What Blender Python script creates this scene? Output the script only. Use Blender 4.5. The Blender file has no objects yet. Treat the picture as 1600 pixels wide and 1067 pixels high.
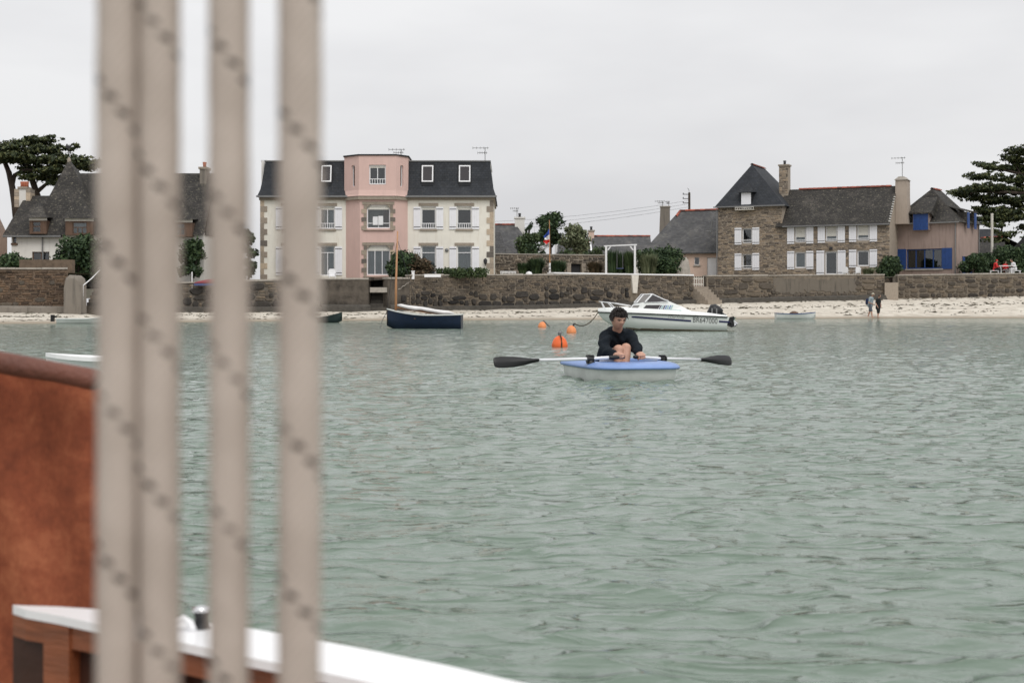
import bpy, bmesh, math, random
import numpy as np
from mathutils import Vector, Matrix, noise as mnoise

random.seed(7); rng = np.random.default_rng(7)
SC = bpy.context.scene; COL = SC.collection
R = math.radians

# ------------------------------------------------------------------ camera
F, YH, H = 2222.0, 481.0, 0.75          # focal length in photo pixels, horizon row, eye height over the water
cam_d = bpy.data.cameras.new('camera'); cam = bpy.data.objects.new('camera', cam_d); COL.objects.link(cam)
cam.location = (0, 0, H); cam.rotation_euler = (R(90), 0, 0)
cam_d.sensor_width = 36; cam_d.lens = 36 * F / 1600
cam_d.shift_y = -(533.5 - YH) / 1600
cam_d.clip_start = 0.05; cam_d.clip_end = 3000
cam_d.dof.use_dof = True; cam_d.dof.focus_distance = 17.0; cam_d.dof.aperture_fstop = 8.5
SC.camera = cam

# ------------------------------------------------------------------ overcast sky, soft sun, exposure
SUN_EL, SUN_AZ = R(50), R(158)       # soft light from behind the camera, a little to the right
w = bpy.data.worlds.new('World'); SC.world = w; w.use_nodes = True
nt = w.node_tree; N = nt.nodes; L = nt.links; N.clear()
out = N.new('ShaderNodeOutputWorld'); bg = N.new('ShaderNodeBackground')
sky = N.new('ShaderNodeTexSky'); sky.sky_type = 'NISHITA'; sky.sun_disc = False
sky.sun_elevation = SUN_EL; sky.sun_rotation = SUN_AZ; sky.dust_density = 4; sky.air_density = 1
tc = N.new('ShaderNodeTexCoord'); mp = N.new('ShaderNodeMapping'); mp.inputs['Scale'].default_value = (1.0, 1.0, 3.2)
nz = N.new('ShaderNodeTexNoise'); nz.inputs['Scale'].default_value = 2.1; nz.inputs['Detail'].default_value = 5; nz.inputs['Roughness'].default_value = 0.5
cr = N.new('ShaderNodeValToRGB')                                 # cloud deck: soft greys
cr.color_ramp.elements[0].position = 0.36; cr.color_ramp.elements[0].color = (6.75, 6.75, 6.92, 1)
cr.color_ramp.elements[1].position = 0.62; cr.color_ramp.elements[1].color = (8.2, 8.2, 8.28, 1)
sp = N.new('ShaderNodeSeparateXYZ'); zr = N.new('ShaderNodeMapRange')  # an overcast dome brightens towards the zenith
zr.inputs['From Min'].default_value = 0.0; zr.inputs['From Max'].default_value = 1.0
zr.inputs['To Min'].default_value = 1.0; zr.inputs['To Max'].default_value = 1.5
mul = N.new('ShaderNodeMix'); mul.data_type = 'RGBA'; mul.blend_type = 'MULTIPLY'; mul.inputs[0].default_value = 1.0
mix = N.new('ShaderNodeMix'); mix.data_type = 'RGBA'; mix.inputs[0].default_value = 0.96
L.new(tc.outputs['Generated'], mp.inputs['Vector']); L.new(mp.outputs['Vector'], nz.inputs['Vector'])
L.new(nz.outputs['Fac'], cr.inputs['Fac']); L.new(tc.outputs['Generated'], sp.inputs[0]); L.new(sp.outputs['Z'], zr.inputs['Value'])
L.new(cr.outputs['Color'], mul.inputs[6]); L.new(zr.outputs['Result'], mul.inputs[7])
L.new(sky.outputs['Color'], mix.inputs[6]); L.new(mul.outputs[2], mix.inputs[7])
L.new(mix.outputs[2], bg.inputs['Color']); bg.inputs['Strength'].default_value = 0.1
L.new(bg.outputs[0], out.inputs['Surface'])
sd = bpy.data.lights.new('sun', 'SUN'); so = bpy.data.objects.new('sun', sd); COL.objects.link(so)
sd.energy = 1.5; sd.angle = R(35); sd.color = (1.0, 0.97, 0.93)
so.rotation_euler = (R(90) - SUN_EL, 0, R(180) - SUN_AZ); so.location = (-10, -20, 40)
vs = SC.view_settings; vs.view_transform = 'Standard'; vs.look = 'None'; vs.gamma = 1; vs.use_curve_mapping = False
vs.exposure = 0.0
SC.cycles.max_bounces = 6; SC.cycles.use_denoising = True

# ------------------------------------------------------------------ helpers
def P(px, py, Y):                                       # a measured photo point at distance Y
    return Vector(((px - 800) * Y / F, Y, H + (YH - py) * Y / F))

WM = {}
def thing(name, label, cat, loc=(0, 0, 0), rotz=0.0, group=None, kind=None):
    o = bpy.data.objects.new(name, None); COL.objects.link(o)
    o.location = loc; o.rotation_euler = (0, 0, rotz); o.empty_display_size = 0.2
    WM[o.name] = Matrix.Translation(Vector(loc)) @ Matrix.Rotation(rotz, 4, 'Z')
    return tag(o, label, cat, group, kind)
def tag(o, label=None, cat=None, group=None, kind=None):
    if label: o['label'] = label
    if cat: o['category'] = cat
    if group: o['group'] = group
    if kind: o['kind'] = kind
    return o
class MB:
    """collects shapes for one mesh object"""
    def __init__(s): s.v = []; s.f = []; s.m = []; s.sm = []; s.mi = 0; s.smooth = False
    def add(s, vs_, fs, M=None):
        b = len(s.v)
        for p in vs_:
            p = Vector(p); s.v.append(M @ p if M else p)
        for f in fs:
            s.f.append(tuple(i + b for i in f)); s.m.append(s.mi); s.sm.append(s.smooth)
        return s
    def quad(s, a, b, c, d): return s.add([a, b, c, d], [(0, 1, 2, 3)])
    def box(s, x0, x1, y0, y1, z0, z1, M=None):
        return s.add([(x0, y0, z0), (x1, y0, z0), (x1, y1, z0), (x0, y1, z0), (x0, y0, z1), (x1, y0, z1), (x1, y1, z1), (x0, y1, z1)],
                     [(0, 3, 2, 1), (4, 5, 6, 7), (0, 1, 5, 4), (1, 2, 6, 5), (2, 3, 7, 6), (3, 0, 4, 7)], M)
    def prism(s, poly, y0, y1, M=None):                  # poly in x,z (counter-clockwise seen from -y), extruded along y
        n = len(poly); vs_ = [(x, y0, z) for x, z in poly] + [(x, y1, z) for x, z in poly]
        fs = [tuple(range(n)), tuple(range(2 * n - 1, n - 1, -1))]
        fs += [(i, i + n, (i + 1) % n + n, (i + 1) % n) for i in range(n)]
        return s.add(vs_, fs, M)
    def slab(s, poly, z0, z1, M=None):                   # poly in x,y counter-clockwise from above
        n = len(poly); vs_ = [(x, y, z0) for x, y in poly] + [(x, y, z1) for x, y in poly]
        fs = [tuple(range(n - 1, -1, -1)), tuple(range(n, 2 * n))]
        fs += [(i, (i + 1) % n, (i + 1) % n + n, i + n) for i in range(n)]
        return s.add(vs_, fs, M)
    def tube(s, pts, rad, seg=8, sx=1.0, caps=True):
        pts = [Vector(p) for p in pts]; n = len(pts)
        if not hasattr(rad, '__len__'): rad = [rad] * n
        P_, R_ = [], []
        def ring(c, t, r):
            up = Vector((0, 0, 1)) if abs(t.z) < 0.95 else Vector((0, 1, 0))
            a = t.cross(up).normalized(); b = a.cross(t).normalized()
            return [c + a * (math.cos(q) * r * sx) + b * (math.sin(q) * r) for q in (2 * math.pi * k / seg for k in range(seg))]
        rings = []
        for i in range(n):
            t = (pts[min(i + 1, n - 1)] - pts[max(i - 1, 0)]).normalized()
            if caps == 'round' and i == 0:
                for q in (75, 45, 20): rings.append(ring(pts[0] - t * rad[0] * math.sin(R(q)), t, rad[0] * math.cos(R(q))))
            rings.append(ring(pts[i], t, rad[i]))
            if caps == 'round' and i == n - 1:
                for q in (20, 45, 75): rings.append(ring(pts[i] + t * rad[i] * math.sin(R(q)), t, rad[i] * math.cos(R(q))))
        vs_ = [p for r_ in rings for p in r_]; fs = []
        for i in range(len(rings) - 1):
            for k in range(seg):
                k2 = (k + 1) % seg
                fs.append((i * seg + k, i * seg + k2, (i + 1) * seg + k2, (i + 1) * seg + k))
        if caps:
            fs.append(tuple(range(seg - 1, -1, -1))); e = (len(rings) - 1) * seg; fs.append(tuple(range(e, e + seg)))
        return s.add(vs_, fs)
    def lathe(s, prof, seg=16, M=None):                  # prof: (r, z)
        vs_ = [(r * math.cos(2 * math.pi * k / seg), r * math.sin(2 * math.pi * k / seg), z) for r, z in prof for k in range(seg)]
        fs = [(i * seg + k, i * seg + (k + 1) % seg, (i + 1) * seg + (k + 1) % seg, (i + 1) * seg + k)
              for i in range(len(prof) - 1) for k in range(seg)]
        fs.append(tuple(range(seg - 1, -1, -1))); e = (len(prof) - 1) * seg; fs.append(tuple(range(e, e + seg)))
        return s.add(vs_, fs, M)
    def loft(s, rings, closed=True, cap0=False, cap1=False):
        n = len(rings[0]); b = [p for r_ in rings for p in r_]; fs = []
        for i in range(len(rings) - 1):
            for k in range(n if closed else n - 1):
                k2 = (k + 1) % n; fs.append((i * n + k, i * n + k2, (i + 1) * n + k2, (i + 1) * n + k))
        if cap0: fs.append(tuple(range(n - 1, -1, -1)))
        if cap1: fs.append(tuple(range((len(rings) - 1) * n, len(rings) * n)))
        return s.add(b, fs)
    def mesh(s, name, mats):
        me = bpy.data.meshes.new(name); me.from_pydata([tuple(p) for p in s.v], [], s.f)
        for m in (mats if isinstance(mats, (list, tuple)) else [mats]): me.materials.append(M_[m] if isinstance(m, str) else m)
        me.polygons.foreach_set('material_index', s.m); me.polygons.foreach_set('use_smooth', s.sm)
        me.update(); return me
    def build(s, name, mats, parent=None, world=False, loc=None):
        if world and parent is not None:
            Mi = WM[parent.name].inverted(); s.v = [Mi @ p for p in s.v]
        if loc is not None and parent is None: s.v = [p - Vector(loc) for p in s.v]
        o = bpy.data.objects.new(name, s.mesh(name, mats)); COL.objects.link(o)
        if parent is not None: o.parent = parent; WM[o.name] = WM[parent.name].copy()
        else:
            o.location = loc or (0, 0, 0); WM[o.name] = Matrix.Translation(Vector(loc or (0, 0, 0)))
        return o
def place(name, me, parent, loc=(0, 0, 0), rotz=0.0, scale=(1, 1, 1), rot=None):
    o = bpy.data.objects.new(name, me); COL.objects.link(o); o.parent = parent
    o.location = loc; o.rotation_euler = rot or (0, 0, rotz); o.scale = scale
    base = WM[parent.name] if parent is not None else Matrix.Identity(4)
    WM[o.name] = base @ Matrix.LocRotScale(Vector(loc), o.rotation_euler.copy(), Vector(scale)); return o
class Frame:
    """a facade plane standing in the place: local x along it, y into it, z up; at() measures photo points on it"""
    def __init__(s, px0, Y0, deg, z0):
        s.o = P(px0, YH, Y0); s.a = R(deg); s.z0 = z0
        s.u = Vector((math.cos(s.a), -math.sin(s.a), 0)); s.v = Vector((math.sin(s.a), math.cos(s.a), 0))
        s.loc = (s.o.x, s.o.y, z0); s.rot = -s.a
    def at(s, px, py, d=0.0):
        r = Vector(((px - 800) / F, 1, (YH - py) / F)); q = s.o + s.v * d; q.z = 0
        t = q.dot(s.v) / r.dot(s.v); p = r * t; p.z += H
        return Vector(((p - s.o).dot(s.u), d, p.z - s.z0))
    def x(s, px, d=0.0): return s.at(px, YH, d).x
    def z(s, px, py, d=0.0): return s.at(px, py, d).z

# ------------------------------------------------------------------ materials
M_ = {}
def nodes(name):
    m = bpy.data.materials.new(name); m.use_nodes = True; M_[name] = m
    t = m.node_tree; b = t.nodes['Principled BSDF']; return m, t, b
def nd(t, kind, **kw):
    n = t.nodes.new(kind)
    for k, v in kw.items():
        if k in n.inputs: n.inputs[k].default_value = v
        else: setattr(n, k, v)
    return n
def coords(t, scale=(1, 1, 1), kind='Object'):
    c = nd(t, 'ShaderNodeTexCoord'); mp_ = nd(t, 'ShaderNodeMapping'); mp_.inputs['Scale'].default_value = scale
    t.links.new(c.outputs[kind], mp_.inputs['Vector']); return mp_.outputs['Vector']
def noise(t, vec, scale, detail=4, rough=0.6):
    n = nd(t, 'ShaderNodeTexNoise', Scale=scale, Detail=detail, Roughness=rough); t.links.new(vec, n.inputs['Vector']); return n.outputs['Fac']
def ramp(t, fac, stops):
    r = nd(t, 'ShaderNodeValToRGB'); e = r.color_ramp.elements
    while len(e) < len(stops): e.new(0.5)
    for q, (p, c) in zip(e, stops): q.position = p; q.color = (*c, 1) if len(c) == 3 else c
    t.links.new(fac, r.inputs['Fac']); return r.outputs['Color']
def mixc(t, fac, a, b, mode='MIX'):
    n = nd(t, 'ShaderNodeMix', data_type='RGBA', blend_type=mode)
    for s_, i in ((fac, 0), (a, 6), (b, 7)):
        if isinstance(s_, (int, float)): n.inputs[i].default_value = s_
        elif isinstance(s_, tuple): n.inputs[i].default_value = (*s_, 1)
        else: t.links.new(s_, n.inputs[i])
    return n.outputs[2]
def bump(t, b, h, strength, dist=0.02):
    n = nd(t, 'ShaderNodeBump', Strength=strength, Distance=dist); t.links.new(h, n.inputs['Height']); t.links.new(n.outputs['Normal'], b.inputs['Normal'])
def sc(c, k): return tuple(min(1, x * k) for x in c)
def simple(name, c, rough=0.6, var=0.25, scale=6.0, bmp=0.15, spec=0.4, metal=0.0, per=None, stretch=(1, 1, 1), coat=0.0):
    """paint, plaster, cloth, wood: mottled colour + fine relief; per = 'object' or 'island' adds a tone of its own to each piece"""
    m, t, b = nodes(name); v = coords(t, stretch); f = noise(t, v, scale, 6, 0.65)
    col = ramp(t, f, [(0.25, sc(c, 1 - var)), (0.5, c), (0.78, sc(c, 1 + var * 0.7))])
    if per:
        if per == 'object': rnd = nd(t, 'ShaderNodeObjectInfo').outputs['Random']
        else: rnd = nd(t, 'ShaderNodeNewGeometry').outputs['Random Per Island']
        col = mixc(t, 1.0, col, ramp(t, rnd, [(0, (0.34, 0.35, 0.38)), (0.22, (0.75, 0.74, 0.74)), (0.6, (1.0, 0.98, 0.95)), (1, (1.5, 1.4, 1.26))]), 'MULTIPLY')
    t.links.new(col, b.inputs['Base Color']); b.inputs['Roughness'].default_value = rough
    b.inputs['Specular IOR Level'].default_value = spec; b.inputs['Metallic'].default_value = metal; b.inputs['Coat Weight'].default_value = coat
    if bmp: bump(t, b, noise(t, v, scale * 5, 4, 0.7), bmp)
    return m
def weathered(name, c, stain, amount=0.5, rough=0.85, bmp=0.3):
    """rendered wall: blotches plus run-off streaks"""
    m, t, b = nodes(name); v = coords(t); st = coords(t, (2.2, 2.2, 0.22))
    a = noise(t, v, 1.3, 6, 0.65); s_ = noise(t, st, 2.6, 5, 0.6)
    col = mixc(t, ramp(t, a, [(0.35, (0, 0, 0)), (0.75, (amount * 0.7,) * 3)]), c, sc(c, 0.78))
    col = mixc(t, ramp(t, s_, [(0.52, (0, 0, 0)), (0.78, (amount,) * 3)]), col, stain)
    t.links.new(col, b.inputs['Base Color']); b.inputs['Roughness'].default_value = rough; b.inputs['Specular IOR Level'].default_value = 0.25
    bump(t, b, noise(t, v, 22, 5, 0.7), bmp)
def slate(name, dark, light, amount, tile=(4.2, 6.0), lichen=(0.36, 0.33, 0.24)):
    m, t, b = nodes(name)
    c = nd(t, 'ShaderNodeTexCoord'); uvm = nd(t, 'ShaderNodeMapping'); t.links.new(c.outputs['UV'], uvm.inputs['Vector'])
    br = nd(t, 'ShaderNodeTexBrick', Scale=1.0); br.inputs['Brick Width'].default_value = 0.24; br.inputs['Row Height'].default_value = 0.17
    br.inputs['Mortar Size'].default_value = 0.012; br.inputs['Color1'].default_value = (0.75, 0.75, 0.75, 1); br.inputs['Color2'].default_value = (1.15, 1.15, 1.15, 1)
    br.inputs['Mortar'].default_value = (0.45, 0.45, 0.45, 1); br.offset = 0.5
    t.links.new(uvm.outputs['Vector'], br.inputs['Vector'])
    v = coords(t); a = noise(t, v, 0.9, 7, 0.68); fine = noise(t, v, 7, 5, 0.7)
    col = ramp(t, a, [(0.3, dark), (0.5, sc(dark, 1.35)), (0.72, light)])
    col = mixc(t, ramp(t, fine, [(0.55, (0, 0, 0)), (0.72, (amount,) * 3)]), col, lichen)
    col = mixc(t, 1.0, col, br.outputs['Color'], 'MULTIPLY')
    t.links.new(col, b.inputs['Base Color']); b.inputs['Roughness'].default_value = 0.7; b.inputs['Specular IOR Level'].default_value = 0.28
    bump(t, b, br.outputs['Fac'], -0.5, 0.02)
weathered('cream_render', (0.78, 0.75, 0.67), (0.56, 0.49, 0.39), 0.5)
weathered('white_render', (0.72, 0.70, 0.66), (0.45, 0.42, 0.38), 0.4)
weathered('pink_render', (0.66, 0.465, 0.415), (0.52, 0.37, 0.33), 0.5)
weathered('salmon_render', (0.66, 0.50, 0.41), (0.45, 0.36, 0.30), 0.35)
weathered('beige_render', (0.40, 0.335, 0.28), (0.2, 0.165, 0.14), 0.7)
weathered('brown_render', (0.36, 0.275, 0.24), (0.17, 0.13, 0.115), 0.9)
simple('black_render', (0.085, 0.072, 0.058), 0.9, 0.95, 1.5, 0.6)
weathered('patch_render', (0.16, 0.14, 0.115), (0.035, 0.033, 0.03), 0.85)
weathered('grey_render', (0.22, 0.195, 0.165), (0.08, 0.075, 0.065), 0.8)
slate('slate', (0.02, 0.022, 0.026), (0.045, 0.047, 0.05), 0.12)
slate('blue_slate', (0.022, 0.025, 0.03), (0.042, 0.045, 0.052), 0.1)
slate('old_slate', (0.024, 0.022, 0.02), (0.085, 0.076, 0.066), 0.55)
slate('grey_slate', (0.062, 0.062, 0.064), (0.14, 0.135, 0.128), 0.3)
simple('ridge_red', (0.27, 0.075, 0.05), 0.8, 0.4, 5, per='object')
simple('granite', (0.30, 0.255, 0.205), 0.85, 0.35, 8, 0.3)
simple('granite_object', (0.35, 0.30, 0.245), 0.85, 0.3, 8, 0.3, per='object')
simple('facade_stone', (0.25, 0.208, 0.165), 0.9, 0.4, 9, 0.4, per='island')
simple('facade_mortar', (0.33, 0.28, 0.225), 0.95, 0.25, 7, 0.3)
simple('wall_stone', (0.105, 0.09, 0.073), 0.9, 0.5, 7, 0.5, per='object')
simple('wall_stone_dark', (0.045, 0.041, 0.037), 0.88, 0.5, 7, 0.5, per='object')
simple('wall_rubble', (0.13, 0.11, 0.088), 0.9, 0.5, 9, 0.5, per='island')
simple('wall_rubble_brown', (0.115, 0.08, 0.056), 0.9, 0.5, 9, 0.5, per='island')
simple('wall_mortar', (0.185, 0.155, 0.12), 0.95, 0.5, 4, 0.5)
simple('wall_mortar_brown', (0.15, 0.11, 0.078), 0.95, 0.5, 4, 0.5)
simple('wall_mortar_dark', (0.13, 0.115, 0.095), 0.95, 0.6, 3, 0.5)
simple('concrete', (0.36, 0.33, 0.29), 0.9, 0.35, 4, 0.35)
simple('concrete_dark', (0.075, 0.068, 0.058), 0.9, 0.5, 4, 0.4)
simple('white_paint', (0.80, 0.80, 0.81), 0.45, 0.07, 5, 0.05)
simple('shutter_white', (0.80, 0.80, 0.83), 0.5, 0.06, 5, 0.08)
simple('off_white_wood', (0.62, 0.59, 0.53), 0.65, 0.2, 6, 0.15)
simple('blue_paint', (0.016, 0.055, 0.20), 0.5, 0.3, 5, 0.1)
simple('iron', (0.03, 0.03, 0.033), 0.6, 0.3, 8, 0.1)
simple('brown_wood', (0.12, 0.072, 0.048), 0.7, 0.4, 6, 0.2, stretch=(1, 1, 0.2))
simple('mast_wood', (0.46, 0.235, 0.115), 0.45, 0.3, 6, 0.1, stretch=(4, 4, 0.5))
simple('zinc', (0.20, 0.20, 0.20), 0.55, 0.2, 6, 0.05, metal=0.3)
simple('aluminium', (0.72, 0.73, 0.75), 0.3, 0.08, 8, 0.02, metal=0.85)
simple('terracotta', (0.35, 0.11, 0.06), 0.85, 0.3, 6)
simple('curtain', (0.62, 0.62, 0.60), 0.9, 0.15, 6, 0.2, stretch=(6, 6, 0.4))
simple('curtain_brown', (0.22, 0.12, 0.09), 0.9, 0.2, 6, 0.2)
simple('roller_blind', (0.70, 0.68, 0.62), 0.7, 0.06, 5)
simple('dark_room', (0.03, 0.03, 0.032), 0.9, 0.2, 3)  # near-black: indoor shade put into the colour; also the hut's dark walls
simple('bark', (0.06, 0.045, 0.035), 0.95, 0.5, 6, 0.6, stretch=(2, 2, 0.5))
simple('orange_plastic', (0.80, 0.145, 0.035), 0.5, 0.2, 5, 0.1, spec=0.4)
simple('faded_orange', (0.78, 0.28, 0.11), 0.6, 0.25, 6, 0.15)
simple('weed', (0.06, 0.05, 0.03), 0.9, 0.5, 9, 0.4)
simple('gunwale_white', (0.88, 0.88, 0.88), 0.35, 0.03, 3, 0.0, coat=0.3)
simple('gel_coat', (0.77, 0.79, 0.77), 0.22, 0.05, 3, 0.0, spec=0.5, coat=0.3)
simple('boat_white', (0.72, 0.73, 0.71), 0.4, 0.1, 4, 0.05)
simple('navy_hull', (0.010, 0.020, 0.048), 0.38, 0.3, 5, 0.05)
simple('green_hull', (0.02, 0.035, 0.035), 0.55, 0.3, 5, 0.05)
simple('black_plastic', (0.012, 0.012, 0.013), 0.45, 0.2, 8, 0.05)
simple('black_rubber', (0.01, 0.01, 0.01), 0.6, 0.2, 8, 0.05)
simple('stripe_navy', (0.012, 0.015, 0.07), 0.35, 0.1, 5, 0)
simple('stripe_teal', (0.25, 0.42, 0.42), 0.4, 0.1, 5, 0)
simple('stripe_blue', (0.10, 0.20, 0.42), 0.4, 0.1, 5, 0)
simple('tinted_glass', (0.035, 0.03, 0.032), 0.08, 0.1, 2, 0, spec=0.6)
simple('smoke_glass', (0.20, 0.19, 0.18), 0.1, 0.1, 2, 0, spec=0.6)
simple('sail_cloth', (0.74, 0.73, 0.72), 0.85, 0.12, 5, 0.3)
simple('tub_grey', (0.70, 0.715, 0.69), 0.5, 0.22, 3, 0.08)
simple('tub_blue', (0.185, 0.29, 0.56), 0.42, 0.18, 4, 0.06)
simple('oar_white', (0.78, 0.79, 0.82), 0.25, 0.06, 4, 0)
simple('skin', (0.50, 0.285, 0.205), 0.5, 0.14, 14, 0.06, spec=0.35)
simple('lips', (0.36, 0.14, 0.11), 0.5, 0.1, 14, 0)
simple('hair', (0.016, 0.011, 0.009), 0.5, 0.4, 30, 0.6, stretch=(3, 3, 1))
simple('eye_dark', (0.015, 0.01, 0.008), 0.25, 0.1, 5, 0)
simple('sweater', (0.0085, 0.0125, 0.018), 0.92, 0.35, 22, 0.5, spec=0.2)
simple('shorts_white', (0.62, 0.60, 0.60), 0.9, 0.2, 16, 0.2)
simple('shirt_grey', (0.30, 0.36, 0.39), 0.9, 0.2, 6, 0.2)
simple('shorts_grey', (0.10, 0.115, 0.14), 0.9, 0.2, 6, 0.2)
simple('cloth_black', (0.012, 0.014, 0.014), 0.9, 0.2, 6, 0.2)
simple('cloth_red', (0.55, 0.03, 0.03), 0.85, 0.2, 6, 0.2)
simple('cloth_white', (0.75, 0.75, 0.76), 0.85, 0.1, 6, 0.2)
simple('pack_navy', (0.012, 0.02, 0.06), 0.8, 0.2, 6, 0.2)
simple('hat_straw', (0.45, 0.42, 0.33), 0.85, 0.2, 6, 0.2)
simple('hair_brown', (0.05, 0.03, 0.02), 0.7, 0.3, 16, 0.3)
simple('flag_blue', (0.02, 0.06, 0.32), 0.8, 0.1, 5, 0.1)
simple('flag_white', (0.78, 0.78, 0.78), 0.8, 0.06, 5, 0.1)
simple('flag_red', (0.62, 0.035, 0.03), 0.8, 0.1, 5, 0.1)
simple('flag_black', (0.015, 0.015, 0.018), 0.8, 0.1, 5, 0.1)
simple('kayak_red', (0.27, 0.05, 0.06), 0.4, 0.1, 5, 0)
simple('kayak_blue', (0.07, 0.09, 0.2), 0.4, 0.1, 5, 0)
simple('varnish', (0.23, 0.072, 0.028), 0.5, 0.75, 7, 0.3, coat=0.15, stretch=(0.6, 0.6, 6))
simple('varnish_shaded', (0.05, 0.018, 0.010), 0.5, 0.4, 6, 0.1)  # varnish darkened in colour for the shaded recess under the gunwale
simple('chrome', (0.75, 0.75, 0.76), 0.2, 0.05, 4, 0, metal=1.0)
simple('tan_roll', (0.155, 0.056, 0.036), 0.5, 0.4, 12, 0.4)
simple('soil', (0.13, 0.115, 0.07), 0.95, 0.5, 2, 0.5)

def leafmat(name, a, b_, c):
    m, t, b = nodes(name); rnd = nd(t, 'ShaderNodeNewGeometry').outputs['Random Per Island']
    n = noise(t, coords(t), 0.8, 3, 0.6); f = mixc(t, 0.45, rnd, n)
    t.links.new(ramp(t, f, [(0.2, a), (0.5, b_), (0.85, c)]), b.inputs['Base Color'])
    b.inputs['Roughness'].default_value = 0.6; b.inputs['Specular IOR Level'].default_value = 0.25
leafmat('leaf_cypress', (0.016, 0.026, 0.013), (0.045, 0.06, 0.024), (0.12, 0.125, 0.045))
leafmat('leaf_dark', (0.018, 0.034, 0.017), (0.042, 0.072, 0.032), (0.085, 0.125, 0.05))
leafmat('leaf_mid', (0.022, 0.04, 0.016), (0.05, 0.078, 0.03), (0.10, 0.13, 0.055))
leafmat('leaf_pale', (0.06, 0.08, 0.04), (0.13, 0.15, 0.08), (0.24, 0.25, 0.15))
leafmat('leaf_rust', (0.035, 0.035, 0.018), (0.08, 0.06, 0.035), (0.16, 0.10, 0.06))

def glass():
    m, t, b = nodes('glass'); t.nodes.remove(b); o = t.nodes['Material Output']
    g = nd(t, 'ShaderNodeBsdfGlossy', Roughness=0.02); tr = nd(t, 'ShaderNodeBsdfTransparent'); tr.inputs['Color'].default_value = (0.72, 0.76, 0.78, 1)
    fr = nd(t, 'ShaderNodeFresnel', IOR=1.5); ms = nd(t, 'ShaderNodeMixShader')
    ad = nd(t, 'ShaderNodeMath', operation='ADD'); ad.inputs[1].default_value = 0.05; t.links.new(fr.outputs[0], ad.inputs[0])
    t.links.new(ad.outputs[0], ms.inputs[0]); t.links.new(tr.outputs[0], ms.inputs[1]); t.links.new(g.outputs[0], ms.inputs[2]); t.links.new(ms.outputs[0], o.inputs['Surface'])
glass()
def sand():
    m, t, b = nodes('sand'); v = coords(t); st = coords(t, (0.22, 1.5, 1.5))
    a = noise(t, v, 1.2, 6, 0.65)
    col = ramp(t, a, [(0.3, (0.46, 0.41, 0.34)), (0.55, (0.60, 0.555, 0.475)), (0.8, (0.68, 0.64, 0.565))])
    wk = noise(t, st, 2.2, 8, 0.72)
    col = mixc(t, ramp(t, wk, [(0.55, (0, 0, 0)), (0.64, (0.85,) * 3)]), col, (0.13, 0.10, 0.07))
    sz = nd(t, 'ShaderNodeSeparateXYZ'); cc = nd(t, 'ShaderNodeTexCoord'); t.links.new(cc.outputs['Object'], sz.inputs[0])
    col = mixc(t, ramp(t, sz.outputs['Z'], [(0.04, (0.85,) * 3), (0.20, (0, 0, 0))]), col, (0.24, 0.19, 0.13))   # wet sand by the water's edge
    t.links.new(col, b.inputs['Base Color']); b.inputs['Roughness'].default_value = 0.9; bump(t, b, noise(t, v, 8, 6, 0.7), 0.6, 0.05)
sand()
def water():
    m, t, b = nodes('sea_water'); v = coords(t)
    n = noise(t, v, 0.25, 3, 0.5)
    t.links.new(ramp(t, n, [(0.3, (0.126, 0.176, 0.136)), (0.7, (0.158, 0.208, 0.164))]), b.inputs['Base Color'])
    b.inputs['Roughness'].default_value = 0.06; b.inputs['IOR'].default_value = 1.333; b.inputs['Specular IOR Level'].default_value = 0.5
    v2 = coords(t, (0.55, 1.0, 1.0))
    h0 = noise(t, v2, 12, 5, 0.55); hm = nd(t, 'ShaderNodeMath', operation='MULTIPLY'); t.links.new(h0, hm.inputs[0]); hm.inputs[1].default_value = 0.55; h1 = hm.outputs[0]
    v3 = nd(t, 'ShaderNodeMapping'); v3.inputs['Scale'].default_value = (0.42, 1.0, 1.0); v3.inputs['Rotation'].default_value = (0, 0, R(9)); t.links.new(nd(t, 'ShaderNodeTexCoord').outputs['Object'], v3.inputs['Vector'])
    rg = nd(t, 'ShaderNodeTexNoise', noise_type='RIDGED_MULTIFRACTAL', Scale=6.0, Detail=3, Roughness=0.45, Lacunarity=2.3, Distortion=0.6, Offset=1.0, Gain=1.0); t.links.new(v3.outputs[0], rg.inputs['Vector'])
    pw = nd(t, 'ShaderNodeMath', operation='POWER'); t.links.new(rg.outputs['Fac'], pw.inputs[0]); pw.inputs[1].default_value = 3.0
    sm_ = nd(t, 'ShaderNodeMath', operation='MULTIPLY_ADD'); t.links.new(pw.outputs[0], sm_.inputs[0]); sm_.inputs[1].default_value = 0.20; t.links.new(h1, sm_.inputs[2])
    bump(t, b, sm_.outputs[0], 0.9, 0.03)
water()
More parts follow.
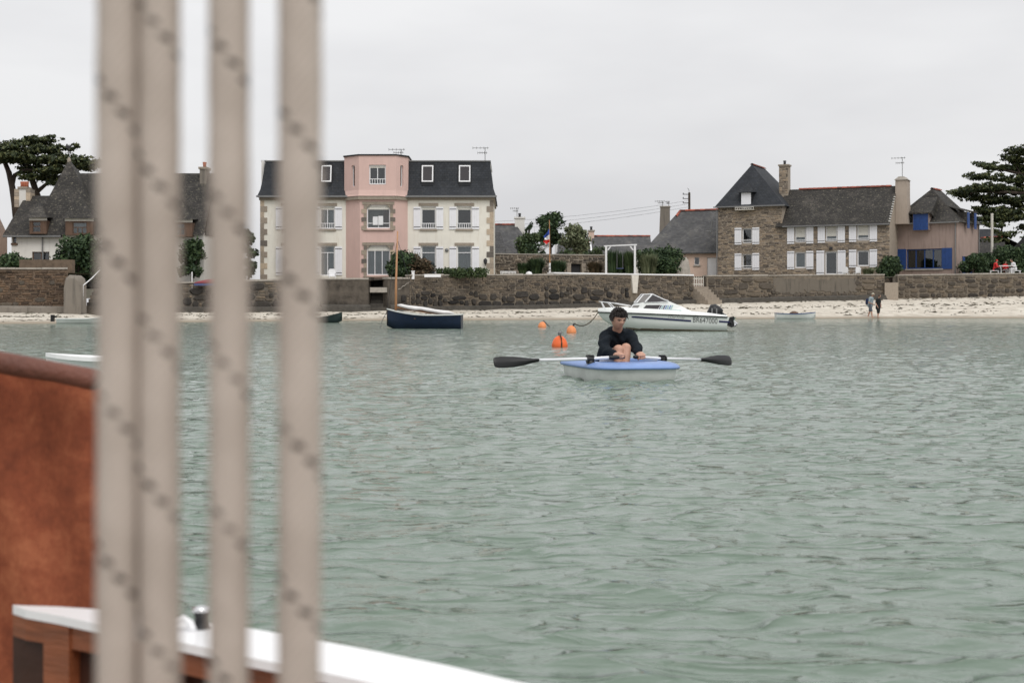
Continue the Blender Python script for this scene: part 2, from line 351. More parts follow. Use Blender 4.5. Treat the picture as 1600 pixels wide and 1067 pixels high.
def rope():
    m, t, b = nodes('rope'); c = nd(t, 'ShaderNodeTexCoord'); s_ = nd(t, 'ShaderNodeSeparateXYZ'); t.links.new(c.outputs['UV'], s_.inputs[0])
    def mth(op, a, b2):
        n = nd(t, 'ShaderNodeMath', operation=op)
        for i, q in enumerate((a, b2)):
            if isinstance(q, (int, float)): n.inputs[i].default_value = q
            elif q is not None: t.links.new(q, n.inputs[i])
        return n.outputs[0]
    # UV: u = turn around the rope, v = metres along it. A dark tracer yarn winds round and surfaces every few millimetres
    ph = mth('FRACT', mth('ADD', s_.outputs['X'], mth('MULTIPLY', s_.outputs['Y'], -1 / 0.0565)), None)
    near = mth('LESS_THAN', mth('ABSOLUTE', mth('SUBTRACT', ph, 0.5), None), 0.042)
    st = mth('FRACT', mth('MULTIPLY', s_.outputs['Y'], 1 / 0.0060), None)
    on = mth('MULTIPLY', near, mth('LESS_THAN', st, 0.46))
    br = nd(t, 'ShaderNodeMapping'); br.inputs['Scale'].default_value = (24, 420, 1); t.links.new(c.outputs['UV'], br.inputs['Vector'])
    w1 = nd(t, 'ShaderNodeTexWave', Scale=0.35, wave_type='BANDS', bands_direction='DIAGONAL'); t.links.new(br.outputs[0], w1.inputs['Vector'])
    n = noise(t, coords(t), 26, 6, 0.7)
    col = ramp(t, n, [(0.3, (0.46, 0.40, 0.345)), (0.7, (0.61, 0.54, 0.475))])
    col = mixc(t, 0.25, col, w1.outputs['Color'], 'MULTIPLY'); gate = ramp(t, noise(t, coords(t), 55, 2, 0.5), [(0.30, (0.6,) * 3), (0.55, (1.0,) * 3)]); on2 = nd(t, 'ShaderNodeMath', operation='MULTIPLY'); t.links.new(on, on2.inputs[0]); t.links.new(gate, on2.inputs[1])
    col = mixc(t, on2.outputs[0], col, (0.025, 0.022, 0.02))
    t.links.new(col, b.inputs['Base Color']); b.inputs['Roughness'].default_value = 0.95; b.inputs['Specular IOR Level'].default_value = 0.1
    bump(t, b, w1.outputs['Fac'], 0.3, 0.001)
rope()
def tansail():
    m, t, b = nodes('tan_sail'); v = coords(t); wv = coords(t, (1, 1, 1))
    a = noise(t, v, 16, 8, 0.75); f = noise(t, coords(t, (3, 3, 1.2)), 70, 4, 0.75)
    col = ramp(t, a, [(0.28, (0.15, 0.042, 0.023)), (0.5, (0.265, 0.074, 0.036)), (0.75, (0.42, 0.145, 0.07))])
    col = mixc(t, 0.35, col, ramp(t, f, [(0.3, (0.6, 0.6, 0.6)), (0.7, (1.2, 1.2, 1.2))]), 'MULTIPLY')
    t.links.new(col, b.inputs['Base Color']); b.inputs['Roughness'].default_value = 0.85; b.inputs['Specular IOR Level'].default_value = 0.2
    bump(t, b, f, 0.4, 0.002)
tansail()

def slope_uv(me):                                        # courses run level, whatever way the roof face looks
    uv = me.uv_layers.new(name='UVMap')
    for p in me.polygons:
        n = p.normal; h = Vector((-n.y, n.x, 0)); h = h.normalized() if h.length > 1e-4 else Vector((1, 0, 0)); s_ = n.cross(h)
        for li in p.loop_indices:
            c = me.vertices[me.loops[li].vertex_index].co; uv.data[li].uv = (c.dot(h), c.dot(s_))
def roof(mb, name, mat, parent, **kw):
    o = mb.build(name, mat, parent, **kw); slope_uv(o.data); return o
def interp(p, tab):
    xs, ys = zip(*tab); return float(np.interp(p, xs, ys))

# ------------------------------------------------------------------ the setting: beach, terrace ground, sea
WALL_Y = [(-900, 74), (0, 78), (130, 80), (160, 86), (577, 94), (606, 94), (1085, 109), (1105, 110), (1383, 116), (1400, 117), (1640, 118), (2500, 116)]
BASE_PY = [(-900, 490), (0, 488), (150, 489), (290, 487), (577, 486), (606, 485), (800, 482), (950, 478), (1085, 473), (1383, 466), (1600, 461), (2500, 459)]
SHORE_PY = [(-900, 507), (0, 506), (150, 505), (320, 503), (500, 501.5), (620, 500.3), (800, 500), (1000, 499.2), (1200, 498), (1400, 497), (1600, 497), (2500, 497)]
TOP_Z = [(-900, 2.75), (150, 2.7), (290, 2.3), (577, 2.55), (640, 2.75), (1085, 3.15), (1383, 3.3), (1640, 3.5), (2500, 3.5)]
def beach_z(px): Y = interp(px, WALL_Y); return H + (YH - interp(px, BASE_PY)) * Y / F
cols = list(range(-900, 2501, 12)); bv, bf, tv, tf = [], [], [], []
for px in cols:
    ys = H * F / (interp(px, SHORE_PY) - YH) + 0.8 * mnoise.noise(Vector((px * 0.02, 0, 3))); yw = interp(px, WALL_Y); zb = beach_z(px)
    for t_ in (-8, -2.5, -0.8, 0):
        bv.append(((px - 800) / F * (ys + t_), ys + t_, t_ * 0.09))
    for k in range(1, 11):
        q = k / 10; Y = ys + (yw + 0.6 - ys) * q
        bv.append(((px - 800) / F * Y, Y, zb * q ** 0.85 + (0.05 * mnoise.noise(Vector((px * .03, Y * .7, 0))) if k < 10 else 0)))
    zt = interp(px, TOP_Z)
    for Y, dz in ((yw + 0.25, 0), (yw + 6, 0), (yw + 16, 0.25), (170, 0.8), (260, 2.0), (420, 3.0), (900, 4.0)):
        tv.append(((px - 800) / F * Y, Y, zt + dz))
def grid(v, nr, nc):
    return [(i * nr + k, (i + 1) * nr + k, (i + 1) * nr + k + 1, i * nr + k + 1) for i in range(nc - 1) for k in range(nr - 1)]
mb = MB(); mb.smooth = True; mb.add(bv, grid(bv, 14, len(cols))); beach = tag(mb.build('beach', 'sand'), kind='structure')
mb = MB(); mb.smooth = True; mb.add(tv, grid(tv, 7, len(cols))); tag(mb.build('terrace_ground', 'soil'), kind='structure')

def build_sea():
    # a graded sheet: fine near the boats, coarser out to the sides; the swell itself is laid out in metres over the bay
    Ys = np.concatenate([np.linspace(-12, 0.9, 14), np.linspace(1.1, 2.2, 12), np.exp(np.linspace(math.log(2.3), math.log(112), 1350))])
    u = np.concatenate([-np.geomspace(3.0, 0.47, 26), np.linspace(-0.46, 0.46, 560), np.geomspace(0.47, 3.0, 26)])
    Yg, Ug = np.meshgrid(Ys, u, indexing='ij'); Xg = Ug * (np.maximum(Yg, 0.3) + 0.6)
    dist = np.maximum(np.abs(Yg), 1.0); step = np.maximum(dist * 0.0029, 0.0016 * dist)
    Z = np.zeros_like(Xg); DX = np.zeros_like(Xg); DY = np.zeros_like(Xg)
    r2 = np.random.default_rng(21)
    lam = np.geomspace(0.06, 2.6, 120)
    for l in lam:
        th = R(68) + r2.normal(0, 0.62); k = 2 * math.pi / l; kx, ky = k * math.cos(th), k * math.sin(th)
        slope = 0.0255 * (1.0 if l < 0.22 else (0.22 / l) ** 1.3) * (1.0 if l > 0.14 else (l / 0.14) ** .5)
        a = slope / k * r2.uniform(0.5, 1.5); ph = r2.uniform(0, 6.283)
        vis = np.clip((l / (abs(math.sin(th)) * step + 0.15 * step) - 2.0) / 2.5, 0, 1)
        arg = kx * Xg + ky * Yg + ph
        grp = 0.55 + 0.9 * (0.5 + 0.5 * np.sin(0.21 * k * (math.cos(th + 1.1) * Xg + math.sin(th + 1.1) * Yg) + ph * 3)) if l < 1.6 else 1.0
        c_ = np.cos(arg); s_ = np.sin(arg); A = a * vis * grp
        Z += A * c_; DX -= 0.85 * A * math.cos(th) * s_; DY -= 0.85 * A * math.sin(th) * s_
    # the rowing dinghy's own ripples and the puddles of its oars
    for (cx, cy, amp, rad, l) in ((1.15, 14.6, 0.016, 1.15, 0.34), (0.95, 13.6, 0.010, 1.3, 0.26), (-0.2, 14.1, 0.008, 0.7, 0.22), (2.5, 16.2, 0.008, 0.8, 0.22)):
        d = np.hypot(Xg - cx, (Yg - cy) * 0.8); Z += amp * np.exp(-(d / rad) ** 2) * np.cos(2 * math.pi * d / l + 1.5 * np.sin(3 * Xg))
    calm = np.clip((108 - Yg) / 40, 0.35, 1.0); Z *= calm
    V = np.stack([Xg + DX, Yg + DY, Z], -1).reshape(-1, 3); nr, nc = Xg.shape
    idx = np.arange(nr * nc).reshape(nr, nc)
    Fc = np.stack([idx[:-1, :-1], idx[:-1, 1:], idx[1:, 1:], idx[1:, :-1]], -1).reshape(-1, 4)
    me = bpy.data.meshes.new('water'); me.vertices.add(len(V)); me.vertices.foreach_set('co', V.astype(np.float32).ravel())
    me.loops.add(Fc.size); me.loops.foreach_set('vertex_index', Fc.astype(np.int32).ravel())
    me.polygons.add(len(Fc)); me.polygons.foreach_set('loop_start', np.arange(0, Fc.size, 4, dtype=np.int32))
    me.polygons.foreach_set('use_smooth', np.ones(len(Fc), bool)); me.materials.append(M_['sea_water']); me.update(calc_edges=True)
    o = bpy.data.objects.new('water', me); COL.objects.link(o); tag(o, kind='structure'); return o
build_sea()

# ------------------------------------------------------------------ masonry
def stone_mesh(seed, mat):
    r = random.Random(seed); n = 10; pts = []; ex = r.uniform(3.5, 9); sk = r.uniform(-.10, .10); tp = r.uniform(-.16, .16)
    for k in range(n):
        a = 2 * math.pi * (k + .5) / n + r.uniform(-0.16, 0.16); c, s_ = math.cos(a), math.sin(a)
        e = 0.5 * (abs(c) ** ex + abs(s_) ** ex) ** (-1 / ex) * r.uniform(0.84, 1.03); pts.append((c * e * (1 + tp * s_) + sk * s_ * .5, s_ * e))
    rings = [[(x, 0.0, z) for x, z in pts], [(x * 0.97, -0.6, z * 0.97) for x, z in pts], [(x * 0.80 + r.uniform(-.02, .02), -1.0 + r.uniform(-.25, .2), z * 0.78) for x, z in pts]]
    m = MB(); m.loft([ring[::-1] for ring in rings], True, False, True); return m.mesh('stone', mat)
STONES = {mt: [stone_mesh(i, mt) for i in range(14)] for mt in ('wall_stone', 'wall_stone_dark')}
def pack(x0, x1, z0, z1, c, r, big=.5, wmax=6, hmax=3):
    """random rubble bond: rectangles of whole cells, larger ones towards the foot; returns (large, small) pieces"""
    nx_, nz_ = max(1, int((x1 - x0) / c)), max(1, int((z1 - z0) / (c * .8))); cw, chh = (x1 - x0) / nx_, (z1 - z0) / nz_; occ = np.zeros((nx_, nz_), bool); L_, S_ = [], []
    order = [(i, k) for k in range(nz_) for i in range(nx_)]
    for (i, k) in order:
        if occ[i, k]: continue
        lowness = 1 - k / nz_
        if r.random() < big * (.25 + .75 * lowness): w_, h = r.randint(2, wmax), r.randint(2, hmax)
        else: w_, h = r.randint(1, 3), 1
        while w_ > 1 and (i + w_ > nx_ or occ[i:i + w_, k].any()): w_ -= 1
        while h > 1 and (k + h > nz_ or occ[i:i + w_, k:k + h].any()): h -= 1
        occ[i:i + w_, k:k + h] = True
        (L_ if w_ * h >= 4 and h > 1 else S_).append((x0 + (i + w_ / 2) * cw, z0 + (k + h / 2) * chh, w_ * cw, h * chh))
    return L_, S_
def courses(x0, x1, z0, z1, wr, hr, r, holes=()):
    z = z0 if not callable(z0) else 0; out_ = []
    z = z0
    while z < z1 - hr[0] * 0.5:
        h = min(r.uniform(*hr), z1 - z)
        if z1 - z - h < hr[0] * 0.6: h = z1 - z
        x = x0 - r.uniform(0, wr[0] * 0.5)
        while x < x1:
            w_ = r.uniform(*wr); a, b_ = max(x, x0), min(x + w_, x1)
            segs = [(a, b_)]
            for (hx0, hx1, hz0, hz1) in holes:
                if z + h > hz0 and z < hz1:
                    segs = [q for (s0, s1) in segs for q in ((s0, min(s1, hx0)), (max(s0, hx1), s1)) if q[1] - q[0] > 0.06]
            for s0, s1 in segs:
                if s1 - s0 > 0.06: out_.append(((s0 + s1) / 2, z + h / 2, s1 - s0, h))
            x += w_
        z += h
    return out_
def stone_parts(parent, lst, mt, proud, r, joint=0.05, y=0.0):
    for (x, z, w_, h) in lst:
        place('stone', r.choice(STONES[mt]), parent, (x, y, z + r.uniform(-.02, .02)), scale=(max(w_ - joint, 0.05) * 1.04, proud * r.uniform(.7, 1.3), max(h - joint, 0.04) * 1.04), rot=(0, r.uniform(-.06, .06), 0))
def rubble(parent, lst, mt, proud, r, joint=0.03, y=0.0, name='rubble'):
    mb = MB()
    for (x, z, w_, h) in lst:
        a, b_ = (w_ - joint) / 2, (h - joint) / 2; p = proud * r.uniform(.4, 1.4); j = lambda: r.uniform(-.24, .16); z = z + h * r.uniform(-.2, .2); x = x + w_ * r.uniform(-.08, .08)
        o4 = [(-a * (1 + j()), -b_ * (1 + j())), (a * (1 + j()), -b_ * (1 + j())), (a * (1 + j()), b_ * (1 + j())), (-a * (1 + j()), b_ * (1 + j()))]
        v = [(x + q, y, z + s_) for q, s_ in o4] + [(x + q * .82, y - p, z + s_ * .75) for q, s_ in o4]
        mb.add(v, [(0, 1, 5, 4), (1, 2, 6, 5), (2, 3, 7, 6), (3, 0, 4, 7), (4, 5, 6, 7)])
    return tag(mb.build(name, mt, parent), kind='stuff')
def wall_frame(pa, pb):
    """frame along the wall between two measured ends"""
    A, B = P(pa, YH, interp(pa, WALL_Y)), P(pb, YH, interp(pb, WALL_Y)); d = B - A
    fr = Frame(pa, A.y, math.degrees(math.atan2(-d.y, d.x)), 0.0); return fr, d.length
def sea_wall(label, pa, pb, top_a, top_b, core, spec, coping='concrete', cop_h=0.10, plinth=None, group='sea walls along the beach', seed=1):
    fr, ln = wall_frame(pa, pb); t = thing('sea_wall', label, 'wall', fr.loc, fr.rot, group, 'thing'); r = random.Random(seed)
    za, zb = fr.z(pa, top_a), fr.z(pb, top_b); z0 = min(beach_z(pa), beach_z(pb)) - 0.5
    mb = MB(); mb.prism([(0, z0), (ln, z0), (ln, zb), (0, za)], 0, 0.6); mb.build('wall_core', core, t)
    n = max(3, int(ln / 1.3)); mb = MB()
    for i in range(n):                                    # coping slabs
        xa, xb = ln * i / n, ln * (i + 1) / n - 0.015; ha, hb = za + (zb - za) * i / n, za + (zb - za) * (i + 1) / n; e = r.uniform(-.03, .03)
        c = MB(); c.prism([(xa, ha + 0.003), (xb, hb + 0.003), (xb, hb + cop_h + e), (xa, ha + cop_h + e)], -0.06 + e, 0.66); c.build('coping_slab', coping, t)
    for sp_ in spec: sp_(t, ln, fr, r)
    if plinth:
        zp = [beach_z(pa + (pb - pa) * k / 8) for k in range(9)]
        c = MB(); rings = []
        for k in range(9):
            x = ln * k / 8; z = zp[k]; rings.append([(x, -0.42 + r.uniform(-.05, .05), z - 0.4), (x, -0.36, z + plinth * r.uniform(.7, 1.1)), (x, -0.22, z + plinth * 1.2), (x, 0.1, z + plinth * 1.25), (x, 0.1, z - 0.4)])
        c.loft(rings, True, True, True); c.build('footing', 'concrete_dark' if core != 'wall_mortar_brown' else 'grey_render', t)
    return t, fr, ln
def parts(px0, px1, py_lo, py_hi, wr, hr, mt, proud=0.09, joint=0.06):
    def f(t, ln, fr, r):
        x0, x1 = fr.x(px0), fr.x(px1); pm = (px0 + px1) / 2
        stone_parts(t, courses(max(x0, 0), min(x1, ln), fr.z(pm, py_lo), fr.z(pm, py_hi), wr, hr, r), mt, proud, r, joint)
    return f
def mixed(px0, px1, py_lo, py_hi, c, mt, big=.5, proud=.09, joint=.05, wmax=6, hmax=3, smallmat='wall_rubble'):
    def f(t, ln, fr, r):
        x0, x1 = max(fr.x(px0), 0.03), min(fr.x(px1), ln - .03); pm = (px0 + px1) / 2
        a, b = pack(x0, x1, fr.z(pm, py_lo), fr.z(pm, py_hi), c, r, big, wmax, hmax); stone_parts(t, a, mt, proud, r, joint); rubble(t, b, smallmat, .05, r, .03)
    return f
def small(px0, px1, py_lo, py_hi, wr, hr, mt, proud=0.05, joint=0.03):
    def f(t, ln, fr, r):
        x0, x1 = fr.x(px0), fr.x(px1); pm = (px0 + px1) / 2
        rubble(t, courses(max(x0, 0), min(x1, ln), fr.z(pm, py_lo), fr.z(pm, py_hi), wr, hr, r), mt, proud, r, joint)
    return f
sea_wall('tall brown rubble wall on the sand below the steep-roofed cottage', -60, 106, 421, 421, 'wall_mortar_brown',
         [mixed(-60, 106, 487, 423, .16, 'wall_stone', .10, .06, .03, 4, 2, 'wall_rubble_brown')], plinth=0.3, seed=3)
sea_wall('dark rubble wall seen between the ropes, red kayak above it', 160, 500, 446, 437, 'wall_mortar_dark',
         [mixed(285, 500, 482, 441, .2, 'wall_stone_dark', .5)], plinth=0.25, seed=4)
sea_wall('blackened rendered wall left of the dark steps, pink house behind', 500.5, 576, 437, 437, 'black_render', [], plinth=0.35, seed=5)
crackw, frK, lnK = sea_wall('short dark rendered wall with a pale diagonal crack beside the dark steps', 606, 640, 436, 436, 'black_render',
         [mixed(626, 640, 480, 460, .2, 'wall_stone_dark', .6)], plinth=0.3, seed=6)
rr = random.Random(2); cp = [(frK.x(a), frK.z(a, b)) for a, b in ((622, 452), (626, 451), (629, 447), (632, 446.5), (635, 443), (638, 442.5), (639.5, 440))]; m = MB()
m.loft([[(x, -.03, z - .022 * rr.uniform(.6, 1.4)), (x, -.03, z + .022 * rr.uniform(.6, 1.4)), (x, .01, z + .02), (x, .01, z - .02)] for x, z in cp], True, True, True); m.build('filled_crack', 'concrete', crackw)
wallC, frC, lnC = sea_wall('long stone wall with big dark boulders in its lower half, flagpole behind', 640.5, 1083, 431, 429.5, 'wall_mortar',
         [mixed(641, 850, 480, 455, .19, 'wall_stone_dark', .62, .11), mixed(641, 850, 455, 432.5, .15, 'wall_stone', .10, .05, .03, 4, 2),
          mixed(850, 985, 477, 448, .19, 'wall_stone_dark', .62, .11), mixed(850, 985, 448, 432, .15, 'wall_stone', .12, .05, .03, 4, 2),
          mixed(996, 1083, 473, 432, .2, 'wall_stone', .3, .07, .04, 5, 2)], plinth=0.2, seed=8)
sea_wall('stone wall with dark rendered patches below the stone house', 1104, 1382, 432, 430, 'wall_mortar',
         [mixed(1106, 1212, 468, 434, .22, 'wall_stone', .38), mixed(1212, 1335, 468, 457, .22, 'wall_stone', .4), mixed(1335, 1381, 464, 433, .22, 'wall_stone', .45)], plinth=0.25, seed=9)
fr, ln = wall_frame(1104, 1382); patch_wall = [o for o in COL.objects if o.get('label', '').startswith('stone wall with dark rendered')][0]
for (pa, pb, lo, hi, sd_) in ((1208, 1256, 458, 434, 1), (1254, 1300, 455, 436, 2), (1298, 1338, 457, 435, 3)):
    rr = random.Random(sd_); xa, xb, za, zb = fr.x(pa), fr.x(pb), fr.z(pa, lo), fr.z(pa, hi); n = 14
    lower = [(xa + (xb - xa) * k / n, za + rr.uniform(-.12, .15)) for k in range(n + 1)]; upper = [(xb - (xb - xa) * k / n + rr.uniform(-.05, .05), zb + rr.uniform(-.12, .08)) for k in range(n + 1)]
    m = MB(); m.prism(lower + upper, -.035 - .006 * sd_, .02); m.build('render_patch', 'patch_render', patch_wall)
sea_wall('neat coursed stone wall with pale joints below the blue-shuttered house', 1403, 1680, 431, 427, 'wall_mortar',
         [mixed(1404, 1640, 465, 432, .24, 'wall_stone', .8, .09, .09, 4, 2)], seed=10)
# rounded pier at the end of the left wall, railing, steps
c = P(118, 489, 79.0); mb = MB(); mb.smooth = True
w_ = 0.47; prof = [(-w_, 0), (-w_ * .96, 1.6), (-w_ * .8, 1.95), (-w_ * .35, 2.12), (w_ * .35, 2.1), (w_ * .8, 1.92), (w_ * .97, 1.6), (w_, 0)]
mb.loft([[(x * 1.02, -0.5, z - .2) for x, z in prof], [(x, -0.42, z) for x, z in prof], [(x, 0.6, z) for x, z in prof]], False)
mb.add([(x * 1.02, -0.5, z - .2) for x, z in prof], [tuple(range(8))])
o = mb.build('stone_pier', 'grey_render'); o.location = (c.x, c.y - 0.1, 0.45); tag(o, 'rounded rendered pier ending the brown wall by white handrail', 'pier')
t = thing('garden_steps', 'brown stone steps climbing from the sand beside the white handrail', 'steps', tuple(P(142, 489, 80)))
for i in range(7):
    mb = MB(); mb.box(-0.42, 1.2, i * 0.32, 2.6, i * 0.2 - 0.3, i * 0.2 + 0.2); mb.build('step', 'wall_stone', t)
t = thing('handrail', 'thin white handrail at the foot of the brown steps', 'handrail', tuple(P(129, 488, 78.9)))
mb = MB(); mb.tube([(0, 0, 0), (0.02, 0, 1.5)], 0.035, 6); mb.build('post', 'white_paint', t)
mb = MB(); mb.tube([(0.02, 0, 1.48), (0.15, 1.2, 1.9), (0.3, 2.3, 2.4)], 0.03, 6); mb.build('rail', 'white_paint', t)
# dark steps in front of the pink house
fs, ls = wall_frame(577, 605.5); t = thing('dark_steps', 'black weed-stained steps through the wall below the pink house', 'steps', fs.loc, fs.rot)
zb0 = beach_z(590); top = fs.z(590, 434)
for i in range(9):
    z1 = zb0 + (top - zb0) * (i + 1) / 9; mb = MB(); mb.box(0.02, ls - 0.02, 0.15 + i * 0.3, 3.2, zb0 - 0.4 if i == 0 else zb0 + (top - zb0) * i / 9 - .02, z1 - 0.002); mb.build('step', 'concrete_dark', t)
zm = fs.z(590, 457, 0.3); mb = MB(); mb.box(0.03, ls - 0.03, 0.05, 1.3, zm, zm + 0.33); mb.build('landing_slab', 'concrete', t)
for sx_ in (-0.28, ls + 0.002):
    mb = MB(); mb.box(sx_, sx_ + 0.27, 0.62, 3.4, zb0 - .3, top + 0.05); mb.build('cheek_wall', 'black_render', t)
# concrete steps and slatted gate
fs, ls = wall_frame(1083.5, 1103.5); zb0 = beach_z(1092) ; top = fs.z(1092, 448)
t = thing('concrete_steps', 'pale concrete steps rising from the sand to the slatted gate', 'steps', fs.loc, fs.rot)
for i in range(6):
    z1 = zb0 + (top - zb0) * (i + 1) / 6; mb = MB(); mb.box(-0.05, ls + 0.1, -1.5 + i * 0.27, 0.7, zb0 - 0.4 if i == 0 else zb0 + (top - zb0) * i / 6 - .02, z1); mb.build('step', 'granite', t)
t = thing('garden_gate', 'cream slatted wooden gate above the concrete steps', 'gate', (fs.loc[0], fs.loc[1], top), fs.rot)
gh = fs.z(1092, 432) - top
for i in range(6):
    x = 0.06 + i * (ls - 0.16) / 5.0; mb = MB(); mb.box(x - 0.03, x + 0.045, 0.20, 0.235, 0.03, gh + 0.02 * (i % 2)); mb.build('slat', 'off_white_wood', t)
for z in (0.15, gh - 0.2):
    mb = MB(); mb.box(0.02, ls - 0.05, 0.237, 0.28, z, z + 0.09); mb.build('rail', 'off_white_wood', t)
# block in the gap of the wall
q = P(1393, 470, 115.6); mb = MB(); mb.box(-0.55, 0.55, 0, 0.9, -0.3, 1.25)
o = mb.build('stone_block', 'facade_mortar', loc=None); o.location = (q.x, q.y, beach_z(1393)); tag(o, 'low brown masonry block closing the gap in the wall', 'block')
# white coping and painted drain on the long wall
zc = frC.z(950, 428.6); xa, xb = frC.x(864), frC.x(1083)
mb = MB(); mb.box(xa, xb, -0.10, 0.7, zc - 0.015, zc + 0.075)
mb.build('white_coping', 'white_paint', wallC)
xa, xb, xc, xd = frC.x(985), frC.x(996), frC.x(987.5), frC.x(993.5); z1, z2 = frC.z(990, 430), frC.z(990, 458)
mb = MB(); mb.prism([(xc, z2), (xd, z2), (xb, z1), (xa, z1)], -0.16, 0.05); mb.build('drain_chute', 'off_white_wood', wallC)
# sea-weed wrack and pebbles on the sand
mb = MB(); r = random.Random(5)
for i in range(1700):
    px = r.uniform(0, 1600); yw = interp(px, WALL_Y) - 0.5; ys = H * F / (interp(px, SHORE_PY) - YH); q = r.choice((r.gauss(.22, .025), r.gauss(.55, .03), r.gauss(.58, .05), r.uniform(0.1, 1), r.gauss(.95, .04)))
    if not 0.05 < q < 1: continue
    Y = ys + (yw + 0.6 - ys) * q; z = beach_z(px) * q ** 0.85; c = Vector(((px - 800) / F * Y, Y, z)); l, wd, h = r.uniform(.05, .32) * r.uniform(.4, 1.3), r.uniform(.05, .16), r.uniform(.01, .04)
    v = [c + Vector((l * math.cos(a) * r.uniform(.7, 1), wd * math.sin(a) * r.uniform(.7, 1), -0.03)) for a in [k * 1.047 for k in range(6)]] + [c + Vector((r.uniform(-.3, .3) * l, 0, h))]
    mb.add(v, [(k, (k + 1) % 6, 6) for k in range(6)])
tag(mb.build('seaweed', 'weed'), 'dark wrack of seaweed strewn in lines along the sand', kind='stuff')

# ------------------------------------------------------------------ house building kit
def facade(mb, a, b, z0, z1, holes=(), depth=0.24):
    a, b = Vector(a), Vector(b); ln = (b - a).length; d = (b - a) / ln; n = Vector((-d.y, d.x))
    xs = sorted({0, ln, *[h[0] for h in holes], *[h[1] for h in holes]}); zs = sorted({z0, z1, *[h[2] for h in holes], *[h[3] for h in holes]})
    pt = lambda s_, z, y=0: (a.x + d.x * s_ + n.x * y, a.y + d.y * s_ + n.y * y, z)
    for i in range(len(xs) - 1):
        for k in range(len(zs) - 1):
            cx, cz = (xs[i] + xs[i + 1]) / 2, (zs[k] + zs[k + 1]) / 2
            if any(h[0] < cx < h[1] and h[2] < cz < h[3] for h in holes): continue
            mb.quad(pt(xs[i], zs[k]), pt(xs[i + 1], zs[k]), pt(xs[i + 1], zs[k + 1]), pt(xs[i], zs[k + 1]))
    for (s0, s1, h0, h1) in holes:
        for p, q in (((s0, h0), (s1, h0)), ((s1, h0), (s1, h1)), ((s1, h1), (s0, h1)), ((s0, h1), (s0, h0))):
            mb.quad(pt(*p), pt(*q), pt(*q, depth), pt(*p, depth))
def seg_dir(a, b): a, b = Vector(a), Vector(b); return (b - a).normalized()
def spot(parent, name, mat, mb, a, b, s0, z0):
    d = seg_dir(a, b); p = Vector(a) + d * s0
    return place(name, mb.mesh(name, mat), parent, (p.x, p.y, z0), math.atan2(d.y, d.x))
def window(parent, a, b, hole, mat='white_paint', nx=1, rec=0.12, fr=0.075, mull=0.05, transom=None, curtain=None, blind=0, sill=None, lintel=None, name='window', pane='glass', guard=None, bar=None):
    s0, s1, z0, z1 = hole; w_, h = s1 - s0, z1 - z0
    mb = MB(); mb.box(0, fr, rec, rec + .07, 0, h); mb.box(w_ - fr, w_, rec, rec + .07, 0, h); mb.box(fr, w_ - fr, rec, rec + .07, 0, fr); mb.box(fr, w_ - fr, rec, rec + .07, h - fr, h)
    top = h - fr; bands = [(fr, top)]
    if transom: zt = h * transom; mb.box(fr, w_ - fr, rec + .002, rec + .068, zt - mull / 2, zt + mull / 2); bands = [(fr, zt - mull / 2), (zt + mull / 2, top)]
    cw = (w_ - 2 * fr - (nx - 1) * mull) / nx
    for i in range(1, nx):
        x = fr + i * cw + (i - 1) * mull; mb.box(x, x + mull, rec - .002, rec + .072, bands[0][0], bands[0][1])
    o = spot(parent, name, mat, mb, a, b, s0, z0)
    for bi, (b0, b1) in enumerate(bands):
        for i in range(nx if bi == 0 else 1):
            x = fr + i * (cw + mull); xe = x + cw if bi == 0 else w_ - fr
            g = MB(); g.box(x + .002, xe - .002, rec + .03, rec + .04, b0 + .002, b1 - .002); place('pane', g.mesh('pane', pane), o)
    if curtain:
        g = MB(); g.smooth = True; n = 26; f0, f1 = (0.02, 0.98) if curtain == 'curtain' else (0.7, 0.97)
        top_ = [(w_ * (f0 + (f1 - f0) * k / n), rec + .17 + .035 * math.sin(k * 1.9) + .01 * math.sin(k * 5), h - .03) for k in range(n + 1)]
        g.loft([top_, [(x, y + .01, 0.03) for x, y, z in top_]], False); place('curtain', g.mesh('curtain', curtain), o)
    if blind:
        g = MB(); n = max(3, int(h * blind / 0.09))
        for k in range(n): z = h - fr - k * (h * blind) / n; g.box(fr + .003, w_ - fr - .003, rec - .01, rec + .026, z - (h * blind) / n + .008, z)
        place('roller_blind', g.mesh('roller_blind', 'roller_blind'), o)
    if sill: g = MB(); g.box(-.1, w_ + .1, -.1, rec, -.13, -.002); place('sill', g.mesh('sill', sill), o)
    if lintel: g = MB(); g.box(-.17, w_ + .17, -.05, .1, h + .003, h + .2); place('lintel', g.mesh('lintel', lintel), o)
    if guard:
        g = MB(); g.box(0.01, w_ - .01, .03, .06, guard - .05, guard); g.box(.01, w_ - .01, .03, .06, .04, .09)
        for k in range(7): x = .04 + (w_ - .08) * k / 6; g.box(x - .02, x + .02, .035, .055, .09, guard - .05)
        place('guard_rail', g.mesh('guard_rail', mat), o)
    if bar: g = MB(); g.box(-.02, w_ + .02, -.03, .01, bar, bar + .06); place('safety_bar', g.mesh('safety_bar', 'white_paint'), o)
    return o
def shutter(parent, a, b, s0, s1, z0, z1, mat='shutter_white', straps=True, off=-0.03):
    w_, h = s1 - s0, z1 - z0; mb = MB(); n = 3
    for i in range(n): mb.box(w_ * i / n + (.004 if i else 0), w_ * (i + 1) / n - (.004 if i < n - 1 else 0), off - .045, off, 0, h)
    mb.box(0.01, w_ - .01, off - .012, off + .012, .03, h - .03)
    o = spot(parent, 'shutter', mat, mb, a, b, s0, z0)
    if straps:
        for z in (.14, h - .18): g = MB(); g.box(0.01, w_ - .02, off - .058, off - .047, z, z + .045); place('strap_hinge', g.mesh('strap_hinge', 'iron'), o)
    return o
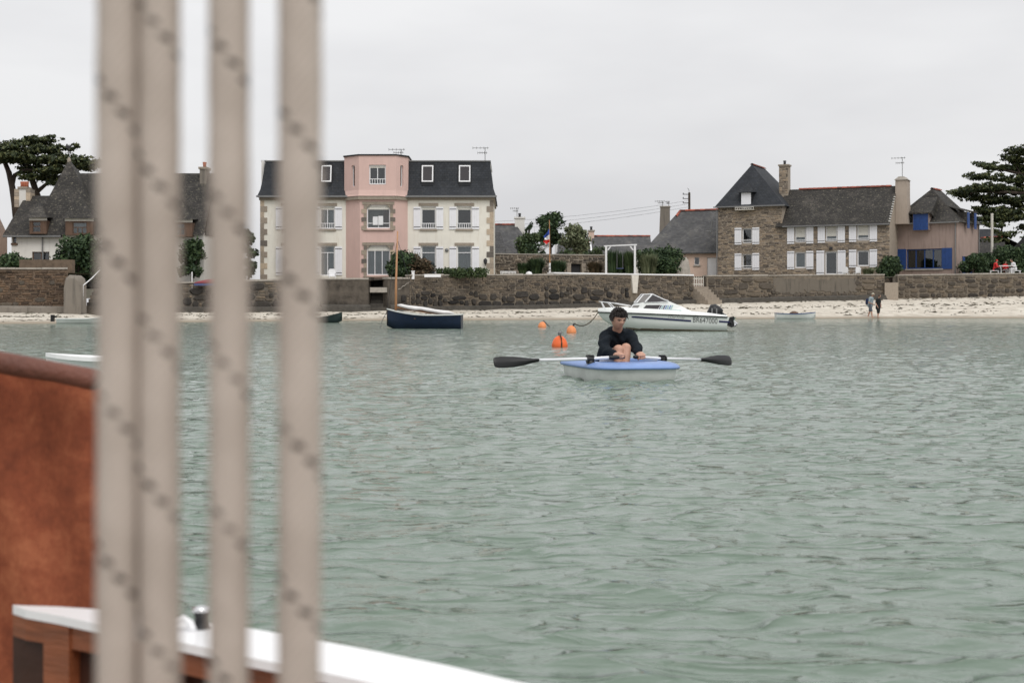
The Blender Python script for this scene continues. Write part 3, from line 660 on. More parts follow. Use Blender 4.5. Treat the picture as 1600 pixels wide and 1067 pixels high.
def ridge_tiles(parent, p, q, r=0.14, mat='ridge_red', step=0.42):
    p, q = Vector(p), Vector(q); d = q - p; n = max(2, int(d.length / step)); mb = MB(); mb.smooth = True; u = d / n
    arc = [(math.cos(R(k)) * r, math.sin(R(k)) * r) for k in range(0, 181, 30)]; side = Vector((-u.y, u.x, 0)).normalized()
    e = u * 1.04; rings = [[side * (x * s_) + Vector((0, 0, z * s_ - .04)) + e * t_ for x, z in arc] for t_, s_ in ((0, 1.08), (1, 0.95))]
    mb.loft(rings, False); me = mb.mesh('ridge_tile', mat)
    for i in range(n): place('ridge_tile', me, parent, p + u * i)
def quoins(parent, x0, wide, z0, z1, n, side=1, mat='granite_object'):
    hs = (z1 - z0) / n; mb = MB(); mb.box(0, 1, -.035, .05, 0, hs - .012); me = mb.mesh('quoin', mat)
    for i in range(n):
        w_ = wide * (1.0 if i % 2 else 0.55)
        place('quoin', me, parent, (x0 if side > 0 else x0 - w_, 0, z0 + i * hs), scale=(w_, 1, 1))
def antenna(parent, p, h, span=0.9):
    p = Vector(p); mb = MB(); mb.tube([p, p + Vector((0, 0, h))], 0.028, 5)
    for f, s_ in ((.97, 1.0), (.72, .6)):
        z = p.z + h * f; mb.tube([(p.x - span * s_, p.y, z), (p.x + span * .3 * s_, p.y, z)], 0.018, 4)
        for k in range(5): x = p.x - span * s_ + k * span * .3 * s_; mb.tube([(x, p.y - .2, z), (x, p.y + .2, z)], 0.012, 4); mb.tube([(x, p.y, z - .09), (x, p.y, z + .09)], 0.014, 4)
    return mb.build('antenna', 'zinc', parent)
def chimney(parent, x0, x1, y0, y1, z0, z1, mat, cap='granite', pots=0, potmat='terracotta'):
    mb = MB(); mb.box(x0, x1, y0, y1, z0, z1); o = mb.build('chimney', mat, parent)
    g = MB(); g.box(x0 - .08, x1 + .08, y0 - .08, y1 + .08, z1 + .002, z1 + .14); g.build('chimney_cap', cap, o)
    for i in range(pots):
        x = x0 + (x1 - x0) * (i + .5) / pots; g = MB(); g.smooth = True
        g.lathe([(.13, z1 + .14), (.11, z1 + .3), (.14, z1 + .5), (.10, z1 + .52)], 10, Matrix.Translation((x, (y0 + y1) / 2, 0))); g.build('chimney_pot', potmat, o)
    return o

# ------------------------------------------------------------------ the pink and cream house
f = Frame(590, 100, 0, 2.6); T = thing('pink_house', 'cream three-storey house with slate mansard roof and projecting pink bay', 'house', f.loc, f.rot)
X = f.x; Z = lambda py, d=0: f.z(590, py, d)
x0, x1 = X(407), X(771); zc = Z(313); D = 9.0
cols_ = {'l2': (443, 466), 'l1': (500, 523), 'r1': (658, 681), 'r2': (714, 737)}
holes = []
for k, (a, b) in cols_.items():
    holes.append((X(a) - x0, X(b) - x0, Z(358), Z(322))); holes.append((X(a) - x0, X(b) - x0, Z(431), Z(384)))
mb = MB(); facade(mb, (x0, 0), (x1, 0), -0.3, zc, holes); facade(mb, (x1, 0), (x1, D), -.3, zc); facade(mb, (x1, D), (x0, D), -.3, zc); facade(mb, (x0, D), (x0, 0), -.3, zc)
mb.build('wall', 'cream_render', T)
mb = MB(); mb.box(x0 + .3, x1 - .3, 1.6, 1.7, -.2, zc); mb.build('dark_backing', 'dark_room', T)  # near-black sheet behind the windows, painted as the unlit room
A_, B_ = (x0, 0), (x1, 0)
for k, (a, b) in cols_.items():
    s0, s1 = X(a) - x0, X(b) - x0; up = (s0, s1, Z(358), Z(322)); lo = (s0, s1, Z(431), Z(384)); left = k[0] == 'l'
    window(T, A_, B_, up, nx=2 if left else 1, curtain='curtain' if left else None, sill='granite', lintel='granite', guard=.42, blind=0.12)
    window(T, A_, B_, lo, nx=2 if left else 1, transom=.77, curtain='curtain', lintel='granite')
    for (zz0, zz1) in ((Z(358.5), Z(323.5)), (Z(430), Z(385.5))):
        shutter(T, A_, B_, s0 - .53, s0 - .03, zz0, zz1); shutter(T, A_, B_, s1 + .03, s1 + .53, zz0, zz1)
quoins(T, x0 - .02, .5, -.3, zc - .02, 15, 1); quoins(T, x1 + .02, .5, -.3, zc - .02, 15, -1)
mb = MB(); mb.box(x0 - .08, X(540), -.12, .1, zc, zc + .2); mb.box(X(637.2), x1 + .08, -.12, .1, zc, zc + .2); mb.box(x1 - .1, x1 + .1, .1, D, zc, zc + .2); mb.box(x0 - .1, x0 + .1, .1, D, zc, zc + .2); mb.build('cornice', 'granite', T)
# mansard: flared foot, steep face, flat top
z0, z1 = zc + .2, Z(254, 1.0); lv = [(-.30, z0), (-.27, z0 + .08), (0.02, z0 + .55), (.20, z0 + 1.1), (.52, z1)]
ringf = lambda o_, z: [(x0 - .2 + (o_ + .3) * .55, o_, z), (x1 + .2 - (o_ + .3) * .55, o_, z), (x1 + .2 - (o_ + .3) * .55, D - o_, z), (x0 - .2 + (o_ + .3) * .55, D - o_, z)]
mb = MB(); mb.loft([ringf(o_, z) for o_, z in lv], True, True, True); rf = roof(mb, 'roof', 'blue_slate', T)
mb = MB(); a = ringf(.52, z1); mb.box(a[0][0] - .05, a[1][0] + .05, .45, D - .45, z1 + .003, z1 + .09); mb.build('roof_edge', 'zinc', rf)
mb = MB(); mb.box(x0 - .24, x1 + .24, -.40, -.28, z0 - .02, z0 + .1); mb.build('gutter', 'zinc', rf)
def on_slope(z): return float(np.interp(z, [q[1] for q in lv], [q[0] for q in lv]))
for (a, b) in ((502, 518), (445, 461), (659, 677), (717, 735)):
    za, zb = Z(285, .3), Z(259, .4); xa, xb = X(a, .3), X(b, .3); ya, yb = on_slope(za), on_slope(zb); tilt = math.atan2(yb - ya, zb - za); h = math.hypot(yb - ya, zb - za); w_ = xb - xa
    mb = MB(); t_ = .085
    for bx in ((0, t_, 0, h), (w_ - t_, w_, 0, h), (t_, w_ - t_, 0, t_), (t_, w_ - t_, h - t_, h)): mb.box(bx[0], bx[1], -.09, .05, bx[2], bx[3])
    o = place('roof_window', mb.mesh('roof_window', 'white_paint'), T, (xa, ya, za), rot=(-tilt, 0, 0))
    g = MB(); g.box(t_ + .002, w_ - t_ - .002, -.03, -.015, t_ + .002, h - t_ - .002); place('pane', g.mesh('pane', 'tinted_glass'), o)
    g = MB(); g.box(-.09, -.003, -.05, .04, -.1, h + .1); g.box(w_ + .003, w_ + .09, -.05, .04, -.1, h + .1); g.box(-.003, w_ + .003, -.06, .04, h + .003, h + .16); g.box(-.003, w_ + .003, -.06, .04, -.3, -.003); place('flashing', g.mesh('flashing', 'slate'), o)
# the canted bay
bd = -1.0; pl = [(X(540.5), 0), (X(562.5, bd), bd), (X(618, bd), bd), (X(637), 0)]
zb1 = Z(312, bd); hz = {'mid': (Z(357, bd), Z(320, bd)), 'low': (Z(430, bd), Z(383.5, bd))}
xf = pl[1][0]; hx = (X(573, bd) - xf, X(609.5, bd) - xf)
mb = MB(); facade(mb, pl[0], pl[1], -.3, zb1); facade(mb, pl[1], pl[2], -.3, zb1, [(*hx, *hz['mid']), (*hx, *hz['low'])]); facade(mb, pl[2], pl[3], -.3, zb1); bay = mb.build('bay', 'pink_render', T)
ex = .10; pu = [(X(538), .0), (X(561, bd) , bd - ex), (X(618.8, bd), bd - ex), (X(637.8), .0)]
zt = Z(243.5, bd); band = [(p[0] + s_ * .06, p[1] - .08) for p, s_ in zip(pu, (-1, -.5, .5, 1))]
mb = MB(); mb.slab([*band, (band[3][0], 1.5), (band[0][0], 1.5)], zb1 + .002, zb1 + .16); mb.slab([*[(p[0], p[1] + .02) for p in band], (band[3][0], 1.5), (band[0][0], 1.5)], zb1 + .162, zb1 + .24); mb.build('bay_cornice', 'granite', T)
wz = (Z(289, bd), Z(258, bd)); h2 = (X(577, bd) - pu[1][0], X(603, bd) - pu[1][0]); ln1 = (Vector(pu[1]) - Vector(pu[0])).length; ln2 = (Vector(pu[3]) - Vector(pu[2])).length
sl = (Z(292, -.5), Z(259, -.5)); zu = zb1 + .24
mb = MB(); facade(mb, pu[0], pu[1], zu, zt, [(ln1 * .50, ln1 * .72, *sl)]); facade(mb, pu[1], pu[2], zu, zt, [(*h2, *wz)]); facade(mb, pu[2], pu[3], zu, zt, [(ln2 * .36, ln2 * .60, *sl)])
mb.quad((pu[0][0], 0, zu), (pu[0][0], 3, zu), (pu[0][0], 3, zt), (pu[0][0], 0, zt)); mb.quad((pu[3][0], 3, zu), (pu[3][0], 0, zu), (pu[3][0], 0, zt), (pu[3][0], 3, zt)); mb.quad((pu[3][0], 3, zu), (pu[0][0], 3, zu), (pu[0][0], 3, zt), (pu[3][0], 3, zt))
mb.build('bay_attic', 'pink_render', T)
# swept skirt below the attic windows
mb = MB(); pr = [(p[0] + s_ * .10, p[1] - .1) for p, s_ in zip(pu, (-1, -.4, .4, 1))]; mb.loft([[(*p, zu + .001) for p in pr], [(p[0] * .6 + q[0] * .4, p[1] * .5 + q[1] * .5 - .01, zu + .13) for p, q in zip(pr, pu)], [(q[0], q[1] - .004, zu + .42) for q in pu]], False); mb.build('bay_skirt', 'pink_render', T)
mb = MB(); cp = [(p[0] + s_ * .07, p[1] - .07) for p, s_ in zip(pu, (-1, -.5, .5, 1))]; mb.slab([*cp, (cp[3][0], 3.1), (cp[0][0], 3.1)], zt + .002, zt + .09); mb.build('parapet_cap', 'slate', T)
mb = MB(); mb.box(pu[0][0] + .3, pu[3][0] - .3, .6, .7, -.2, zt - .1); mb.build('dark_backing', 'dark_room', T)
window(T, pu[1], pu[2], (*h2, *wz), nx=2, guard=.42, blind=.1)
window(T, pu[0], pu[1], (ln1 * .50, ln1 * .72, *sl), fr=.05); window(T, pu[2], pu[3], (ln2 * .36, ln2 * .60, *sl), fr=.05)
o = window(T, pl[1], pl[2], (*hx, *hz['mid']), nx=2, curtain='curtain_brown', transom=.22, blind=.16)
w_ = hx[1] - hx[0]
for (a, b, h_) in ((.26, .47, .82), (.49, .70, .86)):                      # white boxes standing behind the open window
    g = MB(); g.box(w_ * a, w_ * b, .02, .1, .24, h_); place('white_box', g.mesh('white_box', 'cloth_white'), o)
window(T, pl[1], pl[2], (*hx, *hz['low']), nx=3, curtain='curtain', blind=.15)
for (zlo, zhi) in hz.values():                                              # granite surrounds, block by block, with flat arches
    n = 7 if zhi - zlo > 1.8 else 6; hh = (zhi - zlo + .1) / n
    for sd_ in (0, 1):
        for i in range(n):
            w2 = .36 if i % 2 == (n % 2) else .2; s_ = (hx[0] - w2) if sd_ == 0 else hx[1]
            g = MB(); g.box(0, w2, -.045, .12, 0, hh - .012); spot(T, 'surround_stone', 'granite_object', g, pl[1], pl[2], s_ + (.003 if sd_ else -.003), zlo - .1 + i * hh)
    g = MB(); g.box(-.3, w_ + .3, -.055, .1, .003, .2); spot(T, 'arch_lintel', 'granite', g, pl[1], pl[2], hx[0], zhi)
    for sd_ in (0, 1):
        g = MB(); pts = [(0, 0), (0, -.3), (.07, -.16), (.18, -.06), (.34, 0)]; pts = pts if sd_ == 0 else [(-x, z) for x, z in pts][::-1]
        g.prism(pts, -.03, .11); spot(T, 'arch_spandrel', 'granite', g, pl[1], pl[2], hx[0] if sd_ == 0 else hx[1], zhi)
    g = MB(); g.box(-.25, w_ + .25, -.12, .12, -.14, -.103); spot(T, 'arch_sill', 'granite', g, pl[1], pl[2], hx[0], zlo)
mb = MB(); mb.tube([(X(633), -.25, zu + .5), (X(633), -.25, zt - .2)], .045, 6); mb.build('drainpipe', 'pink_render', T)
antenna(T, (X(627, 3), 3, zt), .9); antenna(T, (X(758, 4), 4, z1), 1.4); antenna(T, (X(415, 4), 4, z1), .4, .3)
for a, b in ((762, 766.5), (408.5, 412)): mb = MB(); mb.box(X(a, 1.5), X(b, 1.5), 1.5, D - 1.5, z0 + .3, Z(251.5, 1.5)); mb.build('party_wall', 'white_render', T)
g = MB(); g.smooth = True; g.lathe([(.02, -.05), (.11, -.04), (.13, 0), (.10, .05), (.02, .06)], 12, Matrix.Translation((X(698), -.05, Z(391))) @ Matrix.Rotation(R(90), 4, 'X')); g.build('vent', 'zinc', T)
g = MB(); q = Vector((X(758.5), -.25, Z(414))); g.lathe([(.03, 0), (.12, .15), (.14, .34), (.03, .46)], 6, Matrix.Translation(q)); g.tube([q + Vector((0, .25, .1)), q + Vector((0, .1, -.08)), q], .025, 5); g.build('wall_lantern', 'iron', T)

# ------------------------------------------------------------------ the stone house: tower and long wing
f = Frame(1222, 124, 25, 3.0); T = thing('stone_house', 'brown stone house with hipped slate tower and long low wing, white shutters', 'house', f.loc, f.rot)
X = f.x; Z = lambda px, py, d=0: f.z(px, py, d)
tx0, tx1 = X(1122), X(1222); tz = Z(1170, 321); wx1 = X(1390); wz = Z(1300, 350); TD, WD = 8.0, 6.6; WS = 0.25
def hole(a, b, y0_, y1_, x0_): pm = (a + b) / 2; return (X(a) - x0_, X(b) - x0_, Z(pm, y1_), Z(pm, y0_))
th = [hole(1159.5, 1175, 357, 380, tx0), hole(1159.5, 1175, 397, 420, tx0)]
wh = [hole(1242, 1259, 352.5, 379, tx1), hole(1290, 1308, 351, 377.5, tx1), hole(1339, 1358, 349.5, 376, tx1), hole(1242, 1259, 394, 419, tx1), hole(1289, 1308, 393, 429, tx1), hole(1339, 1358, 391.5, 416, tx1)]
mb = MB(); facade(mb, (tx0, 0), (tx1, 0), -.4, tz, th); facade(mb, (tx1, 0), (tx1, TD), -.4, tz); facade(mb, (tx1, TD), (tx0, TD), -.4, tz); facade(mb, (tx0, TD), (tx0, 0), -.4, tz)
mb.build('tower_wall', 'facade_mortar', T)
mb = MB(); facade(mb, (tx1 + .005, .02), (wx1, .02), -.4, wz, wh); facade(mb, (wx1, .02), (wx1, WD), -.4, wz); facade(mb, (wx1, WD), (tx1 + .005, WD), -.4, wz)
zr_ = Z(1390, 291, WD / 2); mb.add([(wx1, .02, wz), (wx1, WD, wz), (wx1, WD / 2, zr_ - .1)], [(0, 1, 2)]); mb.build('wing_wall', 'facade_mortar', T)
mb = MB(); mb.box(tx0 + .3, wx1 - .3, 1.6, 1.7, -.3, wz); mb.build('dark_backing', 'dark_room', T)
r = random.Random(12)
rubble(T, courses(tx0, tx1, -.3, tz, (.2, .55), (.085, .17), r, [(tx0 + h[0] - .06, tx0 + h[1] + .06, h[2] - .06, h[3] + .06) for h in th]), 'facade_stone', .035, r, .022, name='tower_stonework')
rubble(T, courses(tx1 + .02, wx1, -.3, wz, (.2, .55), (.085, .17), r, [(tx1 + h[0] - .06, tx1 + h[1] + .06, h[2] - .06, h[3] + .06) for h in wh]), 'facade_stone', .035, r, .022, y=.02, name='wing_stonework')
for h in th:
    window(T, (tx0, 0), (tx1, 0), h, bar=.22, fr=.09); w_ = .62
    shutter(T, (tx0, 0), (tx1, 0), h[0] - .66, h[0] - .04, h[2] - .12, h[3] + .06); shutter(T, (tx0, 0), (tx1, 0), h[1] + .04, h[1] + .66, h[2] - .12, h[3] + .06)
for i, h in enumerate(wh):
    window(T, (tx1, .02), (wx1, .02), h, blind=.62 if i < 3 else 0, curtain='curtain' if i < 4 else None, bar=.16 if i < 3 else None, fr=.1, rec=.10)
    w2 = .62 if i != 4 else .68
    shutter(T, (tx1, .02), (wx1, .02), h[0] - w2 - .05, h[0] - .05, h[2] - (.1 if i != 4 else 0), h[3] + .08); shutter(T, (tx1, .02), (wx1, .02), h[1] + .05, h[1] + w2 + .05, h[2] - (.1 if i != 4 else 0), h[3] + .08)
# tower roof
ax = f.at(1175, 257, 2.2); az = ax.z; e = .28; E = [(tx0 - e, -e, tz - .12), (tx1 + e, -e, tz - .12), (tx1 + e, TD + e, tz - .12), (tx0 - e, TD + e, tz - .12)]; A1 = (ax.x, 2.2, az); A2 = (ax.x, 6.6, az)
mb = MB(); mb.add([*E, A1, A2], [(0, 1, 4), (1, 2, 5, 4), (2, 3, 5), (3, 0, 4, 5), (3, 2, 1, 0)]); rf = roof(mb, 'tower_roof', 'blue_slate', T); ridge_tiles(rf, A1, A2)
mb = MB(); mb.box(E[0][0] - .05, E[1][0] + .05, -e - .1, -e, tz - .16, tz - .05); mb.build('gutter', 'zinc', rf)
# tower dormer
dx0, dx1 = X(1158, -.1), X(1174, -.1); dz0, dz1 = Z(1166, 327, -.1), Z(1166, 301, -.1)
mb = MB(); mb.box(dx0 - .1, dx1 + .1, -.1, 2.0, dz0, dz1); dm = mb.build('dormer', 'slate', T)
g = MB(); g.box(dx0 + .03, dx1 - .03, -.16, -.105, dz0 + .05, dz1 - .02); g.build('dormer_shutter', 'shutter_white', dm)
g = MB(); ap = f.at(1170, 287, .35); g.add([(dx0 - .32, -.4, dz1), (dx1 + .32, -.4, dz1), (dx1 + .32, 1.6, dz1 + .1), (dx0 - .32, 1.6, dz1 + .1), (ap.x, .35, ap.z), (ap.x, 1.6, ap.z)], [(0, 1, 4), (1, 2, 5, 4), (3, 0, 4, 5), (3, 2, 1, 0)]); roof(g, 'dormer_roof', 'slate', dm)
g = MB(); zz = dz0 - .08; g.box(dx0 - .45, dx1 + .3, -.5, -.44, zz, zz + .05); g.box(dx0 - .45, dx1 + .3, -.5, -.44, zz + .2, zz + .25)
for k in range(9): x = dx0 - .42 + k * (dx1 - dx0 + .7) / 8; g.box(x - .02, x + .02, -.49, -.45, zz + .05, zz + .2)
g.box(dx0 - .45, dx1 + .3, -.44, -.02, zz - .03, zz); g.build('balcony_rail', 'off_white_wood', dm)
# wing roof and its ridge, right-hand verge, chimneys
rz = zr_; ov = .32; x_l, x_r = tx1 - .5, wx1 + .06; yk = WD / 2
mb = MB(); mb.add([(x_l, -ov, wz - .12), (x_r, -ov, wz - .12), (x_r, yk, rz), (x_l, yk, rz), (x_l, WD + ov, wz - .12), (x_r, WD + ov, wz - .12), (x_l, -ov, wz - .22), (x_r, -ov, wz - .22), (x_r, yk, rz - .12), (x_r, WD + ov, wz - .22)],
                    [(0, 1, 2, 3), (3, 2, 5, 4), (6, 7, 1, 0), (1, 7, 8, 2), (2, 8, 9, 5)]); rf = roof(mb, 'wing_roof', 'old_slate', T); ridge_tiles(rf, (x_l + 1.2, yk, rz), (x_r - .5, yk, rz))
mb = MB(); mb.box(x_l + .6, x_r, -ov - .1, -ov - .002, wz - .2, wz - .1); mb.build('gutter', 'zinc', rf)
ca = f.at(1218.5, 300, 3.0); cb = f.at(1232.5, 258, 3.0); ch = chimney(T, ca.x, cb.x, 2.7, 3.6, rz - 1.0, cb.z - .1, 'facade_mortar', 'granite', 1, 'iron')
rubble(ch, courses(ca.x, cb.x, rz - .4, cb.z - .15, (.25, .5), (.14, .24), r), 'facade_stone', .03, r, .02, y=2.7, name='chimney_stonework')
ca = f.at(1399, 300, 2.6); cb = f.at(1417, 281, 2.6); mb = MB(); mb.prism([(ca.x, wz), (cb.x + .1, wz), (cb.x, rz - .9), (cb.x, cb.z), (ca.x, cb.z)], 2.55, 4.2); o = mb.build('chimney', 'beige_render', T)
g = MB(); g.add([(ca.x - .08, 2.45, cb.z + .002), (cb.x + .08, 2.45, cb.z + .002), (cb.x + .08, 4.3, cb.z + .002), (ca.x - .08, 4.3, cb.z + .002), (ca.x + .25, 2.6, cb.z + .3), (cb.x - .25, 2.6, cb.z + .3), (cb.x - .25, 4.1, cb.z + .3), (ca.x + .25, 4.1, cb.z + .3)], [(0, 1, 5, 4), (1, 2, 6, 5), (2, 3, 7, 6), (3, 0, 4, 7), (4, 5, 6, 7)]); g.build('chimney_cap', 'concrete', o)
antenna(T, ((ca.x + cb.x) / 2, 3.2, cb.z + .3), 1.7)
n = 11                                                                       # mortared verge flecks beside the gable
for i in range(n):
    q = i / n; y = -ov + (yk - 1.0 + ov) * q + .15; z = wz - .1 + (rz - wz) * (y + ov) / (yk + ov); g = MB(); g.box(x_r - .12, x_r + .02, y, y + .13, z + .03, z + .12); g.build('verge_stone', 'white_render', T)
g = MB(); g.tube([(tx0 - .08, -.1, tz - .2), (tx0 - .08, -.1, -.3)], .055, 6); g.build('downpipe', 'zinc', T)
g = MB(); q = f.at(1298, 388, -.15); g.box(q.x - .12, q.x + .12, -.2, .02, q.z - .1, q.z + .12); g.build('wall_lamp', 'iron', T)

# ------------------------------------------------------------------ the house with blue shutters
f = Frame(1495, 120.5, 37, 3.1); T = thing('blue_shutter_house', 'brown rendered house with blue shutters and a steep hipped slate roof', 'house', f.loc, f.rot)
X = f.x; Z = lambda px, py, d=0: f.z(px, py, d)
x0 = X(1391); zc = Z(1450, 347); Dp = 6.0
# how deep the right flank is: find the depth whose far corner shows at px 1529
for k in range(400):
    dd = 2 + k * .03; w0 = f.o + f.v * dd
    if 800 + F * w0.x / w0.y > 1529: Dp = dd; break
hb = (X(1416.5) - x0, X(1472) - x0, Z(1445, 420), Z(1445, 389)); hu = (X(1430) - x0, X(1453) - x0, Z(1442, 360), zc - .02)
mb = MB(); facade(mb, (x0, 0), (0, 0), -.3, zc, [hb]); facade(mb, (0, 0), (0, Dp), -.3, zc, [(Dp * .38, Dp * .55, .3, 2.0)]); facade(mb, (0, Dp), (x0, Dp), -.3, zc); facade(mb, (x0, Dp), (x0, 0), -.3, zc); mb.build('wall', 'brown_render', T)
mb = MB(); mb.box(x0 + .3, -.5, 1.8, 1.9, -.2, zc); mb.build('dark_backing', 'dark_room', T)
window(T, (x0, 0), (0, 0), hb, mat='blue_paint', nx=4, fr=.09, mull=.09, sill='concrete')
shutter(T, (x0, 0), (0, 0), hb[0] - .98, hb[0] - .02, hb[2] - .05, hb[3] + .03, 'blue_paint', False); shutter(T, (x0, 0), (0, 0), hb[1] + .02, hb[1] + .88, hb[2] - .05, hb[3] + .03, 'blue_paint', False)
window(T, (0, 0), (0, Dp), (Dp * .38, Dp * .55, .3, 2.0), mat='blue_paint', fr=.08)
shutter(T, (0, 0), (0, Dp), Dp * .24, Dp * .37, .25, 2.05, 'blue_paint', False); shutter(T, (0, 0), (0, Dp), Dp * .56, Dp * .69, .25, 2.05, 'blue_paint', False)
ax = f.at(1456, 295, 2.6); e = .3; zk = zc - .1; mid = zc + (ax.z - zc) * .30; am = f.at(1456, 330, .9)
E = [(x0 - e, -e, zk), (e, -e, zk), (e, Dp + e, zk), (x0 - e, Dp + e, zk)]; mi_ = .95
Mr = [(x0 + .55, mi_, mid), (-.75, mi_, mid), (-.75, Dp - mi_, mid), (x0 + .55, Dp - mi_, mid)]; A1 = (ax.x, 2.6, ax.z); A2 = (ax.x, Dp - .7, ax.z)
mb = MB(); mb.add([*E, *Mr, A1, A2], [(0, 1, 5, 4), (1, 2, 6, 5), (2, 3, 7, 6), (3, 0, 4, 7), (4, 5, 8), (5, 6, 9, 8), (6, 7, 9), (7, 4, 8, 9), (3, 2, 1, 0)]); rf = roof(mb, 'roof', 'old_slate', T); ridge_tiles(rf, A1, A2)
mb = MB(); mb.box(E[0][0], E[1][0], -e - .1, -e - .002, zk - .06, zk + .04); mb.build('gutter', 'zinc', rf)
ua, ub = x0 + hu[0], x0 + hu[1]; ut = Z(1442, 334)
mb = MB(); mb.box(ua - .05, ub + .05, -.42, 1.2, hu[2] - .02, ut); dm = mb.build('dormer', 'brown_render', T)
shutter(T, (x0, 0), (0, 0), hu[0], (hu[0] + hu[1]) / 2 - .005, hu[2], ut - .03, 'blue_paint', False, off=-.435); shutter(T, (x0, 0), (0, 0), (hu[0] + hu[1]) / 2 + .005, hu[1], hu[2], ut - .03, 'blue_paint', False, off=-.435)
g = MB(); tp = f.at(1442, 311, 1.6); g.add([(ua - .35, -.65, ut - .05), (ub + .35, -.65, ut - .05), (ub + .1, 1.6, tp.z), (ua - .1, 1.6, tp.z), (ua - .35, -.65, ut + .05), (ub + .35, -.65, ut + .05), (ub + .1, 1.6, tp.z + .1), (ua - .1, 1.6, tp.z + .1), (ua - .2, 1.2, zc), (ub + .2, 1.2, zc)], [(0, 1, 5, 4), (4, 5, 6, 7), (1, 9, 6, 5), (8, 0, 4, 7), (0, 1, 2, 3)]); roof(g, 'dormer_roof', 'old_slate', dm)
for q in (.30, .62):                                                          # two blue half-dormers on the flank
    y = Dp * q; g = MB(); g.box(-.75, .30, y, y + .6, zc - .1, zc + .85); o = g.build('flank_dormer', 'old_slate', T); slope_uv(o.data); g = MB(); g.box(.303, .34, y + .03, y + .57, zc - .55, zc + .83); g.build('dormer_shutter', 'blue_paint', o)
    g = MB(); g.add([(-1.6, y - .3, zc + 1.5), (.3, y - .3, zc + .95), (.3, y + 1.1, zc + .95), (-1.6, y + 1.1, zc + 1.5), (-1.6, y - .3, zc + 1.42), (.3, y - .3, zc + .87), (.3, y + 1.1, zc + .87), (-1.6, y + 1.1, zc + 1.42)], [(0, 1, 2, 3), (4, 7, 6, 5), (0, 4, 5, 1), (1, 5, 6, 2), (2, 6, 7, 3)]); roof(g, 'dormer_roof', 'old_slate', o)
g = MB(); g.tube([(.02 - .12, -.08, zc - .1), (-.12, -.08, -.3)], .05, 6); g.tube([(.08, Dp - .15, zc - .1), (.08, Dp - .15, -.3)], .05, 6); g.build('downpipe', 'zinc', T)

# ------------------------------------------------------------------ salmon annex with the long grey roof
f = Frame(1122, 129, 8, 3.0); T = thing('salmon_house', 'low salmon-walled house under a broad grey slate roof, white door', 'house', f.loc, f.rot)
X = f.x; Z = lambda px, py, d=0: f.z(px, py, d); x0 = X(1012); x1 = X(1124); zc = Z(1090, 394); Dp = 9
hs = [(X(1064) - x0, X(1071) - x0, Z(1067, 414), Z(1067, 402)), (X(1085) - x0, X(1093) - x0, Z(1089, 414), Z(1089, 402)), (X(1105) - x0, X(1120.5) - x0, -.1, Z(1112, 402.5))]
mb = MB(); facade(mb, (x0, 0), (x1, 0), -.4, zc, hs); facade(mb, (x1, 0), (x1, Dp), -.4, zc); facade(mb, (x1, Dp), (x0, Dp), -.4, zc); facade(mb, (x0, Dp), (x0, 0), -.4, zc); mb.build('wall', 'salmon_render', T)
mb = MB(); mb.box(x0 + .2, x1 - .2, 1.2, 1.3, -.3, zc); mb.build('dark_backing', 'dark_room', T)
for h in hs[:2]: window(T, (x0, 0), (x1, 0), h, sill='concrete', fr=.05)
h = hs[2]; g = MB(); g.box(.02, h[1] - h[0] - .02, .08, .13, 0, h[3] - h[2] - .02); spot(T, 'door', 'white_paint', g, (x0, 0), (x1, 0), h[0], h[2])
ra, rb = f.at(1066, 331, 4.4), f.at(1126, 325, 4.4); zr2 = (ra.z + rb.z) / 2; xe = X(1003); e = .35
mb = MB(); mb.add([(xe, -e, zc - .05), (x1 + .2, -e, zc - .05), (x1 + .2, 4.4, zr2), (ra.x - .3, 4.4, zr2 - .1), (x1 + .2, Dp + e, zc), (xe, Dp + e, zc), (xe, -e, zc - .16), (x1 + .2, -e, zc - .16)], [(0, 1, 2, 3), (3, 2, 4, 5), (5, 0, 3), (6, 7, 1, 0)]); rf = roof(mb, 'roof', 'grey_slate', T); ridge_tiles(rf, (ra.x - .2, 4.4, zr2 - .07), (x1 + .1, 4.4, zr2 + .02)); ridge_tiles(rf, (X(1056, 3.7), 3.7, zr2 - .65), (ra.x - .2, 4.4, zr2 - .07))
ca, cb = f.at(1032, 365, 4.6), f.at(1046.5, 324, 4.6); mb = MB(); mb.prism([(ca.x - .3, zc), (cb.x, zc), (cb.x, cb.z), (ca.x, cb.z), (ca.x - .1, zc + 2)], 4.2, 5.2); o = mb.build('chimney', 'grey_render', T)
g = MB(); g.box(ca.x - .06, cb.x + .06, 4.14, 5.26, cb.z + .002, cb.z + .1); g.build('chimney_cap', 'concrete', o)
antenna(T, (ca.x + .2, 4.6, cb.z), .6, .7); antenna(T, (cb.x - .1, 4.8, cb.z), .55, .3)
g = MB(); q = f.at(1111, 352, 2.0); g.tube([(q.x, 1.6, q.z - .6), (q.x + .1, 1.6, q.z + .4)], .07, 6); g.tube([(q.x - .4, 1.5, q.z - .55), (q.x, 1.5, q.z - .65)], .05, 5); g.build('roof_vent', 'zinc', T)

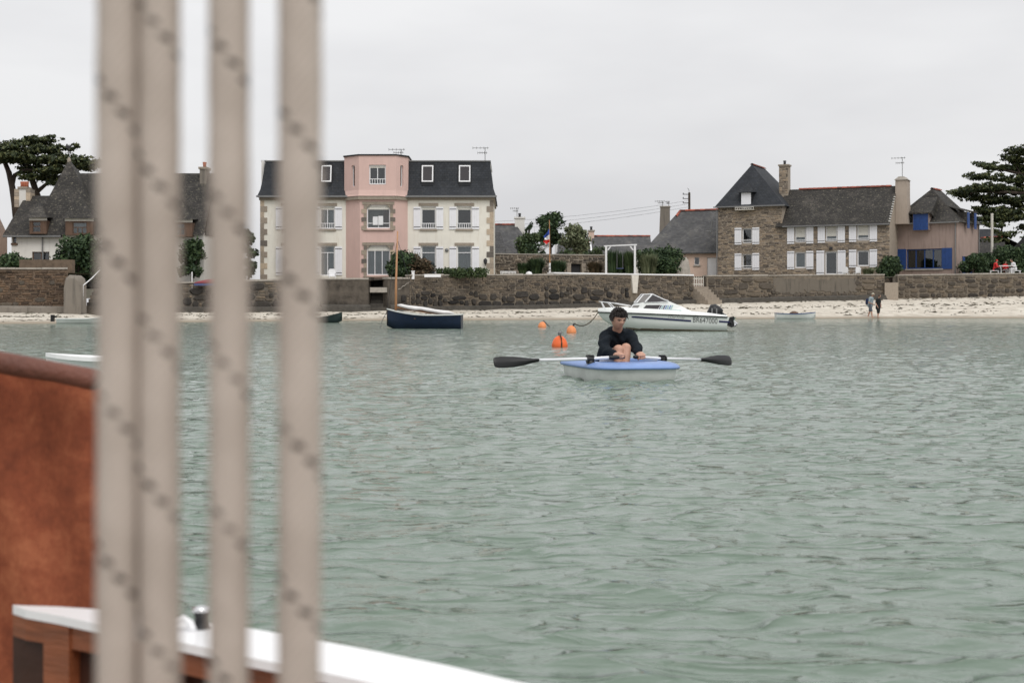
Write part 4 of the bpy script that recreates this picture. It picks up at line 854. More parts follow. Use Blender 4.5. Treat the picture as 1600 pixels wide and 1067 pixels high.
# ------------------------------------------------------------------ low houses behind the garden
def gable_house(name, label, px0, px1, Y, deg, base_py, eave_py, ridge_py, rl, rr, depth, wall, rmat, ridge=True):
    f_ = Frame(px0, Y, deg, interp(px0, TOP_Z) + .3); t = thing(name, label, 'house', f_.loc, f_.rot, None); x1_ = f_.x(px1); zc_ = f_.z((px0 + px1) / 2, eave_py); yk_ = depth / 2; zr3 = f_.z((px0 + px1) / 2, ridge_py, yk_)
    m = MB(); facade(m, (0, 0), (x1_, 0), -.5, zc_); facade(m, (x1_, 0), (x1_, depth), -.5, zc_); facade(m, (x1_, depth), (0, depth), -.5, zc_); facade(m, (0, depth), (0, 0), -.5, zc_)
    m.add([(0, 0, zc_), (0, depth, zc_), (0, yk_, zr3 - .1)], [(0, 1, 2)]); m.add([(x1_, 0, zc_), (x1_, depth, zc_), (x1_, yk_, zr3 - .1)], [(0, 1, 2)]); m.build('wall', wall, t)
    m = MB(); e_ = .3; xl, xr_ = f_.x(rl, yk_), f_.x(rr, yk_); m.add([(-.2, -e_, zc_ - .05), (x1_ + .2, -e_, zc_ - .05), (xr_, yk_, zr3), (xl, yk_, zr3), (x1_ + .2, depth + e_, zc_ - .05), (-.2, depth + e_, zc_ - .05), (-.2, -e_, zc_ - .15), (x1_ + .2, -e_, zc_ - .15)], [(0, 1, 2, 3), (3, 2, 4, 5), (6, 7, 1, 0)]); o_ = roof(m, 'roof', rmat, t)
    if ridge: ridge_tiles(o_, (xl, yk_, zr3), (xr_, yk_, zr3))
    return t, f_, zr3
T, f, zr3 = gable_house('slate_cottage', 'grey slate cottage with white chimney peeping out behind the cream house', 752, 836, 128, 0, 430, 396, 351, 756, 806, 7, 'grey_render', 'grey_slate')
ca, cb = f.at(804.5, 366, 3.6), f.at(819.5, 342, 3.6); chimney(T, ca.x, cb.x, 3.2, 4.2, ca.z - 2.0, cb.z, 'white_render', 'white_render', 1, 'iron'); antenna(T, (ca.x + .2, 3.6, cb.z), 1.0, .6)
m = MB(); a = f.at(757, 363, -.6); b = f.at(782, 363, -.6); c_ = f.at(793, 398, -1.6); m.add([(a.x, -.6, a.z), (b.x, -.6, b.z), (c_.x, -1.6, c_.z), (a.x, -1.6, c_.z), (b.x, 1.0, b.z - .3), (c_.x, 1, c_.z - .3), (a.x, -.6, a.z - .1), (a.x, -1.6, c_.z - .3), (c_.x, -1.6, c_.z - .3)], [(0, 1, 2, 3), (1, 4, 5, 2), (3, 2, 8, 7)]); roof(m, 'lean_to_roof', 'grey_slate', T)
T, f, zr3 = gable_house('low_slate_house', 'long low slate-roofed house with small chimney behind the white swing frame', 923, 1016, 142, 0, 430, 396, 369, 926, 1016, 6, 'white_render', 'grey_slate')
ca, cb = f.at(919.5, 375, 3.0), f.at(928, 362, 3.0); chimney(T, ca.x, cb.x, 2.6, 3.4, ca.z - 1.4, cb.z, 'salmon_render', 'concrete', 1, 'iron')
T, f, zr3 = gable_house('slate_outbuilding', 'small slate outbuilding with red ridge left of the swing frame', 872, 921, 138, 0, 430, 399, 378, 873, 920, 4.5, 'white_render', 'grey_slate')
for a in (868.5,): m = MB(); q = f.at(a, 376, .5); m.box(q.x - .1, q.x + .14, .4, .7, -.4, q.z); m.build('white_flue', 'white_paint', T)
q = f.at(924, 392, 0); q2 = f.at(919.5, 372, 2.2); m = MB(); m.add([(q.x - .1, -.35, q.z), (q.x + .06, -.35, q.z), (q2.x + .2, 2.25, q2.z + .05), (q2.x + .04, 2.25, q2.z + .05)], [(0, 1, 2, 3)]); m.build('verge_board', 'white_paint', T)
T, f, zr3 = gable_house('dark_barn', 'dark gabled hut with an orange ridge beyond the picnic table', 1533, 1572, 140, 60, 430, 399, 371, 1533, 1570, 5, 'dark_room', 'old_slate')
T, f, zr3 = gable_house('rear_slate_house', 'grey slate roof rising behind the gabled hut and cypress branches', 1528, 1582, 160, 0, 430, 400, 358, 1530, 1562, 7, 'grey_render', 'slate', False)
# garden wall with a dark doorway
A, B = P(770, YH, 113), P(962, YH, 116); d = B - A; f = Frame(770, 113, math.degrees(math.atan2(-d.y, d.x)), 3.0)
T = thing('garden_wall', 'brown rubble garden wall with a small dark doorway behind the flagpole', 'wall', f.loc, f.rot, None, 'thing'); ln = d.length
hd = (f.x(892), f.x(908.5), -.3, f.z(900, 412)); ztop = f.z(860, 398.5); m = MB(); facade(m, (0, 0), (ln, 0), -.5, ztop, [hd], .5); m.box(0, ln, .5, .6, -.5, ztop); m.build('wall_core', 'facade_mortar', T)
rubble(T, courses(0, ln, -.4, ztop, (.2, .5), (.1, .2), r, [hd]), 'wall_rubble', .05, r, .03)
m = MB(); m.box(-.02, ln, -.05, .6, ztop + .002, ztop + .08); m.build('coping', 'concrete', T)
m = MB(); m.box(hd[0] + .03, hd[1] - .03, .25, .3, -.3, hd[3]); m.build('doorway_shade', 'dark_room', T)  # near-black sheet painting the shade inside the doorway
for a, b in ((hd[0] - .35, hd[0] - .003), (hd[1] + .003, hd[1] + .35)): m = MB(); m.box(a, b, -.06, .1, -.3, hd[3] + .05); m.build('jamb', 'granite', T)

# ------------------------------------------------------------------ the steep-roofed cottage on the left
f = Frame(100, 93, 0, 2.5); T = thing('steep_roofed_cottage', 'white cottage with steep lichen-grey roofs, brown dormers and weathercock', 'house', f.loc, f.rot)
X = f.x; Z = lambda py, d=0: f.z(100, py, d); x0, x1 = X(18), X(319); zc = Z(364); Dp = 8.4
hw = [(X(20) - x0, X(25.5) - x0, Z(380), Z(366.5)), (X(50) - x0, X(77) - x0, Z(412), Z(393.5))]
m = MB(); facade(m, (x0, 0), (x1, 0), -.4, zc, hw); facade(m, (x1, 0), (x1, Dp), -.4, zc); facade(m, (x1, Dp), (x0, Dp), -.4, zc); facade(m, (x0, Dp), (x0, 0), -.4, zc); m.build('wall', 'white_render', T)
m = MB(); m.box(x0 + .3, x1 - .3, 1.5, 1.6, -.3, zc); m.build('dark_backing', 'dark_room', T)
window(T, (x0, 0), (x1, 0), hw[0], mat='brown_wood', fr=.04, sill='brown_wood'); window(T, (x0, 0), (x1, 0), hw[1], mat='brown_wood', nx=2, fr=.06)
yk = 3.6; zk = zc - .15; zr2 = Z(271, yk); zl = Z(306, 3.0); e = .35; xr = X(314, yk); xm = X(112, yk)
m = MB(); m.add([(xm - 1.5, -e, zk), (x1 + .05, -e, zk), (x1 + .05, yk, zr2), (xm, yk, zr2), (x1 + .05, Dp + e, zk), (xm - 1.5, Dp + e, zk)], [(0, 1, 2, 3), (3, 2, 4, 5)]); m.add([(x1 + .05, 0, zk), (x1 + .05, Dp, zk), (x1 + .05, yk, zr2)], [(0, 1, 2)]); roof(m, 'main_roof', 'old_slate', T)
m = MB(); xa, xb = X(7), X(100); m.add([(xa, -e, zk - .02), (xb, -e, zk - .02), (xb, 3.0, zl), (X(40, 3), 3.0, zl), (xb, Dp, zk), (xa, Dp, zk), (xa, -e, zk - .16), (xb, -e, zk - .16)], [(0, 1, 2, 3), (3, 2, 4, 5), (5, 0, 3), (6, 7, 1, 0)]); roof(m, 'side_roof', 'old_slate', T)
ap = f.at(108, 249, 3.0); ba, bb = X(45, -.3), X(166, -.3); bs = [(ba, -.42, zk - .01), (bb, -.42, zk - .01), (bb, 6.4, zk), (ba, 6.4, zk)]; zf = zc + (ap.z - zc) * .22; k_ = .755
mr = [(ap.x + (p[0] - ap.x) * k_, 3.0 + (p[1] - 3.0) * k_, zf) for p in bs]
m = MB(); m.add([*bs, *mr, tuple(ap)], [(0, 1, 5, 4), (1, 2, 6, 5), (2, 3, 7, 6), (3, 0, 4, 7), (4, 5, 8), (5, 6, 8), (6, 7, 8), (7, 4, 8)]); py = roof(m, 'pyramid_roof', 'old_slate', T)
m = MB(); m.smooth = True; m.lathe([(.16, -.35), (.12, 0), (.05, .1), (.03, .12)], 10, Matrix.Translation(ap)); m.build('finial', 'granite', py)
m = MB(); a = Vector(ap); m.tube([a, a + Vector((0, 0, 1.0))], .022, 5); m.tube([a + Vector((-.28, 0, .42)), a + Vector((.28, 0, .42))], .016, 4); m.tube([a + Vector((0, -.28, .42)), a + Vector((0, .28, .42))], .016, 4)
cx = [(-.26, .80), (-.10, .70), (.06, .72), (.12, .82), (.24, 1.06), (.10, .96), (0, .86), (-.08, .88), (-.11, 1.04), (-.19, 1.02), (-.2, .92)]
m.prism([(a.x + x, a.z + z) for x, z in cx], a.y - .015, a.y + .015); m.build('weathercock', 'iron', T)
for (xa, xb, wa, wb, pe, pb, apx, apy, nx) in ((102, 145.5, 113, 136, 341, 367.5, 124, 305, 3), (46, 72.5, 50, 64, 340, 365.5, 62, 317, 1), (268, 300, 274, 289, 343, 370, 284, 312, 2)):
    d0 = -.55; a_, b_ = X(xa, d0), X(xb, d0); zt, zb_ = Z(pe, d0), Z(pb, d0)
    m = MB(); hole_ = (X(wa, d0) - a_, X(wb, d0) - a_, zb_ + .08, zt - .25); facade(m, (a_, d0), (b_, d0), zb_, zt - .2, [hole_], .3); facade(m, (b_, d0), (b_, 2.2), zb_, zt - .2); facade(m, (a_, 2.2), (a_, d0), zb_, zt - .2); m.quad((a_, d0, zb_), (b_, d0, zb_), (b_, .3, zb_), (a_, .3, zb_)); m.box(a_ + .02, b_ - .02, .1, .15, zb_ + .02, zt - .2); dm = m.build('dormer', 'brown_wood', T)
    m = MB(); m.box(a_ - .02, b_ + .02, d0 - .04, d0 + .1, zt - .198, zt - .02); m.build('dormer_board', 'off_white_wood', dm)
    window(T, (a_, d0), (b_, d0), hole_, mat='brown_wood', nx=nx, fr=.06, transom=.55, rec=.05, curtain='curtain' if nx == 3 else None)
    m = MB(); t_ = f.at(apx, apy, .9); m.add([(a_ - .15, d0 - .25, zt - .02), (b_ + .15, d0 - .25, zt - .02), (b_ + .15, 2.6, zt + .2), (a_ - .15, 2.6, zt + .2), (t_.x, .75, t_.z), (t_.x, 2.8, t_.z)], [(0, 1, 4), (1, 2, 5, 4), (3, 0, 4, 5), (3, 2, 1, 0)]); roof(m, 'dormer_roof', 'old_slate', dm)
ca, cb = f.at(26, 315, 3.0), f.at(51, 296, 3.0); ch = chimney(T, ca.x + .3, cb.x - .3, 2.6, 3.4, zl - 1.2, cb.z, 'white_render', 'granite', 3)
for xq in (ca.x, cb.x - .297):
    for i in range(5): m = MB(); hh = (cb.z - zl + .8) / 5; m.box(xq - .001, xq + .297, 2.55, 3.45, zl - .8 + i * hh, zl - .8 + (i + 1) * hh - .012); m.build('chimney_quoin', 'granite_object', T)
ca, cb = f.at(313.5, 365, 3.2), f.at(321.5, 265, 3.2); chimney(T, ca.x, cb.x + .1, 2.9, 4.0, zc - .3, cb.z, 'grey_render', 'granite', 1)
m = MB(); m.box(X(8), X(98), -e - .1, -e - .003, zk - .14, zk - .03); m.build('gutter', 'zinc', T)
m = MB(); m.tube([(X(67), -.08, zk - .1), (X(67), -.08, .9), (X(62), -.08, .6)], .045, 6); m.build('downpipe', 'zinc', T)
T, f, zr3 = gable_house('red_edged_house', 'sliver of a pink-walled house with red roof edge left of the cottage', -150, -50, 90, 0, 430, 357, 300, -140, -75, 7, 'salmon_render', 'ridge_red', False)
m = MB(); m.box(f.x(-150), f.x(-49), -.4, -.3, f.z(0, 359), f.z(0, 356)); m.build('gutter', 'zinc', T)

# ------------------------------------------------------------------ vegetation
def leaf_mesh(name, C, Nrm, size, mat, seed, long=1.6, droop=0.0):
    """C (n,3) leaf positions, Nrm outward directions: one small bent blade per leaf"""
    g = np.random.default_rng(seed); n = len(C); S = size * g.uniform(.6, 1.3, n)[:, None]
    d = g.normal(size=(n, 3)) + Nrm * 1.1; d /= np.linalg.norm(d, axis=1)[:, None]
    t = np.cross(d, g.normal(size=(n, 3))); t /= np.linalg.norm(t, axis=1)[:, None] + 1e-9; b = np.cross(d, t); b[:, 2] -= droop
    V = np.stack([C - t * S * .5, C - b * S * long * .5, C + t * S * .5, C + b * S * long * .5], 1).reshape(-1, 3)
    me = bpy.data.meshes.new(name); me.vertices.add(4 * n); me.vertices.foreach_set('co', V.astype(np.float32).ravel())
    me.loops.add(4 * n); me.loops.foreach_set('vertex_index', np.arange(4 * n, dtype=np.int32)); me.polygons.add(n)
    me.polygons.foreach_set('loop_start', np.arange(0, 4 * n, 4, dtype=np.int32)); me.materials.append(M_[mat]); me.update(calc_edges=True); return me
def lumps(cs, rs, per, seed, shell=0.55):
    g = np.random.default_rng(seed); Cs, Ns = [], []
    for c, r_ in zip(cs, rs):
        r_ = np.array(r_); n = int(per * float(np.prod(r_)) ** (2 / 3)); d = g.normal(size=(n, 3)); d /= np.linalg.norm(d, axis=1)[:, None]
        q = g.uniform(shell, 1.05, n)[:, None] * (1 + .18 * np.sin(7 * d[:, :1] + 3 * d[:, 2:] + g.uniform(0, 6)))
        Cs.append(np.array(c) + d * r_ * q); Ns.append(d)
    return np.concatenate(Cs), np.concatenate(Ns)
def bush(name, label, cat, px, py, Y, wpx, hpx, mat, n_l=14, leaf=.13, per=420, seed=1, group=None, trunk=.08, lift=0.0, squash=1.0):
    base = P(px, py, Y); k = Y / F; W, Hh = wpx * k / 2, hpx * k; t = thing(name, label, cat, tuple(base), 0, group); g = random.Random(seed); cs, rs = [], []
    for i in range(n_l):
        a = g.uniform(0, 6.28); q = g.random() ** .6; z = g.uniform(.10 + lift, .80); wz_ = math.sqrt(max(.05, 1 - ((z - .38) / .62) ** 2)); rr = g.uniform(.32, .50) * min(W, Hh * .8)
        cs.append((W * .72 * q * math.cos(a) * wz_, W * .6 * q * math.sin(a) * wz_, Hh * z)); rs.append((rr * 1.1, rr, rr * .85 * squash))
    C, Nn = lumps(cs, rs, per * 1.7, seed); C[:, 2] = np.clip(C[:, 2], -0.2, None)
    place('crown' if cat == 'tree' else 'foliage', leaf_mesh('foliage', C, Nn, leaf * 1.15, mat, seed), t)
    m = MB(); m.tube([(0, 0, -.3), (.02, 0, Hh * .3), (0, .03, Hh * .62)], [trunk, trunk * .8, trunk * .4], 6)
    for c in cs[:7]: m.tube([(0, 0, Hh * .2), (c[0] * .5, c[1] * .5, (Hh * .2 + c[2]) / 2), c], [trunk * .5, trunk * .35, trunk * .15], 5)
    m.build('trunk' if cat == 'tree' else 'stem', 'bark', t); return t
def hedge(name, label, px, py, Y, wpx, hpx, mat, leaf, seed):
    base = P(px, py, Y); k = Y / F; W, Hh = wpx * k / 2, hpx * k; t = thing(name, label, 'hedge', tuple(base)); g = random.Random(seed); cs, rs = [], []; rr = Hh * .36; n = max(6, int(2 * W / rr * 1.6)); 
    for i in range(n):
        x = -W + rr * .6 + (2 * W - rr * 1.2) * i / (n - 1)
        for z in (.28, .66): cs.append((x + g.uniform(-.1, .1), g.uniform(-.2, .2), Hh * (z + g.uniform(-.05, .06)))); rs.append((rr * g.uniform(.8, 1.1), rr * 1.2, rr * g.uniform(.8, 1.05)))
    C, Nn = lumps(cs, rs, 900, seed); C[:, 2] = np.clip(C[:, 2], -.2, None); place('foliage', leaf_mesh('foliage', C, Nn, leaf, mat, seed), t)
    m = MB()
    for i in range(6): x = -W * .8 + W * 1.6 * i / 5; m.tube([(x, 0, -.2), (x + .03, 0, Hh * .6)], [.04, .02], 5)
    m.build('stem', 'bark', t); return t
def grasses(name, label, px, py, Y, wpx, hpx, mat, n=900, seed=1, lean=.5, group=None):
    base = P(px, py, Y); k = Y / F; W, Hh = wpx * k / 2, hpx * k; t = thing(name, label, 'plant', tuple(base), 0, group); g = random.Random(seed); m = MB(); m.smooth = False
    for i in range(n):
        a = g.uniform(0, 6.28); q = g.random(); bx, by = W * .45 * q * math.cos(a), W * .4 * q * math.sin(a); l = Hh * g.uniform(.6, 1.1); le = W * g.uniform(.1, .9) * lean; a2 = a + g.uniform(-.6, .6); wd = .03 + .02 * g.random()
        p0 = Vector((bx, by, -.1)); p1 = p0 + Vector((math.cos(a2) * le * .35, math.sin(a2) * le * .35, l * .62)); p2 = p0 + Vector((math.cos(a2) * le, math.sin(a2) * le, l * g.uniform(.8, 1))); s_ = Vector((-math.sin(a2 + .7), math.cos(a2 + .7), 0)) * wd
        m.add([p0 - s_, p0 + s_, p1 + s_, p1 - s_, p2], [(0, 1, 2, 3), (3, 2, 4)])
    m.build('foliage', mat, t); return t
def cypress(label, Y, trunks, clumps, seed, mat='leaf_cypress', base=None):
    b = base or P(*trunks[0][0][:2], Y); t = thing('cypress_tree', label, 'tree', tuple(b), 0, 'wind-shaped cypresses'); g = random.Random(seed); k = Y / F
    m = MB(); m.smooth = True
    for path in trunks:
        pts = [P(p[0], p[1], Y + p[3]) - b for p in path]; m.tube(pts, [p[2] * k for p in path], 8)
    cs, rs = [], []
    for (px, py, w_, h) in clumps:
        c = P(px, py, Y + g.uniform(-2.2, 2.2)) - b; near = min((P(p[0], p[1], Y + p[3]) - b for path in trunks for p in path[1:]), key=lambda q: (q - c).length)
        md = (near + c) / 2 + Vector((0, 0, -.15)); m.tube([near, md, c], [.09, .06, .03], 5)
        for i in range(max(3, int(w_ / 3.4))):
            q = g.uniform(-1, 1); cc = c + Vector((q * w_ / 2 * k, g.uniform(-1, 1) * w_ * .4 * k, (g.uniform(-.5, .5) * h * (1 - .6 * abs(q)) - abs(q) * h * .06) * k)); s_ = g.uniform(.5, 1.0)
            cs.append(tuple(cc)); rs.append((.95 * s_, .85 * s_, .22 * s_))
            e = cc + Vector((g.choice((-1, 1)) * .7, g.uniform(-.4, .4), .22)); cs.append(tuple(e)); rs.append((.55 * s_, .5 * s_, .12))
    m.build('trunk', 'bark', t); C, Nn = lumps(cs, rs, 360, seed, .2); Nn[:, 2] += .6
    place('crown', leaf_mesh('crown', C, Nn, .17, mat, seed, 2.0), t); return t
cypress('big dark wind-shaped cypress rising behind the steep-roofed cottage', 118,
        [[(26, 345, 6, 0), (23, 318, 5.5, 0), (19, 292, 5, 0), (14, 270, 4.5, 0), (6, 250, 3.5, 0), (0, 236, 2.5, 0)], [(19, 288, 4, 0), (23, 274, 3.5, .3), (36, 267, 3, .6), (58, 266, 2.6, 1), (80, 258, 2, 1)],
         [(62, 330, 6, 1), (58, 305, 5.5, 1), (52, 286, 5, 1), (46, 272, 3.5, 1), (40, 250, 2.5, 1)], [(58, 300, 3.5, 1), (72, 288, 2.6, 1.4), (92, 276, 2, 1.6), (120, 262, 1.6, 1.6), (140, 256, 1.2, 1.6)]],
        [(4, 232, 30, 10), (-15, 240, 40, 14), (18, 228, 26, 8), (48, 222, 40, 9), (70, 219, 28, 6), (30, 238, 44, 10), (66, 234, 40, 8), (20, 250, 40, 9), (50, 250, 44, 10), (90, 236, 36, 7), (108, 232, 20, 5), (78, 250, 44, 10), (60, 264, 40, 10), (84, 266, 36, 10), (48, 276, 26, 9), (98, 252, 30, 8), (122, 252, 28, 8), (140, 256, 22, 7), (72, 280, 22, 8), (90, 288, 20, 6), (130, 262, 24, 7), (-30, 255, 40, 12), (10, 244, 30, 7)], 3)
cypress('big dark cypress with layered sprays beyond the blue-shuttered house', 131,
        [[(1655, 430, 9, 0), (1650, 380, 8, 0), (1640, 330, 7, 0), (1630, 290, 5.5, 0), (1622, 250, 4, 0), (1612, 225, 2.5, 0)], [(1642, 345, 4, 0), (1610, 338, 3, .5), (1570, 336, 2.4, 1), (1535, 336, 1.6, 1)], [(1634, 305, 3.6, 0), (1600, 302, 3, -.5), (1560, 300, 2.2, -1), (1520, 300, 1.5, -1)], [(1628, 275, 3, 0), (1595, 272, 2.4, .5), (1560, 264, 1.6, .5)], [(1570, 336, 2, 1), (1566, 355, 1.6, 1), (1562, 376, 1, 1)]],
        [(1592, 238, 26, 8), (1612, 232, 34, 12), (1584, 250, 40, 9), (1560, 262, 36, 7), (1536, 258, 16, 5), (1600, 264, 50, 10), (1545, 276, 44, 9), (1578, 280, 50, 10), (1605, 284, 44, 12), (1526, 296, 44, 9), (1556, 294, 50, 10), (1590, 300, 54, 12), (1512, 304, 28, 7), (1534, 310, 44, 9), (1568, 314, 54, 10), (1602, 318, 46, 12), (1548, 330, 44, 9), (1580, 332, 54, 10), (1540, 342, 40, 6), (1566, 344, 34, 7), (1604, 338, 40, 9), (1556, 352, 20, 5), (1560, 376, 20, 8), (1570, 366, 14, 6), (1606, 356, 20, 8), (1630, 270, 50, 16), (1640, 310, 60, 18)], 5)
bush('round_bush', 'large rounded dark bush beside the brown steps, partly behind the ropes', 'bush', 122, 437, 84, 80, 72, 'leaf_dark', 22, .13, 520, 11)
bush('low_bush', 'low dark bush on top of the brown wall at the cottage corner', 'bush', 20, 424, 84, 60, 32, 'leaf_dark', 14, .12, 480, 12)
bush('low_bush', 'little pale green hedge on the low wall before the cottage door', 'bush', 48, 419, 83, 36, 10, 'leaf_mid', 10, .1, 600, 13)
bush('garden_bush', 'dark green bush between the ropes above the red kayak', 'bush', 300, 440, 92, 46, 76, 'leaf_dark', 20, .13, 520, 14)
bush('tall_hedge', 'tall dark conifer hedge at the left corner of the cream house', 'hedge', 388, 440, 99, 34, 100, 'leaf_dark', 22, .14, 420, 15)
bush('flowering_shrub', 'dense green shrub before the pink bay and the dinghy mast', 'bush', 628, 434, 97, 58, 42, 'leaf_dark', 16, .12, 560, 16)
bush('flowering_shrub', 'rust-tinged shrub beside the ground-floor window of the cream house', 'bush', 656, 434, 97, 44, 38, 'leaf_rust', 14, .11, 560, 17)
grasses('yucca_plant', 'spiky yucca sticking up above the shrubs by the pink bay', 648, 425, 97.5, 26, 36, 'leaf_mid', 160, 18, .7)
hedge('low_hedge', 'clipped green hedge under the ground-floor windows of the cream house', 721, 434, 97, 82, 16, 'leaf_mid', .10, 19)
bush('garden_tree', 'tall airy dark tree behind the flag', 'tree', 860, 405, 135, 50, 82, 'leaf_dark', 30, .17, 210, 20, trunk=.14, lift=.25)
bush('garden_tree', 'pale green feathery tree right of the tall dark tree', 'tree', 899, 402, 133, 54, 52, 'leaf_pale', 18, .15, 260, 21, trunk=.1, lift=.1)
bush('garden_tree', 'dark leafy tree between the white chimney and the flag', 'tree', 826, 404, 126, 44, 42, 'leaf_mid', 16, .15, 330, 22, trunk=.1)
bush('garden_tree', 'narrow dark tree peeping behind the white chimney', 'tree', 826, 380, 140, 16, 42, 'leaf_dark', 9, .15, 330, 23, trunk=.1)
for i, (px, w_, h, mt, lb) in enumerate(((838, 46, 20, 'leaf_dark', 'dark creeper mound spilling over the garden wall left of the flag'), (885, 40, 12, 'leaf_mid', 'low green growth on the garden wall right of the flagpole'), (930, 50, 15, 'leaf_mid', 'low green growth on the garden wall left of the swing frame'))):
    bush('creeper', lb, 'bush', px, 401, 116.5, w_, h, mt, 12, .12, 420, 30 + i)
for i, (px, w_, h, lb) in enumerate(((820, 32, 22, 'leafy dark plant left of the big flagpole clump'), (838, 36, 30, 'tall dark clump just left of the flagpole'), (872, 34, 26, 'dark clump just right of the flagpole'), (930, 34, 24, 'brownish clump between the doorway and swing frame'))):
    grasses('garden_plant', lb, px, 430, 111.5, w_, h, 'leaf_rust' if i == 3 else 'leaf_dark', 1000, 40 + i, .7, 'leafy clumps in the garden')
for i, (px, Y, w_, h, mt, lb) in enumerate(((958, 114, 30, 42, 'leaf_dark', 'tall dark reeds inside the swing frame'), (984, 114, 28, 40, 'leaf_mid', 'greener reeds behind the right post of the swing frame'), (971, 114.6, 26, 38, 'leaf_dark', 'dark reeds in the middle of the swing frame'), (1014, 112, 40, 36, 'leaf_pale', 'pale grassy clump right of the swing frame'))):
    grasses('tall_grass', lb, px, 430, Y, w_, h, mt, 1100, 50 + i, .6, 'tall garden grasses')
bush('garden_bush', 'big dark bush against the salmon house', 'bush', 1038, 430, 113, 62, 42, 'leaf_dark', 20, .13, 480, 60)
bush('garden_bush', 'dark bush under the eaves of the grey roof', 'bush', 1018, 428, 118, 60, 44, 'leaf_dark', 16, .14, 380, 61)
bush('gate_tree', 'dark bushy tree growing in the gap of the wall', 'tree', 1392, 449, 119.5, 42, 52, 'leaf_dark', 18, .13, 520, 62, lift=.28, trunk=.16)
grasses('terrace_plant', 'thin pale plant by the white garden chairs', 1357, 431, 118, 26, 16, 'leaf_pale', 220, 63, .9)
bush('flank_shrub', 'dark shrub at the flank of the blue-shuttered house', 'bush', 1520, 432, 119.6, 44, 40, 'leaf_dark', 16, .13, 480, 64)
bush('flank_shrub', 'dark shrub behind the red-clothed people', 'bush', 1548, 430, 124, 40, 38, 'leaf_dark', 14, .13, 420, 65)
hedge('garden_hedge', 'tall dark hedge behind the picnic table at the picture edge', 1604, 430, 126, 96, 46, 'leaf_dark', .15, 66)
bush('far_tree', 'dark tree top beyond the hedge at the picture edge', 'tree', 1606, 430, 142, 40, 72, 'leaf_mid', 14, .16, 300, 67)

# ------------------------------------------------------------------ things in the gardens
q = P(859, 428, 108.6); t = thing('flagpole', 'slim flagpole with white lower half above the long wall', 'flagpole', tuple(q)); k = 108.6 / F
m = MB(); m.tube([(0, 0, -.3), (0, 0, 17 * k)], .075, 8); m.build('lower_pole', 'white_paint', t); m = MB(); m.tube([(0, 0, 17.01 * k), (-.03, 0, 84 * k)], [.045, .03], 8); m.build('upper_pole', 'mast_wood', t)
for z in (5.5, 11): m = MB(); m.tube([(0, 0, z * k), (0, 0, z * k + .05)], .082, 8); m.build('pole_band', 'iron', t)
def flag(name, label, corners, n, m_, bands, axis, fold, seed):
    """cloth grid between four measured corners (hoist top, hoist bottom, fly bottom, fly top), stripes along one axis"""
    g = random.Random(seed); A, B, C_, D_ = corners; mb = MB(); mb.smooth = True; vs_ = []
    for i in range(n + 1):
        for j in range(m_ + 1):
            u, v = i / n, j / m_; p = (A * (1 - v) + B * v) * (1 - u) + (D_ * (1 - v) + C_ * v) * u
            p = p + Vector((.05 * math.sin(9 * v + 4 * u) * u, fold * math.sin(7 * u + 5 * v + seed) * min(1, 3 * u) + fold * .5 * math.sin(15 * v + 3 * u) * u, 0)); vs_.append(p)
    b = len(mb.v); mb.v += vs_
    for i in range(n):
        for j in range(m_):
            q_ = (i + .5) / n if axis == 'u' else (j + .5) / m_
            mb.f.append((i * (m_ + 1) + j, (i + 1) * (m_ + 1) + j, (i + 1) * (m_ + 1) + j + 1, i * (m_ + 1) + j + 1)); mb.m.append(bands[1][min(int(q_ * len(bands[1])), len(bands[1]) - 1)]); mb.sm.append(True)
    loc = tuple(A); o = mb.build(name, bands[0], None, loc=loc); tag(o, label, 'flag'); return o
Yf = 108.5
flag('tricolour_flag', 'limp blue, white and red flag at the top of the flagpole', (P(858.4, 357, Yf), P(858.4, 384, Yf), P(849.5, 379, Yf), P(850.5, 369, Yf)), 15, 14, (['flag_blue', 'flag_white', 'flag_red'], [0, 1, 2]), 'v', .16, 2)
flag('striped_flag', 'black and white striped flag drooping below the tricolour', (P(858.4, 379, Yf), P(858.4, 387, Yf), P(841, 395, Yf), P(843.5, 386.5, Yf)), 16, 18, (['flag_white', 'flag_black'], [0, 1, 0, 1, 0, 1, 0, 1, 0]), 'v', .14, 4)
# white swing frame
q = P(970, 429, 110.5); t = thing('swing_frame', 'white timber swing frame standing behind the long wall', 'frame', tuple(q)); k = 110.5 / F
for x in (-23, 22): m = MB(); m.box(x * k - .075, x * k + .075, -.075, .075, -.4, 45 * k); m.build('post', 'white_paint', t)
m = MB(); m.prism([(-26.5 * k, 43.5 * k), (25 * k, 45.5 * k), (25 * k, 47.5 * k), (-26.5 * k, 45.2 * k)], -.09, .09); m.build('beam', 'white_paint', t)
for s_, x in ((1, -23), (-1, 22)): m = MB(); m.prism([(x * k + s_ * .08, 38 * k), (x * k + s_ * .2, 38.2 * k), (x * k + s_ * .42, 44 * k), (x * k + s_ * .3, 44 * k)], -.04, .04); m.build('brace', 'white_paint', t)
for x in (-6, 3): m = MB(); m.tube([(x * k, 0, 44 * k), (x * k, 0, 10 * k)], .02, 4); m.build('swing_rope', 'zinc', t)
m = MB(); m.box(-7 * k, 4 * k, -.12, .12, 9 * k, 10 * k); m.build('swing_seat', 'kayak_blue', t)
